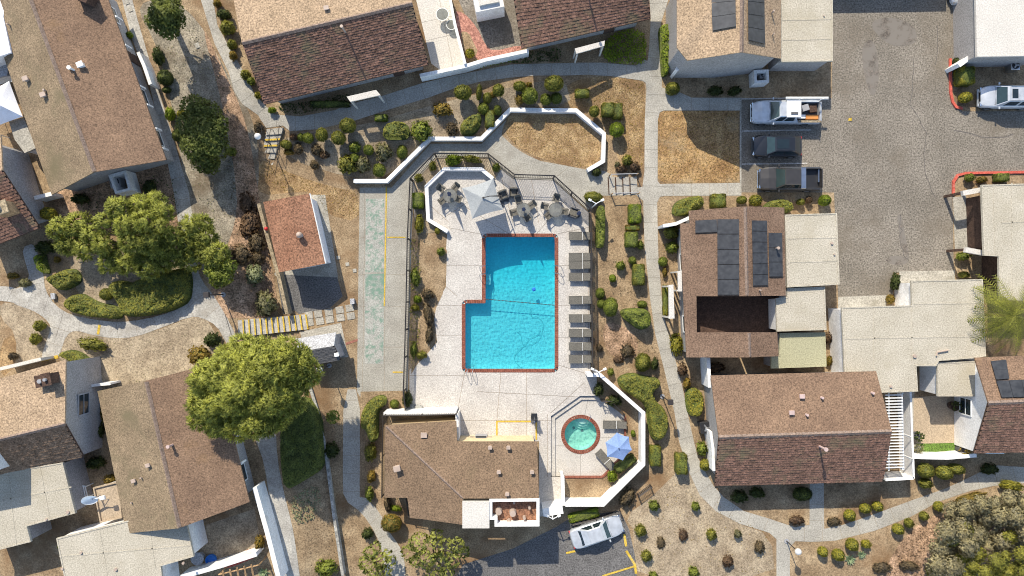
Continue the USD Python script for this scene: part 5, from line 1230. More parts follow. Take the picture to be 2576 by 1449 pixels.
# pots and bits
def pot(label, px, py, r, body, leaf, mt='leaf_green'):
    b = G(px, py); t = Thing('potted_plant', label, 'potted plant', b); t.add('pot', cyl(b, b + [0, 0, r * 1.6], r * .75, 12, r), body)
    q = rng.normal(0, 1, (70, 3)); q /= np.linalg.norm(q, axis=1)[:, None]; q = q * r * 1.15 * rng.uniform(.6, 1, (70, 1)) + b + [0, 0, r * 2.2]
    t.add('foliage', leaves(q, r * .35), leaf)


def leaves(P, size, nrm=None, jitter=1.0, aspect=.55):
    n = len(P); d = rng.normal(0, 1, (n, 3)); d /= np.linalg.norm(d, axis=1)[:, None]
    if nrm is not None: d = nrm + d * jitter * .8; d /= np.linalg.norm(d, axis=1)[:, None]
    u = np.cross(d, rng.normal(0, 1, (n, 3))); u /= np.linalg.norm(u, axis=1)[:, None]; w = np.cross(d, u); s = size * rng.uniform(.65, 1.3, (n, 1))
    V = np.stack([P - u * s, P + w * s * aspect, P + u * s, P - w * s * aspect], 1).reshape(-1, 3); i = np.arange(n)[:, None] * 4
    return tm(V, np.vstack([i + [0, 2, 1], i + [0, 3, 2]]))


pot('pink flowering pot at the foot of the white window wall', 2417, 1082, .3, 'terracotta', 'pink')
pot('dark pot with green leaves in the courtyard corner', 2415, 1098, .3, 'slate', 'leaf_green')
pot('terracotta pot with reddish plant above the turf strip', 2412, 1111, .3, 'terracotta', 'leaf_red')
pot('big leafy pot at the right end of the turf strip', 2411, 1128, .45, 'slate', 'leaf_gold')
pot('grey barrel planter at the left side of the courtyard', 2298, 1093, .35, 'slate', 'leaf_dark')
pot('pale pot with grey plant at the left end of the turf strip', 2299, 1124, .32, 'rock', 'leaf_grey')
pot('dark round pot in the shaded courtyard', 2391, 1019, .4, 'darkwood', 'leaf_dark')
pot('red pot beside the white bin at the bottom left garden wall', 527, 1420, .22, 'redpaint', 'leaf_green')
b = G(533, 1406); t = Thing('paddling_pool', 'small round blue tub on the clay border at the bottom left', 'tub', b); t.add('tub_wall', trimesh.creation.annulus(.36, .42, .3, sections=24).apply_translation(b + [0, 0, .15]), 'blueplastic'); t.add('tub_floor', cyl(b, b + [0, 0, .16], .37, 24), 'blueplastic')
b = G(506, 1397); t = Thing('round_table', 'round grey garden table between cream roof and gravel yard', 'table', b); t.add('tabletop', cyl(b + [0, 0, .7], b + [0, 0, .74], .52, 24), 'roofgrey'); t.add('pedestal', cyl(b, b + [0, 0, .7], .06, 8), 'greymetal'); t.add('foot', cyl(b, b + [0, 0, .05], .3, 16), 'greymetal')
b = W(672, 576, 1.1); b[2] = 0; t = Thing('life_ring_post', 'red capped post between the retaining wall and the red brown shed', 'post', b); t.add('post', cyl(b, b + [0, 0, 1.3], .06, 8), 'wood'); t.add('cap', trimesh.creation.icosphere(2, .16).apply_translation(b + [0, 0, 1.35]), 'redplastic')
awning('white slatted canopy over the side entrance left of the broad entrance', Dp('1682,717 1694,716 1697,801 1683,802'), 2.9)
awning('narrow white bay roof on the left wall of the solar house', Dp('1705,682 1715,681 1716,733 1706,733'), 3.0)
# ---------------------------------------------------------------- cars
KIND = {  # windscreen foot, roof front, roof rear, rear glass foot (fractions of the length), belt, roof height
    'sedan': (.27, .41, .67, .86, .88, 1.43), 'suv': (.24, .36, .86, .97, 1.02, 1.68), 'hatch': (.26, .39, .80, .96, .92, 1.5), 'pickup': (.25, .35, .60, .63, 1.08, 1.82)}


def interp(x, pts): return np.interp(x, [p[0] for p in pts], [p[1] for p in pts])


def car(name, label, cat_, px, py, head, L, wd, kind, paint, roof=None, extras=None, group=None):
    g = G(px, py)[2]; c = W(px, py, g + .9); c[2] = g
    t = Thing(name, label, cat_, c, group)
    w0, r0, r1, w1, belt, rz_ = KIND[kind]; hw = wd / 2
    R = trimesh.transformations.rotation_matrix(head, [0, 0, 1])

    def put(part, m, mt, **k):
        m = m.copy(); m.apply_transform(R); m.apply_translation(c); return t.add(part, m, mt, **k)
    X = lambda f: L / 2 - f * L          # front at +x
    prof = [(0, belt * .62), (.02, belt * .74), (w0 * .5, belt * .93), (w0, belt), (.9, belt), (.97, belt * .97), (1, belt * .8)] if kind != 'sedan' else [(0, .58), (.03, .68), (w0 * .6, .83), (w0, belt), (.85, .95), (.96, .92), (1, .7)]
    plan = [(0, .50), (.012, .66), (.03, .80), (.06, .90), (.11, .97), (.2, 1), (.8, 1), (.9, .96), (.96, .88), (.985, .76), (1, .6)] if kind != 'pickup' else [(0, .55), (.012, .70), (.03, .83), (.06, .92), (.11, .98), (.2, 1), (.95, 1), (1, .97)]
    st = sorted(set([0, .012, .025, .05, .08, .14, .2, w0, .35, .5, .65, .8, .88, .94, .97, .985, 1])); V, F = [], []
    for s in st:
        w = hw * interp(s, plan); zt = interp(s, prof); zb = .24 + (.12 if s in (0, 1) else 0)
        V += [[X(s), y * w, z] for y, z in ((-.93, zb), (-1, .52), (-.985, zt * .8), (-.95, zt - .06), (-.84, zt), (0, zt + .035), (.84, zt), (.95, zt - .06), (.985, zt * .8), (1, .52), (.93, zb))]
    n = 11
    for i in range(len(st) - 1):
        for k in range(n): j = (k + 1) % n; F += [[i * n + k, i * n + j, i * n + n + j], [i * n + k, i * n + n + j, i * n + n + k]]
    e = (len(st) - 1) * n; F += [[0, k + 1, k] for k in range(1, n - 1)] + [[e, e + k, e + k + 1] for k in range(1, n - 1)]
    body = tm(V, F)
    if body.volume < 0: body.invert()
    if kind == 'pickup':
        b = mf(body) - mf(box(X(.975), -hw * .80, .62, X(.645), hw * .80, 3)); body = mft(b)
        put('body', body, paint); put('cargo_bed', box(X(.974), -hw * .79, .60, X(.646), hw * .79, .64), 'blackplastic'); put('tailgate', box(X(1.0), -hw * .8, .6, X(.985), hw * .8, belt + .01), paint)
    else: put('body', body, paint, smooth=40)
    wb, wr = hw * .86, hw * .67
    A = np.array([[X(w0), -wb, belt - .02], [X(w0), wb, belt - .02], [X(w1), wb, belt - .02], [X(w1), -wb, belt - .02]]); B = np.array([[X(r0), -wr, rz_ - .06], [X(r0), wr, rz_ - .06], [X(r1), wr, rz_ - .06], [X(r1), -wr, rz_ - .06]])
    top = B.copy(); m_ = top.mean(0); top = m_ + (top - m_) * [.93, .9, 1] + [0, 0, .06]
    put('cabin', trimesh.convex.convex_hull(np.vstack([A, B, top])), paint)
    put('roof_panel', trimesh.convex.convex_hull(np.vstack([m_ + (B - m_) * [.97, .93, 1] + [0, 0, .045], top + [0, 0, .015]])), roof or paint)

    def pane(part, q, inset=.07, mt='glassdark'):
        q = np.array(q, float); cc = q.mean(0); nn = np.cross(q[1] - q[0], q[2] - q[0]); nn /= np.linalg.norm(nn)
        if nn @ (cc - np.array([0, 0, .9])) < 0: nn = -nn
        i = cc + (q - cc) * (1 - inset * 1.6); put(part, trimesh.convex.convex_hull(np.vstack([i + nn * .012, i - nn * .02])), mt)
    pane('windshield', [A[0], A[1], B[1], B[0]], .06, 'glassgreen'); pane('rear_window', [A[2], A[3], B[3], B[2]], .08)
    for a, b in ((0, 3), (1, 2)):
        for f0, f1 in ((.06, .47), (.5, .92)):
            L_ = lambda P, Q, f: P + (Q - P) * f
            pane('side_window', [L_(A[a], A[b], max(f0, .14) if f0 < .1 else f0), L_(A[a], A[b], f1), L_(B[a], B[b], f1), L_(B[a], B[b], f0)], .07)
    for s in (-1, 1):
        for f in (.17, .80):
            y = s * (hw - .1); wp = put('wheel', cyl([X(f), y - .11, .34], [X(f), y + .11, .34], .34, 16), 'tyre'); put('rim', cyl([X(f), y + s * .105, .34], [X(f), y + s * .125, .34], .21, 12), 'steel', parent=wp)
        put('headlight', rbox(X(.022), s * hw * .66, interp(.03, prof) - .1, .14, .34, .12, -s * .25, .02), 'chrome'); put('taillight', rbox(X(.985), s * hw * .74, interp(.97, prof) - .22, .1, .22, .16, 0, .02), 'redplastic')
        put('mirror', rbox(X(w0 + .045), s * (hw + .08), belt + .06, .12, .2, .13, 0, .03), paint)
    put('front_bumper', rbox(X(.008), 0, .42, .12, wd * .78, .2, 0, .04), 'chrome' if kind == 'pickup' else paint); put('rear_bumper', rbox(X(.995), 0, .45, .12, wd * .8, .18, 0, .04), 'slate')
    for s in (-1, 1): put('wiper', cyl([X(w0 + .01), s * .25 - .2, belt + .03], [X(w0 + .02), s * .25 + .25, belt + .05], .012, 4), 'blackplastic')
    for f0 in (w0 - .012,): put('hood_seam', cyl([X(f0), -hw * .8, belt + .012], [X(f0), hw * .8, belt + .012], .012, 4), 'blackplastic')
    for s in (-1, 1): put('hood_seam', cyl([X(.05), s * hw * .70, interp(.05, prof) + .005], [X(w0 - .012), s * hw * .80, belt + .005], .01, 4), 'blackplastic')
    put('grille', rbox(X(.004), 0, .66 if kind != 'sedan' else .55, .05, hw * .8, .16), 'blackplastic')
    if extras: extras(put, X, hw, belt, rz_)
    return t


def work_truck(put, X, hw, belt, rz):
    put('canopy', box(X(.645), -hw * .72, rz - .04, X(.44), hw * .72, rz + .06), 'paintwhite', label='white cab roof cover')
    put('roof_vent', box(X(.60), hw * .3, rz + .06, X(.5), hw * .5, rz + .1), 'slate')
    put('ladder_rack', cyl([X(.42), -hw * .93, rz + .12], [X(1.03), -hw * .93, rz + .12], .05, 6), 'whitemetal')
    put('ladder_rack', cyl([X(.42), -hw * .8, rz + .12], [X(1.03), -hw * .8, rz + .12], .035, 6), 'whitemetal')
    for f in (.66, .97): put('rack_post', cyl([X(f), -hw * .9, belt - .05], [X(f), -hw * .9, rz + .12], .035, 6), 'whitemetal'); put('rack_post', cyl([X(f), hw * .9, belt - .05], [X(f), hw * .9, belt + .3], .03, 6), 'steel')
    put('cargo', rbox(X(.88), hw * .45, .78, 1.0, .35, .25, 0, .02), 'orangewood', label='orange timber in the bed'); put('cargo', rbox(X(.73), hw * .4, .76, .6, .3, .22), 'paintwhite'); put('cargo', rbox(X(.78), -hw * .35, .8, .55, .5, .3, .3), 'greymetal')
    put('cargo', rbox(X(.9), -hw * .3, .74, .6, .6, .2, .1), 'darkwood'); put('tool_rail', box(X(.99), hw * .8, belt, X(.66), hw * .98, belt + .04), 'greenwood')


def tool_truck(put, X, hw, belt, rz):
    put('tool_box', rbox(X(.685), 0, belt + .02, .42, hw * 1.75, .22, 0, .02), 'steel'); put('bed_rail', box(X(.96), -hw * .75, .64, X(.945), hw * .3, .9), 'steel')


def suv_extras(put, X, hw, belt, rz):
    put('sunroof', box(X(.52), -hw * .4, rz + .01, X(.42), hw * .4, rz + .035), 'glassdark')
    for s in (-1, 1): put('roof_rail', cyl([X(.4), s * hw * .62, rz + .04], [X(.84), s * hw * .62, rz + .04], .025, 6), 'steel')


def hatch_extras(put, X, hw, belt, rz): put('sunroof', box(X(.66), -hw * .42, rz + .005, X(.42), hw * .42, rz + .03), 'glassdark')


car('pickup_truck', 'silver pickup with white roof, pipe rack and orange timber in its bed', 'truck', 1978, 281, math.pi, 5.6, 1.9, 'pickup', 'paintsilver', 'paintsilver', work_truck, 'vehicles parked in the yard bays')
car('hatchback', 'black car parked between the two pickups', 'car', 1958, 366, math.pi, 4.0, 1.78, 'hatch', 'paintblack', None, hatch_extras, 'vehicles parked in the yard bays')
car('pickup_truck', 'dark grey pickup with a pale tool box behind its cab', 'truck', 1989, 449, math.pi, 5.1, 1.95, 'pickup', 'paintdark', None, tool_truck, 'vehicles parked in the yard bays')
car('suv', 'silver SUV with sunroof, cut by the right edge of the yard', 'car', 2541, 242, math.pi, 4.7, 1.85, 'suv', 'paintsilver', None, suv_extras)
car('sedan', 'silver sedan parked aslant below the hot tub wall', 'car', 1502, 1340, math.radians(18.5), 4.45, 1.78, 'sedan', 'paintsilver')
car('sedan', 'bluish car nose just showing at the top edge of the yard', 'car', 2424, -62, -math.pi / 2, 4.4, 1.75, 'sedan', 'paintsilver')
# ---------------------------------------------------------------- planting
def ball(n):
    q = rng.normal(0, 1, (n, 3)); return q / np.linalg.norm(q, axis=1)[:, None]


def shape_pts(kind, n):
    """Surface points and normals of a unit shrub (radius 1, height 1)."""
    d = ball(n)
    lump = .84 + .34 * meshkit.fbm(d * 1.7 + 3, 3, 5)[:, None]
    if kind == 'round': P = d * lump * [1, 1, .5] + [0, 0, .52]
    elif kind == 'box':
        e = .35; s = np.sign(d) * np.abs(d) ** e; s /= np.maximum(1, (np.abs(s) ** 5).sum(1) ** .2)[:, None]; P = s * (.5 + .5 * lump) * [.98, .98, .5] + [0, 0, .5]
    elif kind == 'cone': P = d * lump * [1, 1, .5] + [0, 0, .5]; P[:, :2] *= (1.08 - .45 * P[:, 2:])
    else:
        r = .62 + .75 * (meshkit.fbm(d * 2.2 + 5, 3, 3) - .1)[:, None]; P = d * r * [1, 1, .55] + [0, 0, .5]; P[:, 2] = np.maximum(P[:, 2], .02)
    keep = P[:, 2] > .03
    return P[keep], d[keep]


def shrub_kind(kind, leaf, n, size, core=.86):
    p = f'/World/Kinds/{kind}_{leaf}'
    if stage.GetPrimAtPath(p): return p
    t = proto(f'{kind}_{leaf}'); P, N = shape_pts(kind, n); P = P * [1, 1, 1] - N * rng.uniform(0, .1 if kind != 'loose' else .3, (len(P), 1)) * [1, 1, .5]
    ms = [leaves(P, size, N, .9 if kind == 'loose' else .55)]
    if core:
        c = trimesh.creation.icosphere(2); v = np.array(c.vertices)
        if kind == 'box': s = np.sign(v) * np.abs(v) ** .4; s /= np.maximum(1, (np.abs(s) ** 5).sum(1) ** .2)[:, None]; v = s
        v = v * core * [1, 1, .5] * (.84 + .34 * meshkit.fbm(np.array(c.vertices) * 1.7 + 3, 3, 5)[:, None] if kind in ('round', 'cone') else 1) * (1 if kind != 'loose' else .78) + [0, 0, .5]
        if kind == 'cone': v[:, :2] *= (1.08 - .45 * v[:, 2:])
        c.vertices = v; ms.append(c)
    nn = np.repeat(N + rng.normal(0, .28, N.shape) + [0, 0, .15], 4, 0)
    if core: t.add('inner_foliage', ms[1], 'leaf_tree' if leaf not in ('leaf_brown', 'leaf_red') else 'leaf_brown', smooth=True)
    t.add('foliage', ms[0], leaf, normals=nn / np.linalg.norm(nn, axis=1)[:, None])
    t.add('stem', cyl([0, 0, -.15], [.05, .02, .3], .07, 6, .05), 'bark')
    return p


def plant(name, kind, leaf, px, py, rx, ry, h, label, rz=0.0, category='shrub', stem=0.0, group=None):
    b = G(px, py, h * .55); rx, ry = rx * DU, ry * DU
    n, size, core = {'round': (900, .105, .88), 'box': (1100, .085, .92), 'cone': (900, .1, .88), 'loose': (520, .17, .8), 'dry': (420, .15, .5)}[kind]
    p = shrub_kind('loose' if kind == 'dry' else kind, leaf, n, size, core)
    pa = numbered('/World', name); x = UsdGeom.Xform.Define(stage, pa); x.AddTranslateOp().Set(Gf.Vec3d(b[0], b[1], b[2] + stem)); x.AddRotateZOp().Set(rz); x.AddScaleOp().Set(Gf.Vec3f(rx, ry, h))
    pr = x.GetPrim(); pr.GetReferences().AddInternalReference(p); pr.SetInstanceable(True)
    pr.SetCustomDataByKey('label', label); pr.SetCustomDataByKey('category', category)
    if group: pr.SetCustomDataByKey('group', group)


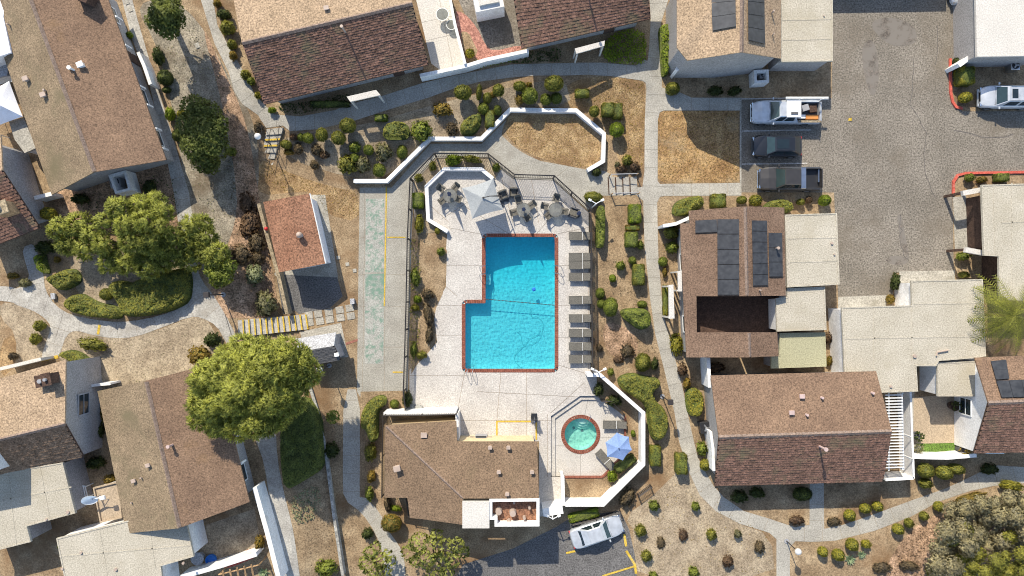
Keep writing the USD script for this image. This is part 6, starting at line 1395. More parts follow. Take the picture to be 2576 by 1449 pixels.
PLANTS = '''
shrub round olive 1165 235 22 18 1.3|round clipped olive shrub casting a round shadow below the white patio wall
shrub round olive 1205 232 7 20 1.2|slim double topped shrub right of the big round olive one
shrub round olive 1254 230 15 15 1.3|round shrub at the top of the tight cluster above the wall corner
shrub loose gold 1239 238 10 9 .7|small golden bush squeezed between two green shrubs above the wall corner
shrub round olive 1226 246 12 13 1.0|green shrub in the middle of the cluster above the wall corner
shrub round green 1216 273 14 15 1.1|darker green shrub just above the teardrop hedge
shrub round green 1252 277 10 12 1.2|small round shrub touching the slanting white wall
shrub box olive 1232 300 13 22 1.0|upright oval shrub squeezed between teardrop hedge and slanting wall
shrub loose brown 1137 325 17 17 .9|dark brownish bush left of the teardrop hedge
flower_bush loose gold 1112 275 26 18 .8|spreading yellow flowering bush below the curved walkway
shrub box bright 959 297 17 9 .6|small bright clipped shrub half in eave shadow on the curved walk edge
shrub loose green 1059 329 27 30 1.2|big loose green bush joined to the right end of the flat box hedge
shrub cone green 1011 382 15 20 1.1|half dome shrub close above the slanting white wall
shrub round olive 877 318 20 18 1.3|round pale green shrub on the left bank beside the walkway shadow
shrub round olive 854 349 18 17 1.2|olive egg shaped shrub below the pale round one on the left bank
shrub round olive 812 341 14 17 1.2|upright olive shrub left of the egg shaped one
shrub round green 775 347 13 13 1.0|small green shrub at the left end of the curved walk bank
shrub round green 757 345 9 10 .8|tiny green shrub beside a red tinged bush
shrub loose red 739 345 11 9 .8|red tinged bush near the short pale steps
shrub round olive 719 363 14 11 .9|dome shrub right beside the short pale steps
shrub loose gold 726 383 14 8 .5|low yellow brown clump under the dome shrub by the steps
dry_bush dry brown 750 374 12 16 .6|scraggly brown plant right of the dome shrub by the steps
shrub loose green 892 370 15 16 .9|loose green bush on the lower left bank
shrub round green 927 377 13 13 .9|small round green bush left of the grey green one
shrub loose grey 964 383 23 25 1.1|grey green loose bush above the horizontal white wall
dry_bush dry brown 796 377 15 15 .7|brown dry bush in the left bank soil
dry_bush dry red 815 390 14 10 .5|reddish dry scrub right of the brown bush on the left bank
dry_bush dry brown 791 415 12 13 .8|small round brown bush alone above the walk
shrub loose olive 874 413 26 26 1.2|large olive bush at the left end of the zigzag wall
shrub loose grey 911 415 21 22 1.1|greyish bush between olive bush and the horizontal white wall
shrub round green 954 428 16 17 1.0|round dark green bush touching the horizontal white wall
shrub round green 892 398 12 12 1.0|green tuft above the large olive bush
shrub loose bright 684 277 11 8 .6|bright green clump at the lower left corner of the tiled house
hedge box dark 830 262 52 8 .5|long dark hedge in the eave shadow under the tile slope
shrub round olive 1308 217 17 12 1.1|wide topped shrub left of the tallest round one
shrub loose gold 1331 213 9 7 .6|small brown gold bush by the walkway shadow edge
shrub round green 1333 244 20 20 1.3|dark round shrub on the bank above the top of the wall
shrub loose gold 1308 250 14 14 .8|yellowish ground bush near the wall corner
shrub round olive 1393 213 24 19 1.5|largest pale domed shrub below the curved walkway
shrub round green 1373 250 14 14 1.0|left one of the paired shrubs above the wall top
shrub round green 1400 247 14 14 1.0|right one of the paired shrubs above the wall top
shrub box olive 1464 235 19 10 .9|flat oval shrub alone on the dry lawn
shrub round olive 1494 283 13 14 1.2|round shrub next to the upper right bend of the wall
shrub box olive 1529 276 17 17 1.2|left half of the double box shrub on the dry lawn
shrub box olive 1553 280 13 20 1.1|right half of the double box shrub on the dry lawn
shrub round bright 1550 329 18 18 1.2|perfect ball shrub standing in the dry lawn strip
shrub loose dark 1501 433 12 12 .8|dark bush at the open end of the zigzag wall
shrub loose olive 1578 403 14 15 .9|olive bush above the timber steps
shrub loose red 1563 425 15 11 .7|brown red bush left above the timber steps
shrub loose red 1597 420 14 14 .8|reddish bush right above the timber steps
shrub loose grey 1553 415 8 9 .7|small grey sage tuft above the timber steps
shrub cone olive 1693 222 20 18 1.3|half round shrub at the corner of the shaded yard
shrub box yellow 2427 192 20 24 1.2|square yellow green shrub inside the curling red kerb
shrub round yellow 2429 245 15 13 1.1|round yellow shrub at the tip of the curling red kerb
shrub round dark 2407 153 9 8 .7|tiny dark shrub at the top of the curling red kerb
shrub loose green 2440 447 13 11 .8|green bush at the left end of the long red kerb bed
shrub box green 2519 447 17 11 .8|wide green bush at the middle of the long red kerb bed
shrub loose gold 2470 452 14 9 .5|pale straggly plant between two bushes in the long red kerb bed
shrub loose green 2424 644 19 12 .9|leaning green bush left of the lower carport beam
shrub loose olive 2426 691 15 9 .8|small olive bush at the end of the yard by the largest cream roof
shrub loose dark 2253 708 11 24 1.0|dark upright bush between yard and white wall face
shrub loose gold 2240 753 10 13 .8|brownish bush at the foot of the white wall face
shrub round olive 1493 496 24 14 1.1|wide shrub at the corner outside the lounge fence
shrub box bright 1596 538 17 25 1.1|square yellow green shrub left of the right walkway
flower_bush box gold 1591 573 19 8 .8|golden yellow clump under the square yellow green shrub
shrub box green 1588 603 17 20 1.2|dark square shrub below the golden clump
shrub loose green 1611 616 9 14 .9|narrow bush between dark square shrub and walkway
shrub loose green 1561 668 13 13 .9|small round bush in the bed level with the tight loungers
shrub round green 1591 655 10 10 .7|little green bush above the tall olive box shrub
shrub box olive 1606 691 16 28 1.2|tall olive box shrub beside the right walkway
shrub round bright 1541 700 9 10 .6|tiny bright ball in the open soil right of the loungers
shrub round green 1510 738 12 14 1.1|upper bush of the trio pressed to the pool fence
shrub round green 1513 764 11 12 1.0|middle bush of the trio pressed to the pool fence
shrub round green 1535 772 18 24 1.3|largest bush of the trio beside the pool fence
shrub round green 1616 765 13 9 .7|small green bush above the widest clipped hedge
shrub cone olive 1618 912 22 26 1.4|large olive cone shrub below the brown scrub
shrub loose dark 1647 915 9 18 1.0|dark strip of foliage on the right of the olive cone
dry_bush dry brown 1578 883 18 20 .7|brown scrub in the leaf litter left of the olive cone
dry_bush dry red 1555 905 14 10 .4|rusty low scrub on the leaf litter
shrub loose green 1536 936 9 11 .8|small bush right above the hot tub wall corner
dry_bush dry brown 1508 876 9 12 .7|brown bush pressed against the lower fence end
shrub box olive 1806 505 19 18 1.2|shrub above the brown solar roof left of its ridge
shrub round olive 1866 503 13 10 .9|small shrub above the ridge of the brown solar roof
shrub round yellow 1901 504 16 14 1.1|yellow green shrub right above the solar roof ridge
shrub round olive 2014 508 10 8 .8|little shrub between the long hedge and the reddish plant
shrub loose red 2035 503 9 10 .7|reddish plant behind the dark grey pickup
shrub round bright 2075 504 15 14 1.1|bright round shrub at the yard corner by the cream garage
shrub loose olive 1690 586 20 17 1.1|loose bush under the white gate wall of the solar house
shrub loose green 1691 622 17 17 .9|loose bush below the one under the gate wall
shrub round green 1668 658 12 12 .8|round green bush at the walkway edge beside the solar house
shrub loose gold 1672 685 6 14 .6|thin dry green strip plant on the walkway edge
hedge box yellow 1673 755 6 40 .7|thin yellow green border hedge beside the white side canopy
hedge loose yellow 1702 866 17 32 .9|yellow green bush strip left of the lower solar house wall
shrub loose red 1716 930 13 18 .8|rusty gold bush below the yellow green strip
shrub loose gold 1728 965 9 16 .7|gold plant near the corner of the broad tiled house
hedge box olive 1648 1146 15 27 1.0|olive hedge at the right bend of the hot tub wall
shrub loose green 1766 1129 14 20 1.0|green bush under the air conditioner by the broad tiled house
shrub round yellow 1773 1169 12 15 .9|yellow shrub at the lower left corner of the broad tiled house
shrub box olive 1713 1166 15 27 1.3|tall capsule shaped shrub standing in the walk junction
hedge box bright 1468 1296 41 11 .8|slim bright hedge behind the silver sedan|14
shrub loose dark 1545 1009 20 16 .9|dark leafy bush in the shade inside the hot tub wall
shrub loose dark 1506 980 13 20 .9|dark bush in the corner inside the hot tub wall
hedge box dark 1572 1166 32 12 .9|dark hedge inside the hot tub wall below the blue parasol|35
shrub loose bright 1540 1199 13 15 .9|bright bush in the planter below the diagonal lounger
shrub round bright 1593 1091 6 9 .5|tiny green plant in the planter right of the blue parasol
dry_bush dry brown 1578 1250 18 30 1.0|dead brown bush outside the lower hot tub wall|-30
shrub loose green 1645 1272 14 14 .9|green bush alone in gravel below the capsule shrub
shrub loose green 1750 1274 11 12 .8|small green bush near the walk under the broad house corner
shrub loose olive 1611 1335 15 17 .9|olive bush right of the silver sedan nose
shrub loose olive 1626 1399 14 16 .9|olive bush right of the yellow lines at the bottom
dry_bush dry red 1718 1346 12 17 .4|reddish weed patch in the middle of the gravel bed
dry_bush dry brown 1662 1365 11 18 .3|flat brown weed patch left in the gravel bed
shrub loose olive 1790 1345 13 16 .9|olive bush in the centre of the gravel bed
shrub loose grey 1856 1344 10 11 .7|small greyish bush in the right of the gravel bed
dry_bush dry brown 1911 1376 13 18 .7|brownish bush near the right edge of the gravel bed
shrub loose red 1831 1412 14 17 .8|red brown bush at the bottom of the gravel bed
shrub loose green 1745 1440 14 15 .9|green bush at the bottom edge of the gravel bed
shrub loose green 1643 1447 12 9 .7|green bush cut by the bottom edge beside the yellow lines
shrub round dark 2019 1243 24 17 1.0|dark green bush in the shade below the broad house eave
shrub loose red 2004 1309 20 13 .7|purple brown bush at the corner of the lower walk
dry_bush dry brown 2098 1312 18 12 .4|brown ground plant right of the entrance path
shrub round yellow 2138 1296 14 14 .9|first yellow ball shrub along the lower walk
shrub round yellow 2177 1279 14 12 .9|middle yellow ball shrub along the lower walk
shrub round yellow 2208 1274 13 12 .9|third yellow ball shrub along the lower walk
shrub round olive 2323 1181 20 18 1.2|round shrub below the left end of the turf strip wall
shrub round olive 2369 1186 20 17 1.2|round left part of the double shrub under the turf wall
shrub round olive 2405 1180 22 13 1.1|pointed right part of the double shrub under the turf wall
shrub loose olive 2329 1216 17 14 1.1|shrub lower on the walk casting shadow across it
shrub round yellow 2362 1274 12 12 .9|yellow shrub in the orange bed nearest the grey thicket
shrub loose olive 2325 1298 11 12 .9|olive shrub second along the orange bed
shrub loose olive 2287 1316 11 13 .9|olive shrub third along the orange bed beside a pale stone
shrub round yellow 2260 1331 14 13 1.0|yellow shrub fourth along the orange bed
shrub round yellow 2144 1370 15 15 1.1|yellow shrub above the lower agave
shrub loose yellow 2179 1369 12 11 .9|yellow shrub above the upper agave
shrub round yellow 2109 1396 15 14 1.1|yellow shrub left of the lower agave
shrub round yellow 2070 1388 12 12 1.0|yellow shrub nearest the globe lamp in the lower bed
hedge loose yellow 2545 1222 30 14 1.1|bright yellow hedge at the right edge beside the walk
hedge loose gold 2438 1253 44 11 .7|long low gold hedge above the grey thicket|17
dry_bush dry brown 2219 1428 24 16 .5|brown flat bush at the bottom of the orange bed
dry_bush dry brown 2287 1424 26 14 .5|tangled dead plant at the bottom of the orange bed
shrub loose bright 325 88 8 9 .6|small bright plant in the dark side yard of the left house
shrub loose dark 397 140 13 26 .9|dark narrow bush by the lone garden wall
shrub round dark 415 195 19 19 1.1|dark ball shrub right of the lone garden wall
shrub round dark 419 226 11 8 .6|small dark shrub under the dark ball
shrub loose bright 427 287 12 18 1.0|bright bush between the side walk and the dark tree
shrub round dark 447 340 13 16 .9|dark bush lower on the side walk edge
shrub loose yellow 457 287 11 12 1.0|sunlit yellow bush at the upper left of the dark oval tree
shrub loose green 582 382 12 12 .9|green bush at the right foot of the dark oval tree
shrub loose olive 571 70 19 19 1.1|large green bush left of the long tiled house
shrub loose olive 583 112 12 13 .9|olive bush lower along the long tiled house
shrub loose gold 586 140 10 12 .8|yellowish bush along the left end of the long tiled house
shrub loose olive 617 188 13 13 .9|olive bush beside the lower left eave of the long house
shrub loose green 631 204 11 11 .8|small bush touching the walkway near the long house
shrub loose yellow 648 240 8 10 .7|yellow plant at the bottom left corner of the long house
shrub loose dark 563 36 18 13 .9|dark bush at the top beside the upper walkway
shrub loose gold 546 8 10 10 .8|yellow bush at the top edge beside the upper walkway
shrub round yellow 128 538 18 15 1.2|round yellow shrub at the left tip of the pine
hedge loose dark 112 622 24 18 1.1|dark shaded hedge above the curved pine garden hedge
flower_bush loose gold 143 653 8 9 .5|tiny yellow flower clump in the pine garden
flower_bush loose gold 32 694 15 9 .5|yellow white flower clump by the left edge path
shrub loose grey 62 712 16 12 .6|pale grey low plant at the path fork on the left
shrub round olive 267 740 16 15 .9|round shrub in the gravel between the two big hedges
shrub loose olive 98 820 15 14 .9|upper round bush in the left gravel bed
shrub loose olive 88 853 13 15 .9|lower round bush in the left gravel bed
shrub loose olive 230 866 38 17 .9|long bush in the gravel below the yellow path mark|-12
shrub loose gold 500 894 27 25 1.2|yellow brown bush left of the round pine
shrub loose dark 533 855 20 20 1.1|dark bush above the round pine at the path end
dry_bush dry brown 32 896 12 11 .6|brown bush in the dry grass at the left edge
shrub loose sage 640 692 22 27 1.2|pale sage green bush on the bank by the shed stairs
shrub loose grey 668 765 28 34 1.1|grey green bush mass above the garden stairs
shrub loose brown 690 868 42 13 .7|orange brown bush between the stairs and the round pine
dry_bush dry red 628 560 24 40 .8|rusty brush on the bank above the shed
dry_bush dry brown 645 610 22 30 .8|brown brush on the bank left of the shed
dry_bush dry brown 606 640 26 26 .7|dark brush in the middle of the bank
dry_bush dry red 620 510 18 28 .7|rusty brush at the top of the shed bank
dry_bush dry brown 648 650 16 18 .8|brown brush just above the sage bush
dry_bush dry brown 650 320 12 16 .6|brown tuft beside the globe lamp by the pale steps
shrub box bright 1052 505 15 21 1.1|bright square shrub at the top of the fence bed
shrub loose yellow 1054 563 12 28 .9|yellow green bushes below the bright square shrub
shrub loose green 1109 633 11 12 .8|dark green shrub at the deck edge below the seat wall
shrub loose green 1044 697 13 26 1.0|tall green bush in the middle of the fence bed
shrub loose bright 1050 753 11 11 .8|small bright bush in the fence bed
shrub loose yellow 1044 774 11 10 .7|yellow bush in the lower fence bed
shrub loose brown 1076 740 18 14 .9|brownish bush where the deck edge bends
shrub loose brown 1077 790 13 36 .9|brown bushes along the deck edge left of the shallow end
shrub loose brown 1080 842 11 26 .8|brown bushes at the lower deck edge left of the shallow end
shrub loose olive 1060 893 15 12 .8|olive bush with round shadow at the end of the fence bed
shrub loose green 1040 880 9 22 .7|thin green bush at the bottom of the fence bed
shrub loose bright 1140 402 22 15 1.2|bright bush behind the top left of the seat wall
shrub loose olive 1187 400 26 10 1.0|yellow green bush behind the top of the seat wall
shrub loose green 1248 421 10 13 .8|green plant in the corner of the zigzag fence
shrub loose olive 1088 418 10 14 .8|thin plant behind the upper left slope of the seat wall
shrub loose olive 1053 448 12 12 .9|green plant by the left corner of the zigzag fence
shrub round yellow 1100 580 7 9 .6|small yellow plant at the lower end of the seat wall
hedge loose olive 931 1138 16 26 1.0|looser part of the hedge beside the clubhouse railing
shrub loose gold 934 1199 11 18 .9|yellow bush beside the middle of the clubhouse railing
shrub loose green 929 1243 11 20 .9|green bush at the lower end of the clubhouse railing
shrub round green 992 1016 12 11 .8|small round bush above the left end of the railed wall
shrub loose dark 1024 1004 13 22 1.3|dark upright bush at the lower end of the court fence
shrub loose bright 995 1279 15 8 .6|bright plant in the sunken corner below the clubhouse
shrub round gold 986 1313 26 22 1.2|golden olive dome at the lower left of the clubhouse
shrub loose brown 975 1268 10 24 .7|pale brown bush left of the sunken corner
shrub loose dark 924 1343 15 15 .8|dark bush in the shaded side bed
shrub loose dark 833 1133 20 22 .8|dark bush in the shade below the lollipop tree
shrub loose green 820 1430 28 22 1.1|green bush at the bottom edge of the side bed
hedge loose olive 665 1262 6 26 .8|thin hedge on the white garden wall
flower_bush loose gold 652 1366 11 20 .9|yellow red flowering bush inside the white garden wall
shrub loose dark 245 1085 14 24 .8|dark ferns between tall house and brown gable
shrub loose gold 262 1040 9 24 .8|golden fern strip at the edge of the brown gable roof
shrub loose gold 276 1205 16 12 .8|golden bush above the little dish roof
shrub loose green 160 1372 14 12 .9|green bush in the dark gap between two flat roofs
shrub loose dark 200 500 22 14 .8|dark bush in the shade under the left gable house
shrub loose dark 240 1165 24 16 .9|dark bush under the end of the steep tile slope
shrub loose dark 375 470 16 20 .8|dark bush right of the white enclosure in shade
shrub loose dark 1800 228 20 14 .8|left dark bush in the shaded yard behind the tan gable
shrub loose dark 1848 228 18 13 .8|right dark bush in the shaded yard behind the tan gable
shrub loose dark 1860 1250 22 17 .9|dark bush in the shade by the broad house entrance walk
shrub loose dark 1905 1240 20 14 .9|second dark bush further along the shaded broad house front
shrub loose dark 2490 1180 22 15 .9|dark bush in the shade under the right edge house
shrub loose red 2083 850 10 16 .7|reddish flowering plants between green roof and white wall
shrub loose red 1800 925 24 14 .8|reddish plant in the dark court below the solar house
flower_bush loose gold 2086 908 7 14 .6|orange plant at the lower end of the white wall gap
shrub round yellow 1182 134 12 11 .8|yellow shrub in the corner of the brick patio bed
'''
for l in PLANTS.strip().split('\n'):
    a, lb, *rz = l.split('|'); f = a.split()
    if lb == 'x': continue
    k = 'dry' if f[1] == 'dry' else f[1]
    nums = [float(v) for v in f[3:]]; leaf = 'leaf_' + f[2]
    stem = .35 if (k == 'round' and min(nums[2:4]) > 11 and nums[4] >= 1.2) else 0
    plant(f[0], k, leaf, *nums, lb, float(rz[0]) if rz else float(rng.uniform(-12, 12)) if k != 'box' else 0.0, {'hedge': 'hedge', 'dry_bush': 'bush', 'flower_bush': 'bush'}.get(f[0], 'shrub'), stem)


def hedge_mass(label, ring, h, leaf, w=.38, size=.065, dens=620, name='hedge', category='hedge'):
    """A clipped or merged hedge over an outline: a rounded bumpy body with leaves standing on it."""
    q = [G(p[0], p[1], h * .6)[:2] for p in smooth_ring(ring, 1)]; poly = Polygon(q).buffer(0); c = poly.representative_point(); t = Thing(name, label, category, (c.x, c.y, gz(c.x, c.y)))
    def surf(P):
        pt = shapely.points(P); d = shapely.distance(pt, poly.exterior); u = np.clip(d / w, 0, 1); k = np.sqrt(np.maximum(0, 1 - (1 - u) ** 2)); bump = meshkit.fbm(np.column_stack([P * 1.5, P[:, :1] * 0 + h]), 4) - .5 + .35 * (meshkit.fbm(np.column_stack([P * 5.5, P[:, :1] * 0 + 2]), 2) - .5)
        near = np.array([x.coords[0] for x in shapely.get_point(shapely.shortest_line(pt, poly.exterior), 1)]); o = near - P; o /= np.maximum(np.linalg.norm(o, axis=1)[:, None], 1e-6)
        z = np.array([gz(*a) for a in P]) + h * (.25 + .75 * k) + bump * .75 * u * min(1, h); n = np.column_stack([o * (1 - u)[:, None], .25 + u]); return z, n / np.linalg.norm(n, axis=1)[:, None]
    x0, y0, x1, y1 = poly.bounds; n = int((x1 - x0) * (y1 - y0) * dens); P = rng.uniform((x0, y0), (x1, y1), (n, 2)); P = P[shapely.contains_xy(poly, P[:, 0], P[:, 1])]
    z, N = surf(P); keep = meshkit.fbm(np.column_stack([P * 2.2, P[:, :1] * 0 + 9]), 3) > .3
    P3 = np.column_stack([P, z])[keep] - N[keep] * rng.uniform(0, .08, (keep.sum(), 1)); nn = np.repeat(N[keep] + rng.normal(0, .35, P3.shape), 4, 0); t.add('foliage', leaves(P3, size, N[keep], .7), leaf, normals=nn / np.linalg.norm(nn, axis=1)[:, None])
    g = np.stack(np.meshgrid(np.arange(x0, x1, .17), np.arange(y0, y1, .17)), -1).reshape(-1, 2); g = g[shapely.contains_xy(poly.buffer(-.05), g[:, 0], g[:, 1])]; ex = np.array([poly.exterior.interpolate(s).coords[0] for s in np.arange(0, poly.length, .17)]); A = np.vstack([g, ex])
    from scipy.spatial import Delaunay
    tr = Delaunay(A).simplices; ce = A[tr].mean(1); tr = tr[shapely.contains_xy(poly, ce[:, 0], ce[:, 1])]; z, N = surf(A); z[len(g):] -= h * .05; m = len(ex); b = len(g)
    cr = (A[tr[:, 1]] - A[tr[:, 0]]); c2_ = (A[tr[:, 2]] - A[tr[:, 0]]); fl = cr[:, 0] * c2_[:, 1] - cr[:, 1] * c2_[:, 0] < 0; tr[fl] = tr[fl][:, ::-1]
    V = np.vstack([np.column_stack([A, z - .03]), np.column_stack([ex, z[b:] - h * .6])]); F = tr.tolist(); ccw = poly.exterior.is_ccw
    for k in range(m):
        a0, a1, b0, b1 = b + k, b + (k + 1) % m, b + m + k, b + m + (k + 1) % m; F += [[a0, b0, a1], [a1, b0, b1]] if ccw else [[a0, a1, b0], [a1, b1, b0]]
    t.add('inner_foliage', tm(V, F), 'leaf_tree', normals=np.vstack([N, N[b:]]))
    for k in range(3): s = poly.exterior.interpolate((k + .5) / 3, True); p = np.array([s.x * .8 + c.x * .2, s.y * .8 + c.y * .2]); zz_ = gz(*p); t.add('stem', cyl([*p, zz_ - .1], [*p, zz_ + h * .5], .03, 5), 'bark')


for a in ((('biggest sunlit hedge spreading under the lower side of the pine'), T(0, 1, '815,700 850,670 920,665 980,690 1040,655 1150,615 1300,585 1400,560 1432,640 1430,740 1410,830 1330,880 1200,920 1050,945 920,940 905,880 860,800 820,750'), 1.05, 'leaf_olive', .4),
          (('long sunlit hedge along the curved garden path, left of the biggest hedge'), T(0, 1, '460,855 520,785 600,762 660,800 740,840 830,850 900,890 905,950 860,965 760,950 650,945 540,910'), 1.0, 'leaf_olive', .36),
          (('broad rounded hedge at the lower left of the pine garden'), T(0, 1, '335,650 400,620 450,600 500,575 560,585 592,640 580,690 500,735 440,748 380,700'), 1.0, 'leaf_olive', .36),
          (('narrow curved bright hedge between path and pine garden'), T(0, 1, '255,485 290,458 320,470 325,530 352,600 340,622 300,605 265,550'), 1.0, 'leaf_bright', .25),
          (('arc shaped hedge beside the tall beige house'), T(0, 1, '430,1230 480,1195 560,1200 640,1250 692,1310 672,1390 630,1402 600,1350 560,1300 490,1262'), 1.1, 'leaf_olive', .3),
          (('long lumpy hedge between walk and clubhouse railing'), T(1, 2, '870,110 930,88 978,100 978,160 925,200 917,260 917,400 900,445 850,435 830,350 788,335 788,230 820,160'), 1.2, 'leaf_olive', .3),
          (('long winding hedge between hot tub wall and walkway'), Dp('1556,950 1590,938 1625,948 1662,953 1664,973 1642,986 1652,1012 1674,1028 1684,1060 1678,1095 1652,1114 1634,1092 1631,1050 1624,1018 1600,1003 1574,987 1556,968'), 1.25, 'leaf_olive', .35),
          (('big hedge at the top left corner of the brown solar house'), Dp('1694,542 1696,515 1712,500 1745,492 1769,491 1774,520 1742,531 1736,542'), 1.3, 'leaf_olive', .35),
          (('long hedge above the right end of the brown solar roof'), Dp('1924,520 1935,507 1960,499 1988,504 1997,525 1985,537 1930,529'), 1.3, 'leaf_olive', .3),
          (('yellow hedge left of the broad tiled house'), T(2, 2, '1322,50 1370,28 1430,50 1452,110 1442,220 1400,252 1340,242 1318,150'), 1.1, 'leaf_yellow', .3),
          (('widest clipped hedge with a big shadow left of the walkway'), T(2, 1, '822,905 850,882 940,876 1020,882 1052,918 1055,1000 1020,1038 960,1044 900,995 842,955'), 1.5, 'leaf_green', .4),
          (('tall bright hedge between the walkway and the tan gable house'), T(2, 0, '1112,200 1150,178 1206,178 1216,230 1224,330 1216,390 1190,430 1187,550 1160,568 1133,562 1128,400 1117,300'), 1.1, 'leaf_bright', .25),
          (('long narrow dark hedge outside the lounge fence'), T(2, 1, '640,110 680,92 706,130 707,260 702,412 660,424 633,412 638,250'), 1.3, 'leaf_green', .25),
          (('flat topped olive box hedge in the middle of the bank'), T(1, 0, '952,1000 975,938 1040,914 1110,917 1152,943 1153,1037 1060,1048 962,1043'), 1.2, 'leaf_olive', .2),
          (('large teardrop clipped hedge above the middle of the zigzag wall'), T(1, 0, '1533,960 1558,908 1618,868 1690,842 1703,890 1684,962 1642,1008 1590,1019 1543,1003'), 1.2, 'leaf_olive', .35),
          (('deep green thicket in the shade below the round pine'), Dp('704,1060 730,1025 768,995 802,1045 810,1120 814,1180 772,1208 714,1240 703,1150'), 1.7, 'leaf_tree', .5)): hedge_mass(*a)


def agave(label, px, py, r):
    b = G(px, py); t = Thing('agave', label, 'agave', b)
    for k in range(22):
        a = k * 2.4; el = .25 + .9 * k / 22; d = np.array([math.cos(a) * math.cos(el), math.sin(a) * math.cos(el), math.sin(el)]); s = np.array([-math.sin(a), math.cos(a), 0]) * r * .13; L = r * (1 - .3 * k / 22)
        v = [b + s * .5, b - s * .5, b + d * L * .5 + s, b + d * L * .5 - s, b + d * L]; t.add('leaf', cat([tm(v, [[0, 2, 1], [1, 2, 3], [2, 4, 3]]), tm(np.array(v) - [0, 0, .02], [[0, 1, 2], [1, 3, 2], [2, 3, 4]])]), 'leaf_agave')


agave('pale spiky agave between the lower yellow shrubs', 2136, 1406, .6)
agave('pale spiky agave right of the upper yellow shrubs', 2165, 1394, .5)
agave('spiky green rosette at the bottom end of the white garden wall', 664, 1440, .6)


# ---------------------------------------------------------------- trees
def needles(P, N, L, k):
    """k thin needles fanning out from each tuft."""
    n = len(P); P = np.repeat(P, k, 0); d = np.repeat(N, k, 0) + rng.normal(0, .75, (n * k, 3)); d /= np.linalg.norm(d, axis=1)[:, None]
    u = np.cross(d, rng.normal(0, 1, (n * k, 3))); u /= np.linalg.norm(u, axis=1)[:, None]; l = L * rng.uniform(.6, 1.2, (n * k, 1)); w = L * .09
    gn = np.cross(u, d); u = np.where((gn * np.repeat(N, k, 0)).sum(1, keepdims=True) < 0, -u, u)
    V = np.stack([P - u * w, P + u * w, P + d * l + u * w * .5, P + d * l - u * w * .5], 1).reshape(-1, 3); i = np.arange(n * k)[:, None] * 4
    return tm(V, np.vstack([i + [0, 1, 2], i + [0, 2, 3]]))


def limb(t, a, b, r0, r1, bend=.25, name='limb'):
    a, b = np.array(a), np.array(b); m = (a + b) / 2 + rng.normal(0, bend, 3) * [1, 1, .4]; p = [a, a * .6 + m * .4, m, m * .5 + b * .5, b]; n = len(p)
    t.add(name, cat([cyl(p[i], p[i + 1], r0 + (r1 - r0) * i / (n - 1), 8, r0 + (r1 - r0) * (i + 1) / (n - 1)) for i in range(n - 1)]), 'bark')


def tree(name, label, foot, lobes, leaf, style, size, dens, trunk=.2, category='tree', squash=.7, core=.62):
    """lobes: (plan x, plan y, height, radius in plan units)."""
    b = np.array(foot if len(foot) == 3 else G(*foot)); t = Thing(name, label, category, b)
    C = np.array([W(l[0], l[1], l[2]) for l in lobes]); R = np.array([l[3] * DU for l in lobes]); P, N = [], []
    for c, r in zip(C, R):
        n = max(6, int(dens * 4 * math.pi * r * r)); d = ball(n); q = d * [1, 1, squash] * r * (.82 + .36 * rng.random((n, 1))) + c
        D = np.linalg.norm((q[:, None] - C[None]) / [1, 1, squash], axis=2) / R[None]; keep = (D.min(1) > .72) & (d[:, 2] > -.55); P.append(q[keep]); N.append(d[keep])
    P, N = np.vstack(P), np.vstack(N)
    m = needles(P, N + [0, 0, .45], size, 16) if style == 'needle' else leaves(P, size, N, 1.2, .6)
    rep = len(m.vertices) // len(N); nn = np.repeat(N + [0, 0, .2], rep, 0) + np.repeat(rng.normal(0, .3, (len(m.vertices) // 4, 3)), 4, 0)
    t.add('crown', m, leaf, normals=nn / np.linalg.norm(nn, axis=1)[:, None])
    if core:
        cs = []
        for c, r in zip(C, R): s = trimesh.creation.icosphere(2, 1); s.vertices *= (.85 + .3 * meshkit.fbm(s.vertices * 2 + c, 3))[:, None]; s.vertices = s.vertices * [r * core, r * core, r * core * squash] + c; cs.append(s)
        t.add('inner_crown', cat(cs), leaf)
    top = C[:, 2].max(); hub = b + [(C[:, 0].mean() - b[0]) * .3, (C[:, 1].mean() - b[1]) * .3, (C[:, 2].min() - b[2]) * .55]
    limb(t, b - [0, 0, .3], hub, trunk, trunk * .75, .05, 'trunk')
    for c, r in list(zip(C, R))[:14]: limb(t, hub, c, trunk * .5, trunk * .14, .2)
    return t


pl_ = T(0, 1, '450,280 520,390 600,250 700,330 640,430 800,240 780,400 900,130 950,260 1060,110 1180,80 1230,160 1080,230 1000,370 880,470 820,540 1120,360 1210,280 1190,420 1060,480 960,540 1290,360 1300,470 1450,270 1530,250 1440,390 1550,360 1560,470 1240,520 1120,560 1440,500 1640,480')
lob = [(x, y, 3.2 + 2.3 * math.exp(-((x - 330) ** 2 / 150 ** 2 + (y - 575) ** 2 / 75 ** 2)) + rng.uniform(-.4, .4), float(rng.uniform(16, 25))) for x, y in pl_]
tree('pine_tree', 'big sprawling pine spreading over the left garden beds', (372, 640), lob, 'leaf_pine', 'needle', .38, 15, .26, core=.6)
pp_ = Polygon(Dp('575,868 640,858 715,858 765,876 792,915 788,955 772,1000 742,1040 692,1072 640,1095 600,1102 545,1090 490,1066 466,1030 472,995 498,985 482,958 515,920 545,905')).buffer(-17); lob = []
for k in range(3000):
    x, y = rng.uniform(465, 790), rng.uniform(855, 1105)
    if len(lob) < 56 and pp_.contains(shapely.Point(x, y)) and all(math.hypot(x - l[0], y - l[1]) > 22 for l in lob):
        lob.append((x, y, 6.2 + 2.8 * (1 - ((x - 630) / 170) ** 2 - ((y - 975) / 130) ** 2 * .7) + rng.uniform(-.6, .6), float(rng.uniform(19, 28))))
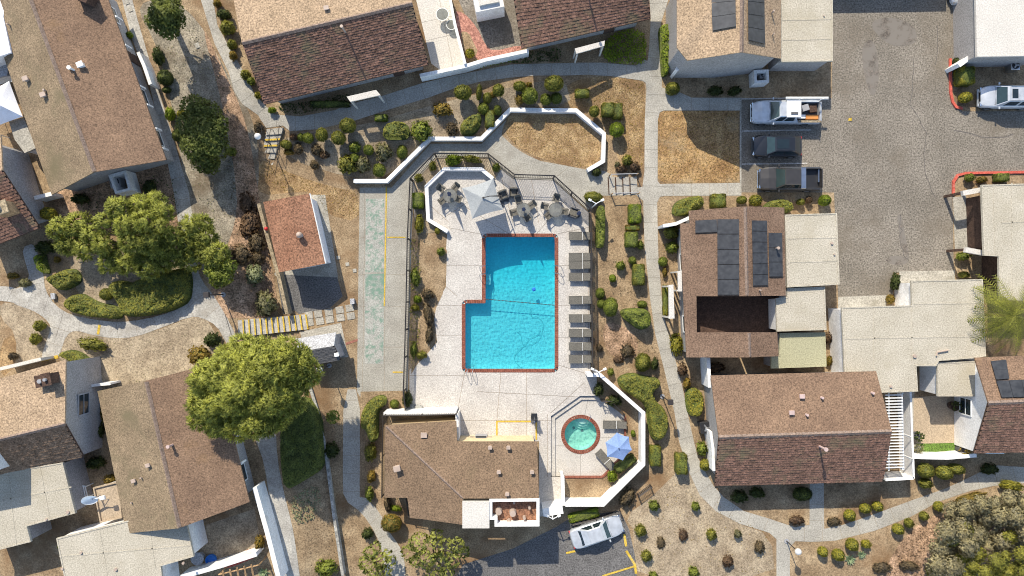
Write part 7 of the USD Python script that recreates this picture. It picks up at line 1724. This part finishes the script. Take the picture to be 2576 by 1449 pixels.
tree('pine_tree', 'round dense pine overlapping the brown gable roof and grey shed', (700, 960), lob, 'leaf_pine2', 'needle', .36, 15, .3, core=.7)
lob = [(417 + 34 * math.cos(k * 2.4) * math.sqrt(k / 12), 38 + 42 * math.sin(k * 2.4) * math.sqrt(k / 12), 5.6 + rng.uniform(-.6, .6), 20) for k in range(12)]
tree('dense_tree', 'dense dark tree at the top between left house and upper walkway', (440, 70), lob, 'leaf_tree', 'leaf', .11, 95, .18)
lob = [(x, y, z, r) for x, y, z, r in ((490, 275, 3.6, 30), (520, 290, 3.9, 32), (485, 320, 4.0, 34), (525, 335, 4.4, 38), (548, 312, 4.4, 22), (500, 365, 4.2, 36), (540, 370, 4.2, 30), (515, 400, 3.6, 30), (530, 415, 3.2, 20))]
tree('dense_tree', 'large dark oval tree in the middle of the left bank', (510, 350), lob, 'leaf_tree', 'leaf', .11, 95, .2, squash=.85)
c0 = np.array([-28.0, 23.2, 13.0]); lob = []
for k in range(14):
    o = ball(1)[0] * 1.9 * rng.uniform(.4, 1); w = c0 + o * [1, 1, .6]; sc_ = FC / (HC - w[2]); lob.append((CX + w[0] * sc_, CY - w[1] * sc_, w[2], 36))
tree('tall_tree', 'tall tree just beyond the top edge that shades the oval tree', (-28.3, 23.6, 1.4), lob, 'leaf_tree', 'leaf', .16, 45, .25)
lob = [(555 + 26 * math.cos(k * 2.4) * math.sqrt(k / 7), 682 + 24 * math.sin(k * 2.4) * math.sqrt(k / 7), 3.3 + rng.uniform(-.3, .3), 19) for k in range(7)]
tree('small_tree', 'dark green bushy tree right of the pine by the path lamp', (553, 684), lob, 'leaf_green', 'leaf', .12, 90, .12)
lob = [(837, 1049, 1.9, 15)]
tree('small_tree', 'lollipop tree with round shadow beside the shuffleboard walk', (833, 1044), lob, 'leaf_green', 'leaf', .09, 130, .05, squash=.9)
lob = [(x, y, 2.4 + rng.uniform(-.3, .9), r) for x, y, r in ((1030, 1390, 20), (1055, 1368, 24), (1090, 1375, 26), (1098, 1345, 14), (1125, 1382, 24), (1150, 1372, 18), (1165, 1390, 14), (1075, 1405, 22), (1110, 1412, 24), (1140, 1410, 16), (1095, 1438, 22), (1125, 1440, 16), (1045, 1410, 14))]
tree('citrus_tree', 'loose yellow green tree at the bottom below the clubhouse', (1092, 1395), lob, 'leaf_citrus', 'leaf', .16, 24, .12, squash=.6, core=0)
lob = [(x, y, 2.2 + rng.uniform(-.3, .6), r) for x, y, r in ((932, 1392, 16), (945, 1375, 12), (925, 1418, 20), (955, 1412, 20), (975, 1398, 14), (940, 1440, 22), (965, 1440, 18), (985, 1410, 10))]
tree('citrus_tree', 'smaller yellow green tree overhanging the side walk at the bottom', (945, 1415), lob, 'leaf_citrus', 'leaf', .16, 26, .1, squash=.6, core=0)
lob = [(x + rng.uniform(-6, 6), y + rng.uniform(-6, 6), 2.6 + rng.uniform(-.8, .9), float(rng.uniform(17, 27))) for x, y in Dp('2400,1290 2430,1280 2465,1275 2500,1268 2540,1262 2575,1265 2410,1320 2445,1310 2485,1300 2520,1295 2560,1300 2380,1345 2420,1350 2460,1345 2500,1335 2540,1330 2580,1340 2365,1380 2400,1385 2440,1380 2485,1375 2525,1365 2565,1375 2360,1420 2400,1425 2500,1410 2595,1300 2600,1380')]
tree('scrub_tree', 'wide grey twiggy thicket filling the lower right corner', (2470, 1360), lob, 'leaf_scrub', 'leaf', .11, 75, .2, squash=.6, core=.7)
lob = [(x, y, 3.0 + rng.uniform(-.5, .5), float(rng.uniform(12, 22))) for x, y in Dp('2510,1415 2555,1425 2570,1395 2535,1442 2480,1440 2425,1335 2450,1425 2352,1440 2375,1418 2445,1362 2420,1405 2460,1395 2530,1400 2580,1440 2405,1445 2540,1352 2395,1362 2435,1448 2510,1450 2590,1415')]
tree('green_tree', 'yellow green leafy growth pushing through the grey thicket at the lower right', (2520, 1425), lob, 'leaf_olive', 'leaf', .10, 75, .14, squash=.6, core=.7)
# feathery palm
b = G(2520, 786); b = np.array([W(2548, 795, 5)[0], W(2548, 795, 5)[1], .5]); t = Thing('palm_tree', 'feathery palm overhanging the largest cream roof at the right', 'palm', b); hd = b + [0, 0, 4.6]
t.add('trunk', cyl(b - [0, 0, .2], hd, .16, 10, .12), 'bark')
for k in range(40):
    a = k * 2.399 + rng.uniform(-.4, .4); L = rng.uniform(1.3, 3.5); rise = rng.uniform(-.2, .9); V, F = [], []; pts = [hd + np.array([math.cos(a) * L * s, math.sin(a) * L * s, rise * s * 1.6 - 2.2 * s * s * (1.1 - rise * .5)]) for s in np.linspace(0, 1, 13)]
    sd = np.array([-math.sin(a), math.cos(a), 0])
    for i in range(1, 13):
        for q in (0, .5):
            p = pts[i] * (1 - q) + pts[i - 1] * q; ll = .62 * math.sin(math.pi * min(1, .12 + .85 * i / 13)) + .08
            for s in (-1, 1):
                e = p + sd * s * ll * rng.uniform(.8, 1.1) + (pts[i] - pts[i - 1]) / np.linalg.norm(pts[i] - pts[i - 1]) * ll * .6 - [0, 0, ll * .35]; w = (pts[i] - pts[i - 1]) * .11; n = len(V); V += [p - w, p + w, e]; F.append([n, n + 1, n + 2])
    t.add('frond', cat([tm(V, F), tube(pts[::2], .015, 4)]), 'leaf_palm')


# ---------------------------------------------------------------- ground cover
def cover(name, label, ring, leaf, size, dens, h, category='ground cover'):
    p = gpoly(ring); x0, y0, x1, y1 = p.bounds; n = int((x1 - x0) * (y1 - y0) * dens); q = rng.uniform((x0, y0), (x1, y1), (n, 2)); q = q[shapely.contains_xy(p, q[:, 0], q[:, 1])]
    z = np.array([gz(*a) for a in q]) + h * (.3 + .9 * meshkit.fbm(np.column_stack([q * 1.6, q[:, :1] * 0]), 3)) * rng.uniform(.4, 1, len(q)); P = np.column_stack([q, z])
    m = leaves(P, size, np.tile([0, 0, 1.0], (len(P), 1)), 1.2); pa = numbered('/World', name); g = usdkit.mesh(stage, pa, m, M[leaf]); g.GetPrim().SetCustomDataByKey('kind', 'stuff'); g.GetPrim().SetCustomDataByKey('label', label); g.GetPrim().SetCustomDataByKey('category', category)


cover('ground_cover', 'lush green ground cover in the bend of the curved walkway', smooth_ring(T(2, 0, '690,330 760,260 880,220 960,240 1005,260 1012,430 995,490 900,490 680,465'), 1), 'leaf_bright', .10, 130, .4)
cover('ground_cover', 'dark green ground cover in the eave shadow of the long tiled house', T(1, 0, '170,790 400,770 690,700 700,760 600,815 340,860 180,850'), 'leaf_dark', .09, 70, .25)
cover('ground_cover', 'dark ground cover strip between patio wall and curved walkway', T(1, 0, '1260,590 1580,500 1932,410 1932,470 1550,545 1260,612'), 'leaf_green', .09, 110, .3)
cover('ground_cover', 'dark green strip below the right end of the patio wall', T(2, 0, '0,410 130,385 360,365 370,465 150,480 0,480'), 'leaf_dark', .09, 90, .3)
cover('ground_cover', 'grey green ivy spreading below the deep green thicket', smooth_ring(T(1, 2, '265,860 380,780 470,760 500,880 450,1000 370,1050 300,1050 270,960'), 1), 'leaf_sage', .10, 60, .25)
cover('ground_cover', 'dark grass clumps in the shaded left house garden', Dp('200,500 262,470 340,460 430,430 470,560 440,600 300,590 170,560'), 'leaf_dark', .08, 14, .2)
cover('ground_cover', 'trailing green plants in the fence bed along the pool deck', Dp('1032,600 1056,600 1060,680 1056,860 1040,930 1030,900'), 'leaf_olive', .08, 30, .25)
cover('leaf_litter_scatter', 'fallen brown leaves scattered over the bank above the shed', Dp('560,330 640,420 660,560 690,740 600,790 540,690 590,560'), 'leaf_brown', .07, 26, .06, 'leaf litter')
cover('dry_weeds', 'dry weeds scattered through the beds right of the loungers', Dp('1505,640 1610,640 1650,900 1560,900 1510,860'), 'leaf_brown', .06, 10, .12, 'weeds')
cover('dry_weeds', 'dry weeds scattered over the zigzag wall bank', Dp('700,370 900,330 1060,300 1300,240 1200,330 1060,340 970,445 720,390'), 'leaf_brown', .055, 8, .1, 'weeds')
cover('dry_weeds', 'reddish weeds in the orange bed at the lower right', Dp('2290,1340 2380,1290 2400,1330 2330,1449 2230,1449'), 'leaf_red', .07, 26, .12, 'weeds')
cover('dry_weeds', 'straw weeds in the wide gravel bed at the bottom', Dp('1600,1300 1720,1200 1940,1350 1940,1449 1620,1449'), 'leaf_gold', .05, 5, .08, 'weeds')
cover('dry_weeds', 'grey dry debris scattered over the bank under the oval tree', Dp('470,20 560,200 610,420 560,640 500,560 440,330 400,160'), 'leaf_grey', .06, 9, .08, 'weeds')
for ring, lb in (('1656,290 1672,279 1858,279 1859,459 1672,460 1655,446', 'straw grass blades on the square lawn beside the parked cars'), ('1272,330 1290,290 1445,292 1504,342 1510,400 1478,423 1400,410 1330,386 1290,360', 'straw grass blades on the lawn inside the zigzag wall'), ('1500,193 1618,204 1622,300 1618,420 1590,430 1540,330 1500,285 1440,255', 'straw grass blades on the lawn strip beside the right walkway'), ('645,455 660,402 740,442 850,476 900,480 903,550 820,535 790,482 720,483', 'straw grass blades on the lawn above the red brown shed')): cover('dry_grass', lb, Dp(ring), 'leaf_gold', .045, 60, .05, 'grass')
cover('leaf_litter_scatter', 'fallen leaves over the soil beside the shuffleboard court', Dp('800,500 900,490 900,800 860,860 820,740 850,690'), 'leaf_brown', .04, 5, .03, 'leaf litter')
cover('leaf_litter_scatter', 'fallen leaves over the bed left of the solar house', Dp('1655,510 1700,500 1705,600 1712,700 1665,760 1658,640'), 'leaf_gold', .05, 14, .08, 'leaf litter')
cover('leaf_litter_scatter', 'fallen leaves over the side bed below the round pine', Dp('800,1000 862,1000 862,1250 900,1330 890,1449 780,1449 760,1260 830,1200'), 'leaf_brown', .05, 12, .05, 'leaf litter')
cover('dry_weeds', 'small dry weeds in the wide brown yard above the lower gable house', Dp('245,860 400,832 480,800 520,805 555,870 530,915 370,955 260,980 215,930'), 'leaf_grey', .05, 5, .05, 'weeds')
